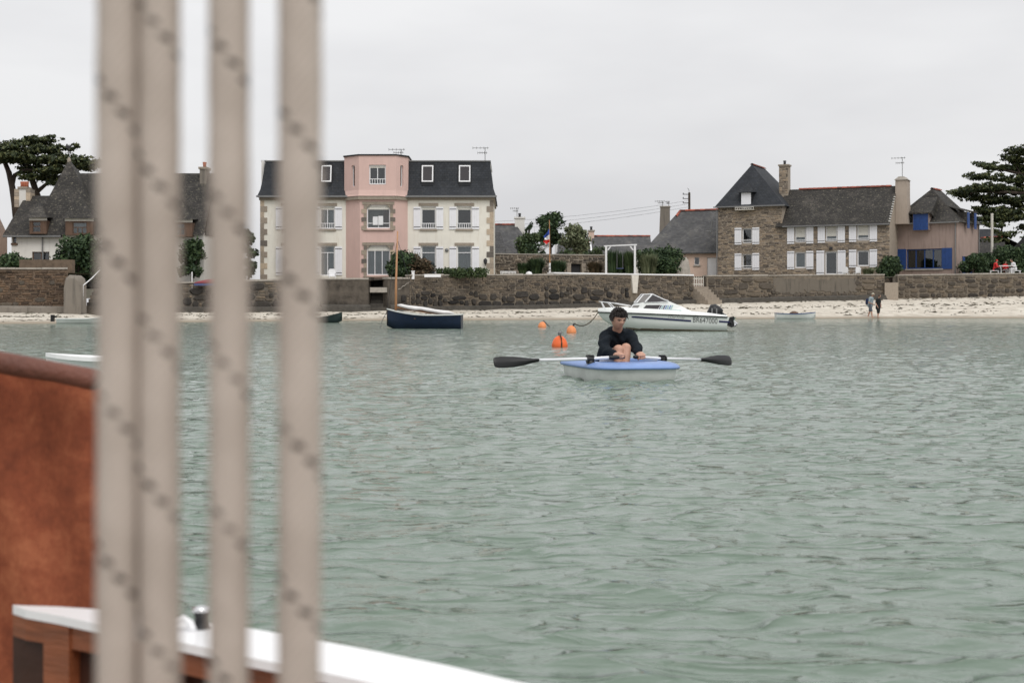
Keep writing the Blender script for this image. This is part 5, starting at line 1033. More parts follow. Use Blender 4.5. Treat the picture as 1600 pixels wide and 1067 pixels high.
# power pole and wires
q = P(1077, 335, 165); t = thing('power_pole', 'dark power pole with insulators above the grey roof', 'pole', (q.x, q.y, 4)); zt = P(1077, 301, 165).z - 4
m = MB(); m.tube([(0, 0, 0), (0, 0, zt)], [.17, .13], 8); m.build('shaft', 'bark', t)
for z in (.25, .75, 1.25): m = MB(); m.box(-.75, .1, -.05, .05, zt - z, zt - z + .07); m.tube([(-.7, 0, zt - z), (-.7, 0, zt - z + .22)], .05, 5); m.build('crossarm', 'iron', t)
m = MB(); m.tube([(0, 0, zt), (-.05, 0, zt + .35), (-.2, 0, zt + .5)], .03, 5); m.build('pole_lamp', 'zinc', t)
for i, (ya, yb, lb) in enumerate(((344, 314, 'topmost thin wire crossing the sky left of the power pole'), (352, 319, 'middle thin wire crossing the sky left of the power pole'), (359, 324, 'lowest thin wire crossing the sky left of the power pole'))):
    a, b = P(560, ya, 190), P(1074, yb, 165); pts = [a.lerp(b, u / 10) + Vector((0, 0, -1.2 * 4 * (u / 10) * (1 - u / 10))) for u in range(11)]; m = MB(); m.tube(pts, .013, 4); tag(m.build('power_line', 'iron'), lb, 'wire', 'overhead wires')
# small things behind the walls
def garden_chair(px, py, Y, label, rz=0.0):
    q_ = P(px, py, Y); t_ = thing('garden_chair', label, 'chair', tuple(q_), rz, 'white garden chairs')
    m = MB(); m.box(-.22, .22, -.22, .22, .42, .46); m.build('seat', 'white_paint', t_); m = MB(); pr = [(-.24, .46), (-.25, .8), (-.15, .95), (.15, .95), (.25, .8), (.24, .46)]; m.prism(pr[::-1], .2, .24); m.build('backrest', 'white_paint', t_)
    for x in (-.2, .2):
        for y in (-.2, .2): m = MB(); m.box(x - .025, x + .025, y - .025, y + .025, 0, .42); m.build('leg', 'white_paint', t_)
        m = MB(); m.box(x * 1.2 - .025, x * 1.2 + .025, -.22, .2, .64, .67); m.build('armrest', 'white_paint', t_)
garden_chair(1322, 435, 118.5, 'white garden chair nearest the glass door of the stone house', 2.6); garden_chair(1339, 435, 118.3, 'white garden chair nearest the thin pale plant', 3.4); garden_chair(519, 442, 95.6, 'white chair on top of the blackened wall before the cream house', .2)
q = P(1572, 428.5, 119.8); t = thing('picnic_table', 'white picnic table on the terrace by the dark hedge', 'table', tuple(q)); m = MB(); m.box(-.75, .75, -.4, .4, .66, .72); m.build('table_top', 'white_paint', t)
for x in (-.55, .55): m = MB(); m.box(x - .05, x + .05, -.3, .3, -.1, .66); m.build('leg', 'white_paint', t)
q = P(794, 431, 109.5); t = thing('picket_fence', 'short white picket fence on the wall beside the cream house', 'fence', tuple(q)); 
for i in range(11): m = MB(); x = -.56 + i * .112; m.box(x - .035, x + .035, -.02, .02, -.2, .36); m.build('picket', 'white_paint', t)
for z in (.05, .3): m = MB(); m.box(-.62, .62, .022, .05, z, z + .06); m.build('rail', 'white_paint', t)
m = MB(); m.smooth = True; m.lathe([(.26, -.1), (.27, .1), (.2, .26), (.05, .33)], 14); o = m.build('white_dome', 'white_paint'); o.location = P(826.5, 431, 108); tag(o, 'small white rounded dome on the wall left of the flagpole', 'ornament')
m = MB(); m.box(-.55, .55, -.15, .15, -.05, .14); o = m.build('white_trough', 'white_paint'); o.location = P(676, 432, 95.3); tag(o, 'long white planter trough on the wall before the hedge', 'planter')
m = MB(); m.box(-.09, .09, -.09, .09, -.1, .4); m.box(-.12, .12, -.12, .12, .402, .46); o = m.build('white_post', 'white_paint'); o.location = P(645.5, 434, 95.2); tag(o, 'short white post where the stone wall begins', 'post')
q = P(302, 446, 88.6); t = thing('kayak', 'red and blue kayak lying on the wall between the ropes', 'kayak', tuple(q)); m = MB(); m.smooth = True
m.loft([[(x, r_ * math.cos(a), .12 + .3 * (x + .2) * .2 + r_ * .7 * math.sin(a)) for a in [k_ * .785 for k_ in range(8)]] for x, r_ in ((0.0, .03), (.3, .16), (.9, .27), (1.8, .3), (2.6, .2), (3.1, .03))], True, True, True); m.build('hull', 'kayak_red', t)
m = MB(); m.box(.1, 2.8, -.29, -.25, -.02, .12); m.build('stripe', 'kayak_blue', t)
m = MB(); m.tube([(-.08, 0, -.2), (-.08, 0, .85)], .035, 6); tag(o := m.build('white_stake', 'white_paint'), 'thin white stake beside the red and blue kayak', 'stake'); o.location = q
m = MB(); m.tube([(0, 0, 0), (0, 0, 5.4)], .12, 8); o = m.build('mast_pole', 'off_white_wood'); o.location = P(1550, 428, 127); tag(o, 'tall bare pole standing before the cypress branches', 'pole')
m = MB(); rr = random.Random(4); pts = [(math.cos(a) * rr.uniform(.5, .8), math.sin(a) * rr.uniform(.3, .5)) for a in [k_ * .9 for k_ in range(7)]]; m.loft([[(x, y, 0) for x, y in pts], [(x * .8, y * .8, .8) for x, y in pts], [(x * .4 + .1, y * .4, 1.5) for x, y in pts], [(x * .1 + .1, y * .1, 1.75) for x, y in pts]], True, False, True); o = m.build('garden_rock', 'concrete'); o.location = P(1069, 436, 112.5); tag(o, 'pale pointed rock beside the salmon house windows', 'rock')
fr_, ln_ = wall_frame(-60, 106); m = MB(); m.box(0, 3.0, 0, .5, -.2, .55); o = m.build('low_rubble_wall', 'wall_mortar_brown'); o.location = P(30, 421, 80.5); tag(o, 'low rubble parapet on top of the brown wall below the cottage', 'wall', None, 'thing')

# ------------------------------------------------------------------ boats
def hull_rings(st, side_pts):
    """st: (x, half beam, sheer z, chine half beam, chine z, keel z); ring from port sheer round the keel to starboard sheer"""
    rings = []
    for (x, b, zs, bc, zc_, zk_) in st:
        half = [(0, zk_), (bc * .55, zk_ + (zc_ - zk_) * .42), (bc, zc_), ((bc + b) / 2 * 1.02, (zc_ + zs) / 2), (b, zs)]
        rings.append([(x, -y, z) for y, z in half[::-1]] + [(x, y, z) for y, z in half[1:]])
    return rings
def open_boat(name, label, loc, rz, st, hmat, rim, inner, group=None, thick=.04, thwarts=(), rim_w=.03):
    t = thing(name, label, 'boat', loc, rz, group); rings = hull_rings(st, 5); m = MB(); m.smooth = True; m.loft(rings, False); m.add(rings[-1], [tuple(range(9))]); m.build('hull', hmat, t)
    ins = []
    for (x, b, zs, bc, zc_, zk_) in st:
        f_ = max(.02, b - thick); ins.append([(x, -f_, zs - .005), (x, -max(.01, bc - thick), zc_ + .06), (x, 0, zk_ + .09), (x, max(.01, bc - thick), zc_ + .06), (x, f_, zs - .005)])
    m = MB(); m.smooth = True; m.loft(ins, False); m.build('lining', inner, t)
    m = MB()
    for s_ in (-1, 1):
        m.loft([[(x, s_ * (b + rim_w * .5), zs - .03), (x, s_ * (b + rim_w * .5), zs + .015), (x, s_ * max(0, b - thick - .01), zs + .015), (x, s_ * max(0, b - thick - .01), zs - .03)] for (x, b, zs, *_r) in st], True, True, True)
    x, b, zs = st[-1][:3]; m.box(x - .03, x + .02, -b, b, zs - .028, zs + .012); m.build('gunwale', rim, t)
    for (x, b, z) in thwarts: m = MB(); m.box(x - .11, x + .11, -b, b, z - .03, z); m.build('thwart', 'brown_wood', t)
    return t
def stations(L, B, fb_bow, fb_mid, fb_st, draft=.12, stern=.8, n=9, rake=.0):
    out_ = []
    for i in range(n):
        q = i / (n - 1); b = B / 2 * (math.sin(min(1, q / .62) * math.pi / 2) ** .75 if q < .62 else 1 - (1 - stern) * ((q - .62) / .38) ** 1.6); b = max(.012, b)
        zs = fb_mid + (fb_bow - fb_mid) * max(0, 1 - q / .55) ** 1.8 + (fb_st - fb_mid) * max(0, (q - .55) / .45) ** 1.8
        x = -L / 2 + L * q; kz = -draft if q > .12 else -draft + (fb_bow * .55) * (1 - q / .12) ** 1.5
        out_.append((x, b, zs, b * (.55 + .25 * q), -.02 + (.12 if q < .05 else 0), kz))
    return out_
# navy sailing dinghy at its mooring
Y = 51.5; q = P(663, 514, Y); k = Y / F; st = stations(118 * k, 1.25, .72, .50, .52, .1, .82)
st = [(x + (-.0 if i else 0), b, zs, bc, zc_, kz) for i, (x, b, zs, bc, zc_, kz) in enumerate(st)]
t = open_boat('sailing_dinghy', 'navy blue sailing dinghy with bare wooden mast and furled white sail', (q.x, q.y, 0), R(-3), st, 'navy_hull', 'boat_white', 'brown_wood', None, thwarts=((-.2, .5, .38), (.7, .5, .38)))
m = MB(); m.smooth = True; m.tube([(-45 * k, 0, .1), (-44.5 * k, 0, 70 * k), (-42 * k, 0, 152 * k)], [.048, .042, .022], 8); m.build('mast', 'mast_wood', t)
m = MB(); m.smooth = True; m.tube([(-43 * k, 0, 33 * k), (0, -.04, 26 * k), (52 * k, -.1, 19.5 * k)], .032, 8); m.build('boom', 'mast_wood', t)
m = MB(); m.smooth = True; g = random.Random(3)
m.loft([[(x * k, -.05 + (-.05) * (x + 42) / 90 + r_ * math.cos(a) * 1.1, (36 - (x + 42) * .145) * k + r_ * .75 * math.sin(a) + .015 * math.sin(x)) for a in [k_ * .6283 for k_ in range(10)]] for x, r_ in ((-42, .04), (-36, .085), (-26, .10), (-14, .12), (-4, .095), (6, .11), (18, .10), (30, .115), (40, .09), (47, .04))], True, True, True); m.build('furled_sail', 'sail_cloth', t)
m = MB(); m.tube([(-42.5 * k, 0, 140 * k), (-12 * k, .4, 30 * k)], .008, 4); m.tube([(-42.5 * k, 0, 140 * k), (-60 * k, 0, 22 * k)], .008, 4); m.build('stay', 'iron', t)
m = MB(); m.tube([(-59 * k, 0, .6), (-66 * k, 0, .3), (-71 * k, 0, -.05)], .012, 4); m.build('mooring_line', 'zinc', t)
# little boats by the sand
Y = 72; q = P(497, 504.5, Y); open_boat('rowing_boat', 'dark green rowing boat by the sand, half hidden by the ropes', (q.x, q.y, 0), R(176), stations(76 * Y / F, 1.1, .52, .26, .3, .1), 'green_hull', 'green_hull', 'green_hull', 'small boats by the sand')
Y = 67.5; q = P(132, 505.7, Y); t = open_boat('rowing_boat', 'small white tender with a dark outboard below the brown wall', (q.x, q.y, 0), R(183), stations(80 * Y / F, 1.1, .34, .24, .24, .08), 'boat_white', 'boat_white', 'boat_white', 'small boats by the sand')
m = MB(); m.box(1.42, 1.56, -.12, .12, .1, .42); m.box(1.3, 1.45, -.05, .05, .28, .36); m.build('outboard_motor', 'black_plastic', t)
Y = 94; q = P(1243, 499.3, Y); t = open_boat('rowing_boat', 'white rowing boat with a blue gunwale at the edge of the sand', (q.x, q.y, 0), R(178), stations(62 * Y / F, 1.15, .46, .36, .40, .1, .85), 'boat_white', 'blue_paint', 'boat_white', 'small boats by the sand')
m = MB(); m.smooth = True; m.lathe([(.3, 0), (.28, .1), (.12, .18), (.02, .19)], 10, Matrix.Translation((.1, 0, .34))); m.build('tarpaulin', 'brown_wood', t)
Y = 16.5; q = P(158, 582, Y); t = open_boat('skiff', 'white skiff showing just above the tan sail roll, behind the ropes', (q.x, q.y, 0), R(4), stations(1.25, .7, .215, .17, .18, .08, .85), 'gunwale_white', 'gunwale_white', 'gunwale_white')

# ------------------------------------------------------------------ motor boat
Y = 46.6; k = Y / F; q = P(1040, 517, Y); t = thing('motorboat', 'white cabin motorboat with navy stripe and raised outboard engine', 'boat', (q.x, q.y, 0), R(2)); X = lambda px: (px - 1040) * k; Z = lambda py: (517 - py) * k
stn = []
for px, b, zs, bc, zc_, zk_ in ((934, .02, 488, .01, 490, 490), (942, .20, 488.3, .08, 498, 500), (955, .42, 488.7, .22, 505, 508), (972, .60, 489.2, .40, 510, 516), (995, .76, 490, .60, 513.5, 521), (1030, .88, 491.3, .76, 515, 523), (1070, .93, 493, .83, 515.5, 523), (1105, .93, 494.3, .84, 516, 523), (1129, .91, 495.5, .82, 516.5, 523)):
    stn.append((X(px), b, Z(zs), bc, Z(zc_), Z(zk_)))
rings = hull_rings(stn, 5); m = MB(); m.smooth = True; m.loft(rings, False); rk = [(p[0] + (.07 if abs(p[2] - stn[-1][2]) < .01 else 0), p[1], p[2]) for p in rings[-1]]; m.smooth = False; m.loft([rings[-1], rk], False); m.add(rk, [tuple(range(9))]); hull = m.build('hull', 'gel_coat', t)
m = MB(); m.smooth = True                                                        # deck moulding above the rubbing strake
deck = []
for i, (x, b, zs, bc, zc_, zk_) in enumerate(stn):
    hgt = (.10, .12, .14, .16, .17, .16, .13, .10, .06)[i]; deck.append([(x, -b - .015, zs + .015), (x, -b * .97, zs + hgt * .6), (x, -b * .86, zs + hgt), (x, 0, zs + hgt * 1.25), (x, b * .86, zs + hgt), (x, b * .97, zs + hgt * .6), (x, b + .015, zs + .015)])
m.loft(deck, False); m.add(deck[-1], [tuple(range(7))]); m.build('deck', 'gel_coat', t)
m = MB()
for s_ in (-1, 1): m.loft([[(x, s_ * (b + .035), zs - .022), (x, s_ * (b + .035), zs + .018), (x, s_ * (b - .02), zs + .018), (x, s_ * (b - .02), zs - .022)] for (x, b, zs, *_r) in stn], True, True, True)
m.build('rubbing_strake', 'black_rubber', t)
def on_hull(px, py):                                                             # a point on the near topside, 6 mm proud
    x = X(px); z = Z(py); b = np.interp(x, [s_[0] for s_ in stn], [s_[1] for s_ in stn]); bc = np.interp(x, [s_[0] for s_ in stn], [s_[3] for s_ in stn]); zs = np.interp(x, [s_[0] for s_ in stn], [s_[2] for s_ in stn]); zc_ = np.interp(x, [s_[0] for s_ in stn], [s_[4] for s_ in stn])
    u = (z - zc_) / (zs - zc_); mid = (bc + b) / 2 * 1.02; y = bc + (mid - bc) * u * 2 if u < .5 else mid + (b - mid) * (u - .5) * 2; return Vector((x, -float(y) - .012, z))
def strip(pts, h, mat, name):
    m = MB(); a = [on_hull(*p) for p in pts]; up = Vector((0, 0, h / 2)); m.loft([[p - up, p + up, p + up + Vector((0, .02, 0)), p - up + Vector((0, .02, 0))] for p in a], True, True, True); return m.build(name, mat, t)
strip([(983 + i * 6, 495 + i * .42) for i in range(16)], .055, 'stripe_navy', 'side_stripe'); strip([(1116 + i * 5.5, 502 + i * .35) for i in range(4)], .055, 'stripe_navy', 'side_stripe')
strip([(975 + i * 12, 513.2 + i * .33) for i in range(14)], .05, 'weed', 'waterline_growth')
def lettering(txt, pa, pb, hpx, mat, name, shear=0.0):
    cu = bpy.data.curves.new(name, 'FONT'); cu.body = txt; cu.size = 1; cu.offset = -.012; cu.shear = shear; ob = bpy.data.objects.new(name, cu); COL.objects.link(ob); bpy.context.view_layer.update()
    me = bpy.data.meshes.new_from_object(ob.evaluated_get(bpy.context.evaluated_depsgraph_get())); bpy.data.objects.remove(ob)
    co = np.array([v.co[:] for v in me.vertices]); mn, mx = co.min(0), co.max(0); A, B = on_hull(*pa), on_hull(*pb)
    for v in me.vertices:
        u = (v.co.x - mn[0]) / (mx[0] - mn[0]); w_ = (v.co.y - mn[1]) / (mx[1] - mn[1]); px = pa[0] + (pb[0] - pa[0]) * u; py = pa[1] + (pb[1] - pa[1]) * u - hpx * w_; v.co = on_hull(px, py) - Vector((0, .006, 0))
    me.materials.clear(); me.materials.append(M_[mat]); return place(name, me, t)
lettering('BR647000', (1076, 503.2), (1113.5, 505.4), 7.8, 'black_plastic', 'registration_number'); lettering("L'Char Farniar", (1038, 496.8), (1063.5, 498.2), 4.0, 'zinc', 'boat_name', .3)
# cuddy cabin, windscreen and side windows
cab = [(972, 487.5, .30), (985, 480.5, .42), (993, 474.5, .50), (1000, 472.5, .56), (1030, 472, .62), (1040, 470.5, .64), (1060, 478.5, .68), (1078, 487.8, .70)]
m = MB(); base = 489.5
rings = [[(X(px), -w_ * 1.10, Z(base + (px - 972) * .03)), (X(px), -w_ * .92, Z(py) * .96 + Z(base) * .04), (X(px), -w_ * .8, Z(py)), (X(px), w_ * .8, Z(py)), (X(px), w_ * 1.1, Z(base))] for px, py, w_ in cab]
m.loft(rings, False); m.add(rings[0], [tuple(range(5))]); m.add(rings[-1], [tuple(range(5))]); m.build('cabin', 'gel_coat', t)
def cab_y(px, py):
    w_ = np.interp(px, [c_[0] for c_ in cab], [c_[2] for c_ in cab]); top = np.interp(px, [c_[0] for c_ in cab], [c_[1] for c_ in cab]); u = (base - py) / (base - top); return -float(w_ * (1.10 - .18 * u)) - .012
def cab_poly(pts, mat, name):
    m = MB(); v = [Vector((X(a), cab_y(a, b), Z(b))) for a, b in pts]; n = len(v); m.add([p for p in v] + [p + Vector((0, .03, 0)) for p in v], [tuple(range(n - 1, -1, -1)), *[(i, (i + 1) % n, (i + 1) % n + n, i + n) for i in range(n)]]); return m.build(name, mat, t)
cab_poly([(977, 483.3), (983, 477.8), (985.5, 477.5), (981, 483.3)], 'smoke_glass', 'side_window'); cab_poly([(983, 483.3), (987.5, 477.3), (996, 477.2), (992, 483.3)], 'smoke_glass', 'side_window')
cab_poly([(1000.5, 483), (1006, 477), (1028, 476.8), (1023.5, 483)], 'tinted_glass', 'side_window')
for i, (a, mt) in enumerate(((1026, 'stripe_navy'), (1029, 'stripe_teal'), (1032, 'stripe_navy'), (1035, 'stripe_blue'), (1038, 'stripe_teal'), (1041, 'stripe_blue'), (1044, 'stripe_teal'))): cab_poly([(a - 1.2, 483.2), (a + 2.6 - i * .1, 477.2), (a + 4.1 - i * .1, 477.2), (a + .5, 483.2)], mt, 'decal_stripe')
cab_poly([(1030, 485), (1030, 483.8), (1060, 484.6), (1060, 485.6)], 'stripe_teal', 'decal_stripe')
m = MB(); W_ = lambda px, py, y: Vector((X(px), y, Z(py)))                       # raked windscreen
fr_pts = [(993, 473, 1005, 460.2), (1001, 472.6, 1013.5, 459.2)]
for s_ in (-1, 1):
    m.tube([W_(993, 473, s_ * .40), W_(1003.5, 460.5, s_ * .34)], .022, 6); m.tube([W_(1004.5, 472.3, s_ * .56), W_(1016, 460, s_ * .50)], .026, 6); m.tube([W_(1003.5, 460.5, s_ * .34), W_(1016, 460, s_ * .50)], .022, 6); m.tube([W_(1016, 460, s_ * .5), W_(1033, 468.2, s_ * .6), W_(1040, 470.6, s_ * .64)], .018, 6)
m.tube([W_(1003.5, 460.5, -.34), W_(1003.5, 460.5, .34)], .022, 6); m.tube([W_(993, 473, -.4), W_(993, 473, .4)], .02, 6); m.build('windscreen_frame', 'white_paint', t)
for s_ in (-1, 1):
    m = MB(); m.add([W_(994, 472.8, s_ * .41), W_(1004, 472.3, s_ * .55), W_(1015.5, 460.3, s_ * .49), W_(1004, 460.8, s_ * .35)], [(0, 1, 2, 3)]); m.build('windscreen_pane', 'smoke_glass', t)
    m = MB(); m.add([W_(1005.5, 472.3, s_ * .56), W_(1039, 471.2, s_ * .64), W_(1016.5, 460.6, s_ * .5)], [(0, 1, 2)]); m.build('windscreen_pane', 'tinted_glass', t)
m = MB(); m.add([W_(994, 472.8, -.39), W_(994, 472.8, .39), W_(1004, 460.8, .33), W_(1004, 460.8, -.33)], [(0, 1, 2, 3)]); m.build('windscreen_pane', 'smoke_glass', t)
m = MB()
for s_ in (-1, 1):
    m.tube([W_(983, 478, s_ * .42), W_(960, 474, s_ * .36), W_(936, 471.5, s_ * .05)], .014, 6); m.tube([W_(939, 471.8, s_ * .1), W_(945, 483.5, s_ * .22)], .013, 6); m.tube([W_(950, 473, s_ * .26), W_(961, 483.5, s_ * .42)], .013, 6)
m.build('bow_rail', 'white_paint', t)
e_ = Vector((X(1121), 0, Z(490)))                                                # outboard tilted up over the transom
m = MB(); m.smooth = True; m.loft([[(X(px) + dx * c_, .17 * s_ * w_, Z(py) + dz * c_) for c_, s_ in [(math.cos(a), math.sin(a)) for a in [k_ * .785 for k_ in range(8)]]] for px, py, dx, dz, w_ in ((1106, 486, .02, .02, .3), (1108, 484, .06, .16, .9), (1114, 484.5, .08, .20, 1.1), (1121, 487, .08, .17, 1.1), (1127, 490, .07, .12, 1.0))], True, True, True); m.build('engine_cowl', 'black_plastic', t)
m = MB(); m.box(X(1110.5), X(1112.3), -.2, .2, Z(490), Z(481.8)); m.box(X(1117.5), X(1119.5), -.2, .2, Z(491), Z(482.5)); m.build('cowl_band', 'zinc', t)
m = MB(); m.box(X(1128), X(1134), -.16, .16, Z(505), Z(491)); m.build('engine_bracket', 'zinc', t)
m = MB(); m.tube([W_(1126, 491, 0), W_(1136, 499, 0), W_(1143, 506, 0)], [.1, .085, .07], 8); m.prism([(X(1138), Z(501)), (X(1140), Z(496)), (X(1146.5), Z(494.5)), (X(1149), Z(496.5)), (X(1146), Z(502.5)), (X(1147), Z(505.5)), (X(1151.5), Z(507.5)), (X(1150), Z(510)), (X(1143), Z(512)), (X(1134), Z(507)), (X(1133.5), Z(503.5))][::-1], -.045, .045); m.build('engine_leg', 'black_plastic', t)
m = MB(); hub = W_(1147.5, 503, 0)
for a in (0, 2.09, 4.19): d = Vector((.06, math.cos(a), math.sin(a))) * .14; m.add([hub, hub + d + Vector((.05, 0, .04)), hub + d * 1.15, hub + d - Vector((.03, 0, .05))], [(0, 1, 2, 3)])
m.tube([hub - Vector((.05, 0, -.05)), hub + Vector((.1, 0, -.08))], .035, 8); m.build('propeller', 'chrome', t)
# mooring buoys
def buoy(label, px, wl_py, rad, hgt, mat, Y, tilt=0.0, eye='shackle'):
    q_ = P(px, wl_py, Y); t_ = thing('mooring_buoy', label, 'buoy', (q_.x, q_.y, 0), 0, 'orange mooring buoys'); m = MB(); m.smooth = True; z0_ = hgt - rad * 1.15
    m.lathe([(rad * .5, -rad * .6), (rad * .95, -rad * .15), (rad, z0_ * .5 + .01), (rad * .93, z0_ + rad * .25), (rad * .76, z0_ + rad * .66), (rad * .48, z0_ + rad * .97), (rad * .18, z0_ + rad * 1.1), (.02, z0_ + rad * 1.13)], 24, Matrix.Rotation(tilt, 4, 'Y')); m.build('float', mat, t_); return t_, q_
Y = 27.3; k = Y / F; t1, q1 = buoy('bright red-orange round buoy with an eye on top, nearest of three', 874.5, 541.5, 12.6 * k, 18 * k, 'orange_plastic', Y)
m = MB(); m.smooth = True; m.tube([(.0, 0, 16 * k), (.0, 0, 20 * k)], .032, 8); m.lathe([(.02, 18 * k), (.035, 20 * k), (.038, 22.5 * k), (.02, 25 * k)], 10); m.build('eye_fitting', 'zinc', t1)
m = MB(); m.tube([(.01, -.05, 18.5 * k), (.03, -12 * k, 14 * k), (.035, -13.3 * k, 6 * k), (.03, -12.6 * k, -.02)], .014, 6); m.build('rope_strop', 'weed', t1)
Y = 54; t2, q2 = buoy('faded orange buoy floating by itself near the sand', 847, 511, 6.6 * Y / F, 9.5 * Y / F, 'faded_orange', Y, .1)
m = MB(); kk = Y / F; m.tube([(1 * kk, 0, 8.5 * kk), (2.5 * kk, 0, 11 * kk), (6 * kk, 0, 7 * kk), (12 * kk, 0, 1 * kk)], .016, 5); m.build('rope_tail', 'iron', t2)
Y = 42.5; t3, q3 = buoy('faded orange buoy tied to the bow of the motorboat', 893, 520.5, 7.8 * Y / F, 12 * Y / F, 'faded_orange', Y, -.08); kk = Y / F
m = MB(); m.tube([(2 * kk, 0, 10 * kk), (3.5 * kk, 0, 14 * kk), (5 * kk, 0, 15 * kk), (3.6 * kk, 0, 12 * kk), (2.2 * kk, 0, 10 * kk)], .024, 5); m.build('shackle', 'iron', t3)
a, b = P(897, 505.5, 42.5), P(936, 485.5, 46.6); m = MB(); pts = [a.lerp(b, u / 12) + Vector((0, 0, -.42 * 4 * (u / 12) * (1 - u / 12) * .55)) for u in range(13)]; m.tube(pts, .018, 5); tag(m.build('mooring_rope', 'weed', None, loc=tuple(a)), 'dark mooring rope sagging from the motorboat bow to its buoy', 'rope')

# ------------------------------------------------------------------ people
def fuse(name, mb, voxel, mat, smooth=6, parent=None, loc=(0, 0, 0)):
    """overlapping limbs fused into one continuous skin"""
    o = mb.build('tmp', mat); md = o.modifiers.new('r', 'REMESH'); md.mode = 'VOXEL'; md.voxel_size = voxel; md.use_smooth_shade = True
    sm = o.modifiers.new('s', 'SMOOTH'); sm.factor = .5; sm.iterations = smooth
    bpy.context.view_layer.update(); me = bpy.data.meshes.new_from_object(o.evaluated_get(bpy.context.evaluated_depsgraph_get())); bpy.data.objects.remove(o)
    me.name = name; me.materials.clear(); me.materials.append(M_[mat])
    base = Vector(loc)
    if parent is not None: base = WM[parent.name].translation
    for v in me.vertices: v.co = v.co - base
    ob = bpy.data.objects.new(name, me); COL.objects.link(ob)
    if parent is not None: ob.parent = parent; WM[ob.name] = WM[parent.name].copy()
    else: ob.location = loc; WM[ob.name] = Matrix.Translation(base)
    return ob
def limb(mb, pts, rad, seg=14, sx=1.0): mb.smooth = True; mb.tube(pts, rad, seg, sx, 'round')
def head_shape(mb, c, face, up, s):
    """skull, jaw, brow, nose, lips, ears; c = middle of the head, s = head height"""
    fy = face.normalized(); fx = fy.cross(up).normalized(); fz = fx.cross(fy).normalized(); M = Matrix((fx, fy, fz)).transposed().to_4x4(); M.translation = c; n, mseg = 26, 34; vs_ = []
    gs = lambda x, m_, w_: math.exp(-((x - m_) / w_) ** 2)
    for i in range(n + 1):
        th = math.pi * i / n
        for j in range(mseg):
            ph = 2 * math.pi * j / mseg; x, y, z = math.sin(th) * math.sin(ph), math.sin(th) * math.cos(ph), math.cos(th)
            rx, ry, rz = .335, .41, .5
            if z < 0: rx *= 1 - .30 * (-z) ** 1.3; ry *= 1 - (.12 if y > 0 else .34) * (-z) ** 1.2
            px, py, pz = x * rx, y * ry, z * rz
            if y > 0:
                f_ = y
                py += .035 * gs(pz, .07, .035) * gs(px, 0, .2) * f_                      # brow
                for e in (-.135, .135): py -= .045 * gs(pz, 0.0, .045) * gs(px, e, .07) * f_   # eye sockets
                ny = max(0, min(1, (.06 - pz) / .19)) if pz > -.15 else 0
                py += .12 * ny * gs(px, 0, .045) * f_                                   # nose
                py += .022 * (gs(pz, -.255, .022) + gs(pz, -.305, .022)) * gs(px, 0, .10) * f_ # lips
                py += .03 * gs(pz, -.42, .06) * gs(px, 0, .1) * f_                       # chin
            vs_.append(Vector((px, py, pz)) * s)
    fs = [(i * mseg + j, i * mseg + (j + 1) % mseg, (i + 1) * mseg + (j + 1) % mseg, (i + 1) * mseg + j) for i in range(n) for j in range(mseg)]
    mb.smooth = True; mb.add(vs_, fs, M)
    for e in (-1, 1): limb(mb, [M @ (Vector((e * .335, -.03, .05)) * s), M @ (Vector((e * .35, -.02, -.10)) * s)], [.045 * s, .03 * s], 8)
    return M
def hand(mb, wrist, grip, axis, back, s=1.0):
    """palm from the wrist to the grip centre, four unequal fingers curled round the handle (direction axis), thumb on the side"""
    wrist, grip = Vector(wrist), Vector(grip); axis = Vector(axis).normalized(); d = (grip - wrist).normalized(); up = Vector(back).normalized()
    pc = wrist.lerp(grip, .55) + up * .012; limb(mb, [wrist, pc + axis * .012, grip + up * .022], [.028 * s, .036 * s, .030 * s], 10, 1.2); limb(mb, [pc - axis * .02, grip + up * .02 - axis * .03], [.024 * s, .022 * s], 10); limb(mb, [pc + axis * .02, grip + up * .02 + axis * .03], [.024 * s, .022 * s], 10)
    for i, (o_, l) in enumerate(((-.034, .92), (-.0115, 1.05), (.0115, 1.0), (.034, .8))):
        b_ = grip + axis * o_ * s + up * .024; f1 = b_ + d * .030 * l + up * .006; f2 = f1 + d * .006 - up * .030 * l; f3 = f2 - d * .026 * l - up * .012; limb(mb, [b_, f1, f2, f3], [.0105 * s, .010 * s, .0095 * s, .008 * s], 8)
    th = pc + axis * -.032 * s; limb(mb, [th, th - axis * .016 + d * .022 - up * .012, th - axis * .004 + d * .045 - up * .030], [.014 * s, .012 * s, .0095 * s], 8)

# the rower
RB = Vector((1.13, 15.4, 0.0)); body = MB()
pel, wst, che, upc, nb, nt = P(956, 566, 15.62), P(957, 550, 15.58), P(960, 534, 15.42), P(963, 524, 15.32), P(964.5, 517.5, 15.24), P(965.5, 508, 15.16)
rs, re, rw, rg = P(946, 527, 15.22), P(943.5, 548, 14.98), P(961, 555, 14.80), P(967.5, 557.5, 14.73)
ls, le, lw, lg = P(985, 525, 15.34), P(994, 542, 15.14), P(997.5, 553.5, 14.98), P(1001.5, 558, 14.93)
rh, rk_, ra = P(950, 566, 15.55), P(966.5, 546.5, 15.02), P(965, 576, 14.95); lh, lk, la = P(966, 566, 15.6), P(978, 544, 15.08), P(977, 576, 14.98)
limb(body, [pel, wst, che, upc], [.12, .112, .125, .09], 16, 1.1); limb(body, [upc, nb, nt, P(966, 503, 15.14)], [.07, .056, .052, .05]); limb(body, [rs, upc, ls], [.05, .075, .05])
limb(body, [rs, re], [.046, .040]); limb(body, [re, rw], [.042, .028]); limb(body, [ls, le], [.046, .040]); limb(body, [le, lw], [.042, .028])
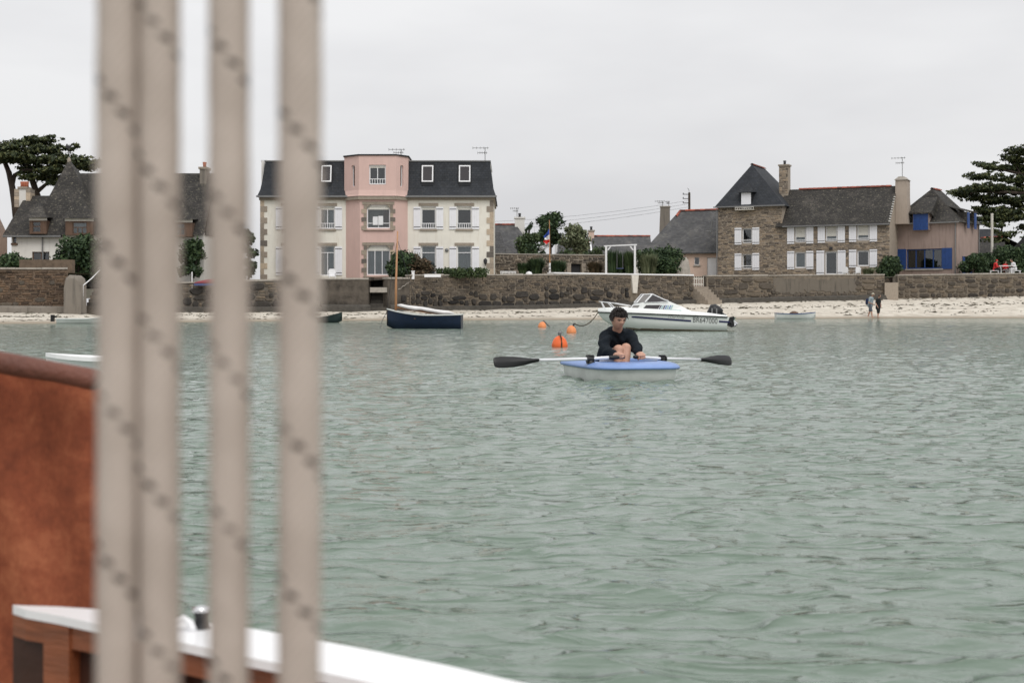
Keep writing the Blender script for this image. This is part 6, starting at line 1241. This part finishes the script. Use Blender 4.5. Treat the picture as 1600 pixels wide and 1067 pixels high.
limb(body, [rh, rk_], [.082, .056]); limb(body, [rk_, rk_.lerp(ra, .4), ra], [.053, .053, .036]); limb(body, [lh, lk], [.082, .056]); limb(body, [lk, lk.lerp(la, .4), la], [.053, .053, .036])
for a_ in (ra, la): limb(body, [a_ + Vector((0, .04, -.03)), a_ + Vector((.03, -.15, -.06))], [.036, .026])
face = Vector((.40, -.88, -.22)); HM = head_shape(body, P(965.8, 498.5, 15.12), face, Vector((.02, 0, 1)), .224)
hand(body, rw, rg, (.99, -.05, .0), (0, -.25, .97)); hand(body, lw, lg, (.97, .25, .0), (0, -.2, .98))
rower = fuse('person', body, .006, 'skin', 4, None, tuple(RB)); tag(rower, 'dark-haired rower in a navy sweater, knees drawn up, facing the camera', 'person')
sw = MB(); limb(sw, [pel + Vector((-.02, .02, .01)), wst, che, upc], [.148, .136, .150, .112], 18, 1.12); limb(sw, [rs + Vector((-.005, 0, .0)), upc + Vector((0, 0, -.01)), ls], [.072, .100, .072]); limb(sw, [upc, nb - Vector((0, 0, .01))], [.09, .066])
limb(sw, [rs, rs.lerp(re, .5), re], [.069, .061, .056]); limb(sw, [re, re.lerp(rw, .55), rw], [.062, .054, .041]); limb(sw, [ls, ls.lerp(le, .5), le], [.069, .060, .056]); limb(sw, [le, le.lerp(lw, .55), lw], [.062, .055, .041])
limb(sw, [pel + Vector((-.11, -.05, .03)), wst + Vector((-.08, -.03, 0))], [.07, .06])
swo = fuse('sweater', sw, .008, 'sweater', 4, rower)
_co = np.array([v.co[:] for v in swo.data.vertices]); _no = np.array([v.normal[:] for v in swo.data.vertices])
_d = np.array([.007 * math.sin(c_[2] * 58 + 18 * c_[0] + 3 * math.sin(c_[0] * 20)) + .014 * mnoise.noise(Vector((c_[0] * 13, c_[1] * 13, c_[2] * 17))) for c_ in _co])
_d = np.clip(_d, -.004, .02)
swo.data.vertices.foreach_set('co', (_co + _no * _d[:, None]).astype(np.float32).ravel()); swo.data.update()
sh = MB(); limb(sh, [pel, rh, rh.lerp(rk_, .5)], [.15, .108, .092]); limb(sh, [pel, lh, lh.lerp(lk, .5)], [.15, .108, .092]); fuse('shorts', sh, .009, 'shorts_white', 4, rower)
# hair: short sides, tousled fringe combed forward
hb_ = MB(); g = random.Random(8); S = .224; hb_.smooth = True; n, ms = 16, 30; vs_ = []
for i in range(n + 1):
    th = math.pi * .56 * i / n
    for j in range(ms):
        ph = 2 * math.pi * j / ms; x, y, z = math.sin(th) * math.sin(ph), math.sin(th) * math.cos(ph), math.cos(th); lim = .56
        lift = 1.03 + .04 * mnoise.noise(Vector((x * 4, y * 4, z * 4))) + .02 * g.random(); zz = z * .53 * lift
        if y > .35 and zz < .20: zz = .20 + (zz - .2) * .15
        vs_.append(Vector((x * .36 * lift, y * .43 * lift - .02, zz + .01)) * S)
hb_.add(vs_, [(i * ms + j, i * ms + (j + 1) % ms, (i + 1) * ms + (j + 1) % ms, (i + 1) * ms + j) for i in range(n) for j in range(ms)], HM)
for i in range(420):                                                              # locks
    ph = g.uniform(0, 6.283); th = math.acos(g.uniform(.05, 1)); x, y, z = math.sin(th) * math.sin(ph), math.sin(th) * math.cos(ph), math.cos(th)
    p0 = Vector((x * .36, y * .43 - .02, z * .53)) * S * 1.0; fwd = Vector((g.uniform(-.25, .35), .9 if y > -.2 else .2, -.30 if z < .75 else .12)); l = g.uniform(.08, .15) * S * (1.35 if y > .2 else .5)
    if z < .45 and y > .3: continue
    p1 = p0 + (fwd * .5 + Vector((x, y, z)) * .5).normalized() * l * .6; p2 = p1 + (fwd + Vector((0, 0, -.5))).normalized() * l * .7; hb_.tube([HM @ p0, HM @ p1, HM @ p2], [.009, .007, .002], 5)
hb_.build('hair', 'hair', rower, world=True)
for e in (-1, 1):
    m = MB(); m.smooth = True; m.lathe([(.001, -.028 * S), (.022 * S, -.018 * S), (.030 * S, 0), (.022 * S, .018 * S), (.001, .028 * S)], 10, HM @ Matrix.Translation(Vector((e * .135, .355, .0)) * S)); m.build('eye', 'eye_dark', rower, world=True)
    m = MB(); m.tube([HM @ (Vector((e * .05, .415, .055)) * S), HM @ (Vector((e * .14, .405, .075)) * S), HM @ (Vector((e * .22, .34, .05)) * S)], [.016 * S, .018 * S, .010 * S], 6); m.build('eyebrow', 'hair', rower, world=True)
m = MB(); m.smooth = True; m.tube([HM @ (Vector((-.085, .355, -.275)) * S), HM @ (Vector((0, .385, -.278)) * S), HM @ (Vector((.085, .355, -.275)) * S)], [.008 * S, .020 * S, .008 * S], 6); m.build('mouth', 'lips', rower, world=True)
# his dinghy
C0 = Vector((1.14, 15.32, 0)); ps = R(12); T = thing('rowing_dinghy', 'small plastic tub dinghy, pale grey hull and light blue rim, with the rower aboard', 'boat', tuple(C0), ps)
def se(a, b, n_, k_, z, bow=0.0, seg=56):
    out_ = []
    for i in range(seg):
        t_ = 2 * math.pi * i / seg; c_, s_ = math.cos(t_), math.sin(t_); r_ = (abs(c_) ** n_ + abs(s_) ** n_) ** (-1 / n_); out_.append((b * k_ * c_ * r_, a * k_ * s_ * r_, z))
    return out_
a_, b_, n_ = .87, .478, 5.0
m = MB(); m.smooth = True; m.loft([se(a_, b_, n_, kk, z) for kk, z in ((.60, -.12), (.80, -.10), (.90, -.05), (.945, .0), (.972, .06), (.985, .115), (.985, .126))], True, True, False); m.build('hull', 'tub_grey', T)
m = MB(); m.smooth = True; m.loft([se(a_, b_, n_, kk, z) for kk, z in ((.98, .122), (1.028, .122), (1.042, .130), (1.038, .145), (1.015, .158), (.98, .170), (.94, .179), (.90, .184))] + [se(a_ * ky, b_ * kx, 3.2, 1.0, z) for ky, kx, z in ((.66, .80, .190), (.62, .77, .186), (.605, .755, .15), (.60, .74, .05), (.55, .70, .03), (.02, .02, .028))], True, False, True); m.build('rim', 'tub_blue', T)
m = MB(); m.box(-.38, .38, .05, .34, .031, .13); m.build('seat', 'tub_blue', T)
# oars
def oar(label, tip, root, lock, gripend, lockbase):
    tip, root, lock, ge = (Vector(p) for p in (tip, root, lock, gripend)); t_ = thing('oar', label, 'oar', tuple(lock), 0, 'pair of oars'); d_ = (ge - root).normalized(); hnd = ge - d_ * .16
    m = MB(); m.smooth = True; m.tube([root - d_ * .06, lock, hnd], .0165, 12); m.build('shaft', 'oar_white', t_, world=True)
    m = MB(); m.smooth = True; m.tube([hnd - d_ * .012, hnd, ge - d_ * .02, ge], [.019, .021, .021, .017], 12); m.build('grip', 'black_plastic', t_, world=True)
    ax_ = (tip - root).normalized(); L_ = (tip - root).length; upv = Vector((0, .35, .94)); upv = (upv - ax_ * upv.dot(ax_)).normalized(); nv = ax_.cross(upv); m = MB(); m.smooth = True; rings_ = []
    for u, w_, th_ in ((0, .018, .018), (.12, .024, .017), (.3, .040, .013), (.55, .056, .010), (.8, .060, .008), (.94, .056, .007), (.99, .044, .006), (1.0, .036, .004)):
        c_ = root + ax_ * L_ * u + nv * .02 * math.sin(u * math.pi); rings_.append([c_ + upv * w_ * math.cos(q_) + nv * (th_ * math.sin(q_) * (1 + .8 * (abs(math.cos(q_)) < .3))) for q_ in [k_ * 2 * math.pi / 14 for k_ in range(14)]])
    m.loft(rings_, True, True, True); m.build('blade', 'black_plastic', t_, world=True)
    lb = Vector(lockbase); m = MB(); m.tube([lock - d_ * .035, lock + d_ * .035], .034, 10); m.box(-.03, .03, -.03, .03, 0, .02, Matrix.Translation(lock + Vector((0, 0, .02)))); m.tube([lock - d_ * .045, lock - d_ * .03], .042, 10); m.smooth = False
    m.lathe([(.050, 0), (.046, .012), (.018, .05), (.014, max(.06, lock.z - lb.z - .02))], 10, Matrix.Translation(lb)); m.build('oarlock', 'black_plastic', t_, world=True); return t_
ll = P(923, 560.5, 14.75); oar('oar with black blade reaching out to the left side of the picture', P(771.5, 566, 14.3), P(841, 562.8, 14.5), ll, P(976, 557.6, 14.73), (ll.x, ll.y, .174))
lr = P(1034, 560.3, 15.25); oar('oar with black blade reaching out to the right side of the picture', P(1142.5, 563.5, 16.3), P(1094, 562, 15.85), lr, P(991, 557.7, 14.88), (lr.x, lr.y, .168))

# the two walkers and the picnic people: simple full figures
def figure(label, px, foot_py, Y, hgt, face_deg, pose, mats, group, seed=1, extras=()):
    q_ = P(px, foot_py, Y); z0_ = pose.get('z0', q_.z); B = Vector((q_.x, q_.y, z0_)); s = hgt; a = R(face_deg); fw = Vector((math.sin(a), -math.cos(a), 0)); rt = Vector((math.cos(a), math.sin(a), 0)); V = lambda r_, f_, u: B + rt * r_ * s + fw * f_ * s + Vector((0, 0, u * s))
    hip, kn, an = pose['hip'], pose['knee'], pose['ankle']; lean = pose.get('lean', .02); sh_z = hip[2] + .30; body = MB(); top = MB(); bot = MB()
    neck = V(0, hip[1] + lean * 1.2, sh_z + .035); hd = V(0, hip[1] + lean * 1.8 + pose.get('nod', .02), sh_z + .115)
    limb(body, [V(0, hip[1], hip[2]), V(0, hip[1] + lean * .6, hip[2] + .16), V(0, hip[1] + lean, sh_z - .03)], [.075 * s, .07 * s, .075 * s], 12, 1.25); limb(body, [V(0, hip[1] + lean, sh_z - .02), neck, hd], [.045 * s, .03 * s, .03 * s]); limb(top, [V(0, hip[1], hip[2] - pose.get('hem', .02)), V(0, hip[1] + lean * .6, hip[2] + .16), V(0, hip[1] + lean, sh_z - .03)], [.092 * s, .084 * s, .088 * s], 14, 1.25)
    head_shape(body, hd + Vector((0, 0, .02 * s)), fw + Vector((0, 0, pose.get('look', -.2))), Vector((0, 0, 1)), .135 * s); limb(top, [V(-.10, hip[1] + lean, sh_z - .02), V(.10, hip[1] + lean, sh_z - .02)], [.05 * s, .05 * s])
    for i, sd_ in enumerate((-1, 1)):
        h_, k_, f_ = V(sd_ * .05, hip[1], hip[2]), V(sd_ * .055, *kn[i]), V(sd_ * .055, *an[i]); limb(body, [h_, k_], [.052 * s, .034 * s]); limb(body, [k_, k_.lerp(f_, .35), f_], [.033 * s, .033 * s, .02 * s]); limb(body, [f_ - Vector((0, 0, .01 * s)), f_ + fw * .085 * s - Vector((0, 0, .016 * s))], [.022 * s, .016 * s])
        e_ = pose['leg_cover']; limb(bot, [h_, h_.lerp(k_, min(1, e_))], [.066 * s, .052 * s]); 
        if e_ > 1: limb(bot, [k_, k_.lerp(f_, e_ - 1)], [.048 * s, .038 * s])
        S_, E_, W_2 = V(sd_ * .115, hip[1] + lean, sh_z - .02), V(sd_ * (.15), *pose['elbow'][i]), V(sd_ * pose.get('hx', .12), *pose['wrist'][i]); limb(body, [S_, E_], [.03 * s, .024 * s]); limb(body, [E_, W_2], [.024 * s, .017 * s]); dd = (W_2 - E_).normalized(); limb(body, [W_2, W_2 + dd * .045 * s], [.019 * s, .015 * s])
        for o_ in (-.012, -.004, .004, .012): limb(body, [W_2 + dd * .04 * s + rt * o_ * s, W_2 + dd * .085 * s + rt * o_ * s + fw * .008 * s], [.006 * s, .0045 * s], 6)
        limb(body, [W_2 + dd * .015 * s + fw * .012 * s, W_2 + dd * .05 * s + fw * .026 * s], [.007 * s, .005 * s], 6); limb(top, [S_, S_.lerp(E_, pose.get('sleeve', .7))], [.043 * s, .037 * s])
        if pose.get('sleeve', .7) >= 1: limb(top, [E_, E_.lerp(W_2, .9)], [.035 * s, .027 * s])
    limb(bot, [V(0, hip[1], hip[2] + .05), V(0, hip[1], hip[2] - .02)], [.082 * s, .08 * s], 12, 1.2)
    o = fuse('person', body, .012, 'skin', 3, None, tuple(B)); tag(o, label, 'person', group); fuse('top', top, .016, mats[0], 3, o); fuse('trousers' if pose['leg_cover'] > 1 else 'shorts', bot, .014, mats[1], 3, o)
    hm = MB(); hm.smooth = True; c_ = hd + Vector((0, 0, .035 * s)) - fw * .008 * s; R3 = Matrix.Translation(c_) @ Matrix.Diagonal((.056 * s, .064 * s, .062 * s, 1)); hm.lathe([(.98, -.25), (1.0, 0), (.93, .4), (.7, .75), (.35, .96), (.02, 1.03)], 14, R3)
    if mats[2] in ('hat_straw',): hm.lathe([(1.55, .08), (1.5, .16), (.95, .25), (.9, .3)], 14, R3)
    hm.build('hat' if mats[2] == 'hat_straw' else ('hood' if mats[2] == 'cloth_red' else 'hair'), mats[2], o, world=True)
    for nm, mt, pts, rad in extras: m = MB(); limb(m, [V(*p) for p in pts], [r_ * s for r_ in rad], 12, 1.2); fuse(nm, m, .014, mt, 3, o)
    return o
walk = dict(hip=(0, 0, .52), knee=[(.07, .28), (-.02, .28)], ankle=[(.10, .03), (-.10, .04)], elbow=[(-.02, .63), (.0, .63)], wrist=[(.10, .58), (.08, .56)], leg_cover=.95, lean=.05, nod=.04, look=-.35, hx=.06, hem=.03)
figure('walker in pale hat and grey shirt carrying a navy backpack on the sand', 1359.5, 496.3, 103.2, 1.74, 62, walk, ('shirt_grey', 'shorts_grey', 'hat_straw'), 'people walking on the sand', 1, [('backpack', 'pack_navy', [(0, -.11, .60), (0, -.10, .74)], (.075, .07))])
w2 = dict(hip=(0, 0, .52), knee=[(.03, .28), (.01, .28)], ankle=[(.03, .03), (-.06, .03)], elbow=[(-.02, .64), (.02, .64)], wrist=[(.05, .50), (.07, .50)], leg_cover=1.3, lean=.02, nod=.04, look=-.5, hem=.10)
figure('walker dressed all in black holding sandals on the sand', 1372, 496.3, 103.0, 1.62, 40, w2, ('cloth_black', 'cloth_black', 'hair_brown'), 'people walking on the sand', 2, [('sandals', 'hat_straw', [(.10, .10, .44), (.13, .16, .42)], (.016, .013))])
sit = dict(hip=(0, 0, .27), knee=[(.24, .28), (.24, .28)], ankle=[(.24, .03), (.24, .03)], elbow=[(.08, .40), (.08, .40)], wrist=[(.22, .42), (.22, .42)], leg_cover=1.8, lean=.04, nod=.03, look=-.2, sleeve=1.0)
zt = P(1572, 428.5, 119.8).z - .04
figure('seated person in a red hooded top at the picnic table', 1554.5, 428, 119.6, 1.62, 80, {**sit, 'z0': zt}, ('cloth_red', 'cloth_black', 'cloth_red'), 'people at the picnic table', 3)
figure('seated person in red and white facing across the picnic table', 1570, 428, 120.6, 1.5, 10, {**sit, 'z0': zt}, ('cloth_red', 'cloth_white', 'hair_brown'), 'people at the picnic table', 4)
figure('seated person in white leaning on the end of the picnic table', 1586, 428, 119.6, 1.68, -75, {**sit, 'z0': zt, 'lean': .10}, ('cloth_white', 'cloth_white', 'hair_brown'), 'people at the picnic table', 5)
for i, (px, Y, lb) in enumerate(((1553.5, 119.6, 'small white bench under the red-hooded person'), (1587, 119.6, 'small white bench under the person in white'), (1570, 120.75, 'small white bench behind the picnic table'))):
    q_ = P(px, 428, Y); t = thing('bench', lb, 'bench', (q_.x, q_.y, zt), 0, 'picnic benches'); m = MB(); m.box(-.4, .4, -.16, .16, .30, .35); m.build('seat', 'white_paint', t)
    for x in (-.33, .33): m = MB(); m.box(x - .03, x + .03, -.13, .13, -.1, .30); m.build('leg', 'white_paint', t)

# ------------------------------------------------------------------ the boat the camera is in: ropes, tan sail, white gunwale
def line(label, pxa, pxb, Y, rad, turn, seed):
    """one braided rope, running up out of the frame"""
    a, b = P((pxa + pxb) / 2, 3200, Y), P((pxa + pxb) / 2 + 4, -7400, Y); n, sg = 420, 20; vs_, uv = [], []; me = bpy.data.meshes.new('halyard'); fs = []
    for i in range(n + 1):
        c_ = a.lerp(b, i / n); zl = (c_ - a).length; rr = rad * (1 + .012 * math.sin(zl * 900) + .02 * mnoise.noise(Vector((zl * 60, seed, 0)))); c_ = c_ + Vector((.0006 * mnoise.noise(Vector((zl * 9, seed, 5))), 0, 0))
        for k_ in range(sg): q_ = 2 * math.pi * k_ / sg; vs_.append(c_ + Vector((rr * math.cos(q_), rr * math.sin(q_), 0)) - a)
    for i in range(n):
        for k_ in range(sg): fs.append((i * sg + k_, i * sg + (k_ + 1) % sg, (i + 1) * sg + (k_ + 1) % sg, (i + 1) * sg + k_))
    me.from_pydata([tuple(v) for v in vs_], [], fs); lay = me.uv_layers.new(name='UVMap'); L_ = (b - a).length
    for p in me.polygons:
        p.use_smooth = True; k0 = p.index % sg; i0 = p.index // sg
        for li, (di, dk) in zip(p.loop_indices, ((0, 0), (0, 1), (1, 1), (1, 0))): lay.data[li].uv = ((k0 + dk) / sg + turn, -(i0 + di) / n * L_)
    me.materials.append(M_['rope']); o = bpy.data.objects.new('halyard', me); COL.objects.link(o); o.location = a; tag(o, label, 'rope', 'flecked ropes close to the camera')
Yr = .52; kr = Yr / F
line('leftmost of the four blurred flecked ropes', 150, 214, Yr, 32 * kr, .15, 1); line('second blurred flecked rope, pressed against the leftmost one', 214.5, 281, Yr + .002, 33 * kr, .62, 2)
line('third blurred flecked rope, standing alone with gaps both sides', 325, 389, Yr, 32 * kr, .86, 3); line('rightmost of the four blurred flecked ropes', 433, 502, Yr, 34.5 * kr, .36, 4)
Yb = 2.02; m = MB(); m.smooth = True; vs_ = []; nx_, nz_ = 40, 60
for i in range(nx_ + 1):
    for j in range(nz_ + 1):
        px = -330 + (520 + 5 * math.sin(j * .2)) * i / nx_; top = 566 + 30 * (px / 150); py = top + (1085 - top) * j / nz_; y = Yb + .02 + .008 * math.sin(px * .021 + j * .05) + .006 * math.sin(px * .05 - j * .09) + .012 * mnoise.noise(Vector((px * .012, py * .004, 1))); vs_.append(P(px, py, y))
m.add(vs_, [(i * (nz_ + 1) + j, (i + 1) * (nz_ + 1) + j, (i + 1) * (nz_ + 1) + j + 1, i * (nz_ + 1) + j + 1) for i in range(nx_) for j in range(nz_)])
q = P(60, 800, Yb); T = thing('tan_sail', 'rust-coloured sail hanging from its rolled upper edge at the picture edge', 'sail', tuple(q)); m.build('cloth', 'tan_sail', T, world=True)
m = MB(); m.smooth = True; pts = [P(-360 + 56 * i, 565 + 30 * ((-360 + 56 * i) / 150) + 1.5 * math.sin(i * 1.3), Yb - .045) for i in range(10)]; m.tube(pts, [16.5 * Yb / F * (1 + .06 * math.sin(i * 2.1)) for i in range(10)], 14, 1.0, 'round'); m.build('rolled_edge', 'tan_roll', T, world=True)
# white gunwale and varnished inside of the boat
zg = H - .39
def gp(px, py, z=zg): Yq = (H - z) * F / (py - YH); return Vector(((px - 800) * Yq / F, Yq, z))
outer = [gp(*p) for p in ((20, 944.5), (40, 945.5), (90, 947), (150, 951), (280, 968), (383, 979.5), (440, 989.5), (500, 1000.5), (560, 1011.5), (690, 1037), (820, 1067), (1000, 1112), (1250, 1180))]
inner_ = [gp(*p) for p in ((20, 945.5), (40, 952), (90, 961), (150, 974), (280, 1002), (383, 1025), (440, 1036.5), (500, 1049), (560, 1062), (690, 1093), (820, 1128), (1000, 1184), (1250, 1270))]
q = gp(400, 1000); T = thing('sailing_boat', 'white gunwale and varnished inside of the boat the ropes belong to', 'boat', (q.x, q.y, 0))
m = MB(); m.smooth = False; dz = Vector((0, 0, -.011)); m.loft([[o_, i_, i_ + dz, o_ + dz] for o_, i_ in zip(outer, inner_)], True, True, True); m.build('gunwale', 'gunwale_white', T, world=True)
m = MB(); m.smooth = True; m.loft([[o_ + dz * 1.02 - (o_ - i_) * .12, o_ + Vector((0, 0, -.2)) - (o_ - i_) * .15, o_ + Vector((0, 0, -.5)) - (o_ - i_) * .5] for o_, i_ in zip(outer, inner_)], False); m.build('planking', 'boat_white', T, world=True)
m = MB(); m.smooth = True; m.loft([[i_ + dz * 1.03 + (o_ - i_) * .45, i_ + dz + Vector((0, 0, -.14)) + (o_ - i_) * .4, i_ + Vector((0, 0, -.5)) + (o_ - i_) * .1] for o_, i_ in zip(outer, inner_)], False); m.build('inner_planking', 'varnish_shaded', T, world=True)  # recess shade is in the colour of this planking
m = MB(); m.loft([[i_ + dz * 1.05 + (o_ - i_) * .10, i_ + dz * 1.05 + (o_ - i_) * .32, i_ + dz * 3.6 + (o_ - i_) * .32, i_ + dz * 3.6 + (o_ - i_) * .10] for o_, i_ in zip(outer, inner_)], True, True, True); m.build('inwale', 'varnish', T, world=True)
for (pa, pb) in ((60, 100), (150, 255), (325, 372), (440, 495), (560, 610)):
    ia, ib = gp(pa, np.interp(pa, [-60, 22, 150, 280, 383, 500, 560], [944, 949, 974, 1002, 1025, 1049, 1062]) + 2), gp(pb, np.interp(pb, [-60, 22, 150, 280, 383, 500, 560, 690], [944, 949, 974, 1002, 1025, 1049, 1062, 1093]) + 2)
    m = MB(); bk = Vector((.02, .035, 0)); dn = Vector((0, 0, -.5)); a, b = ia + dz * 1.1 + bk * .2, ib + dz * 1.1 + bk * .2; m.add([a, b, b + dn, a + dn, a + bk, b + bk, b + dn + bk, a + dn + bk], [(0, 1, 2, 3), (0, 4, 5, 1), (1, 5, 6, 2), (0, 3, 7, 4)]); m.build('rib', 'varnish', T, world=True)
m = MB(); fl = [i_ + (o_ - i_) * .1 for o_, i_ in zip(outer, inner_)]; m.add([(p.x, p.y, .13) for p in fl] + [(.9, -1.0, .13), (-.6, -1.0, .13)], [tuple(range(len(fl) + 1, -1, -1))]); m.build('floor_boards', 'varnish', T, world=True)
# bollard and fairlead on the gunwale
q = gp(314, 981); t = thing('bollard', 'small dark bollard with a pale cap on the white gunwale', 'bollard', tuple(q)); k = q.y / F; m = MB(); m.smooth = True
m.lathe([(14 * k, 0), (11 * k, 3 * k), (9.5 * k, 16 * k), (11.5 * k, 26 * k)], 18); m.build('post', 'black_plastic', t); m = MB(); m.smooth = True; m.lathe([(12 * k, 26.1 * k), (14 * k, 29 * k), (12 * k, 33 * k), (4 * k, 35 * k)], 18); m.build('cap', 'chrome', t)
q = gp(293, 985); t = thing('fairlead', 'white fairlead fitting beside the small bollard', 'fairlead', tuple(q)); m = MB(); m.smooth = True; m.tube([(-16 * k, 0, 14 * k), (-6 * k, 0, 20 * k), (4 * k, 0, 12 * k), (8 * k, 0, 0)], [4.5 * k, 5 * k, 6 * k, 7 * k], 10, 1, 'round'); m.build('horn', 'white_paint', t); m = MB(); m.box(-18 * k, 14 * k, -8 * k, 8 * k, 0, 3.5 * k); m.build('base_plate', 'chrome', t)
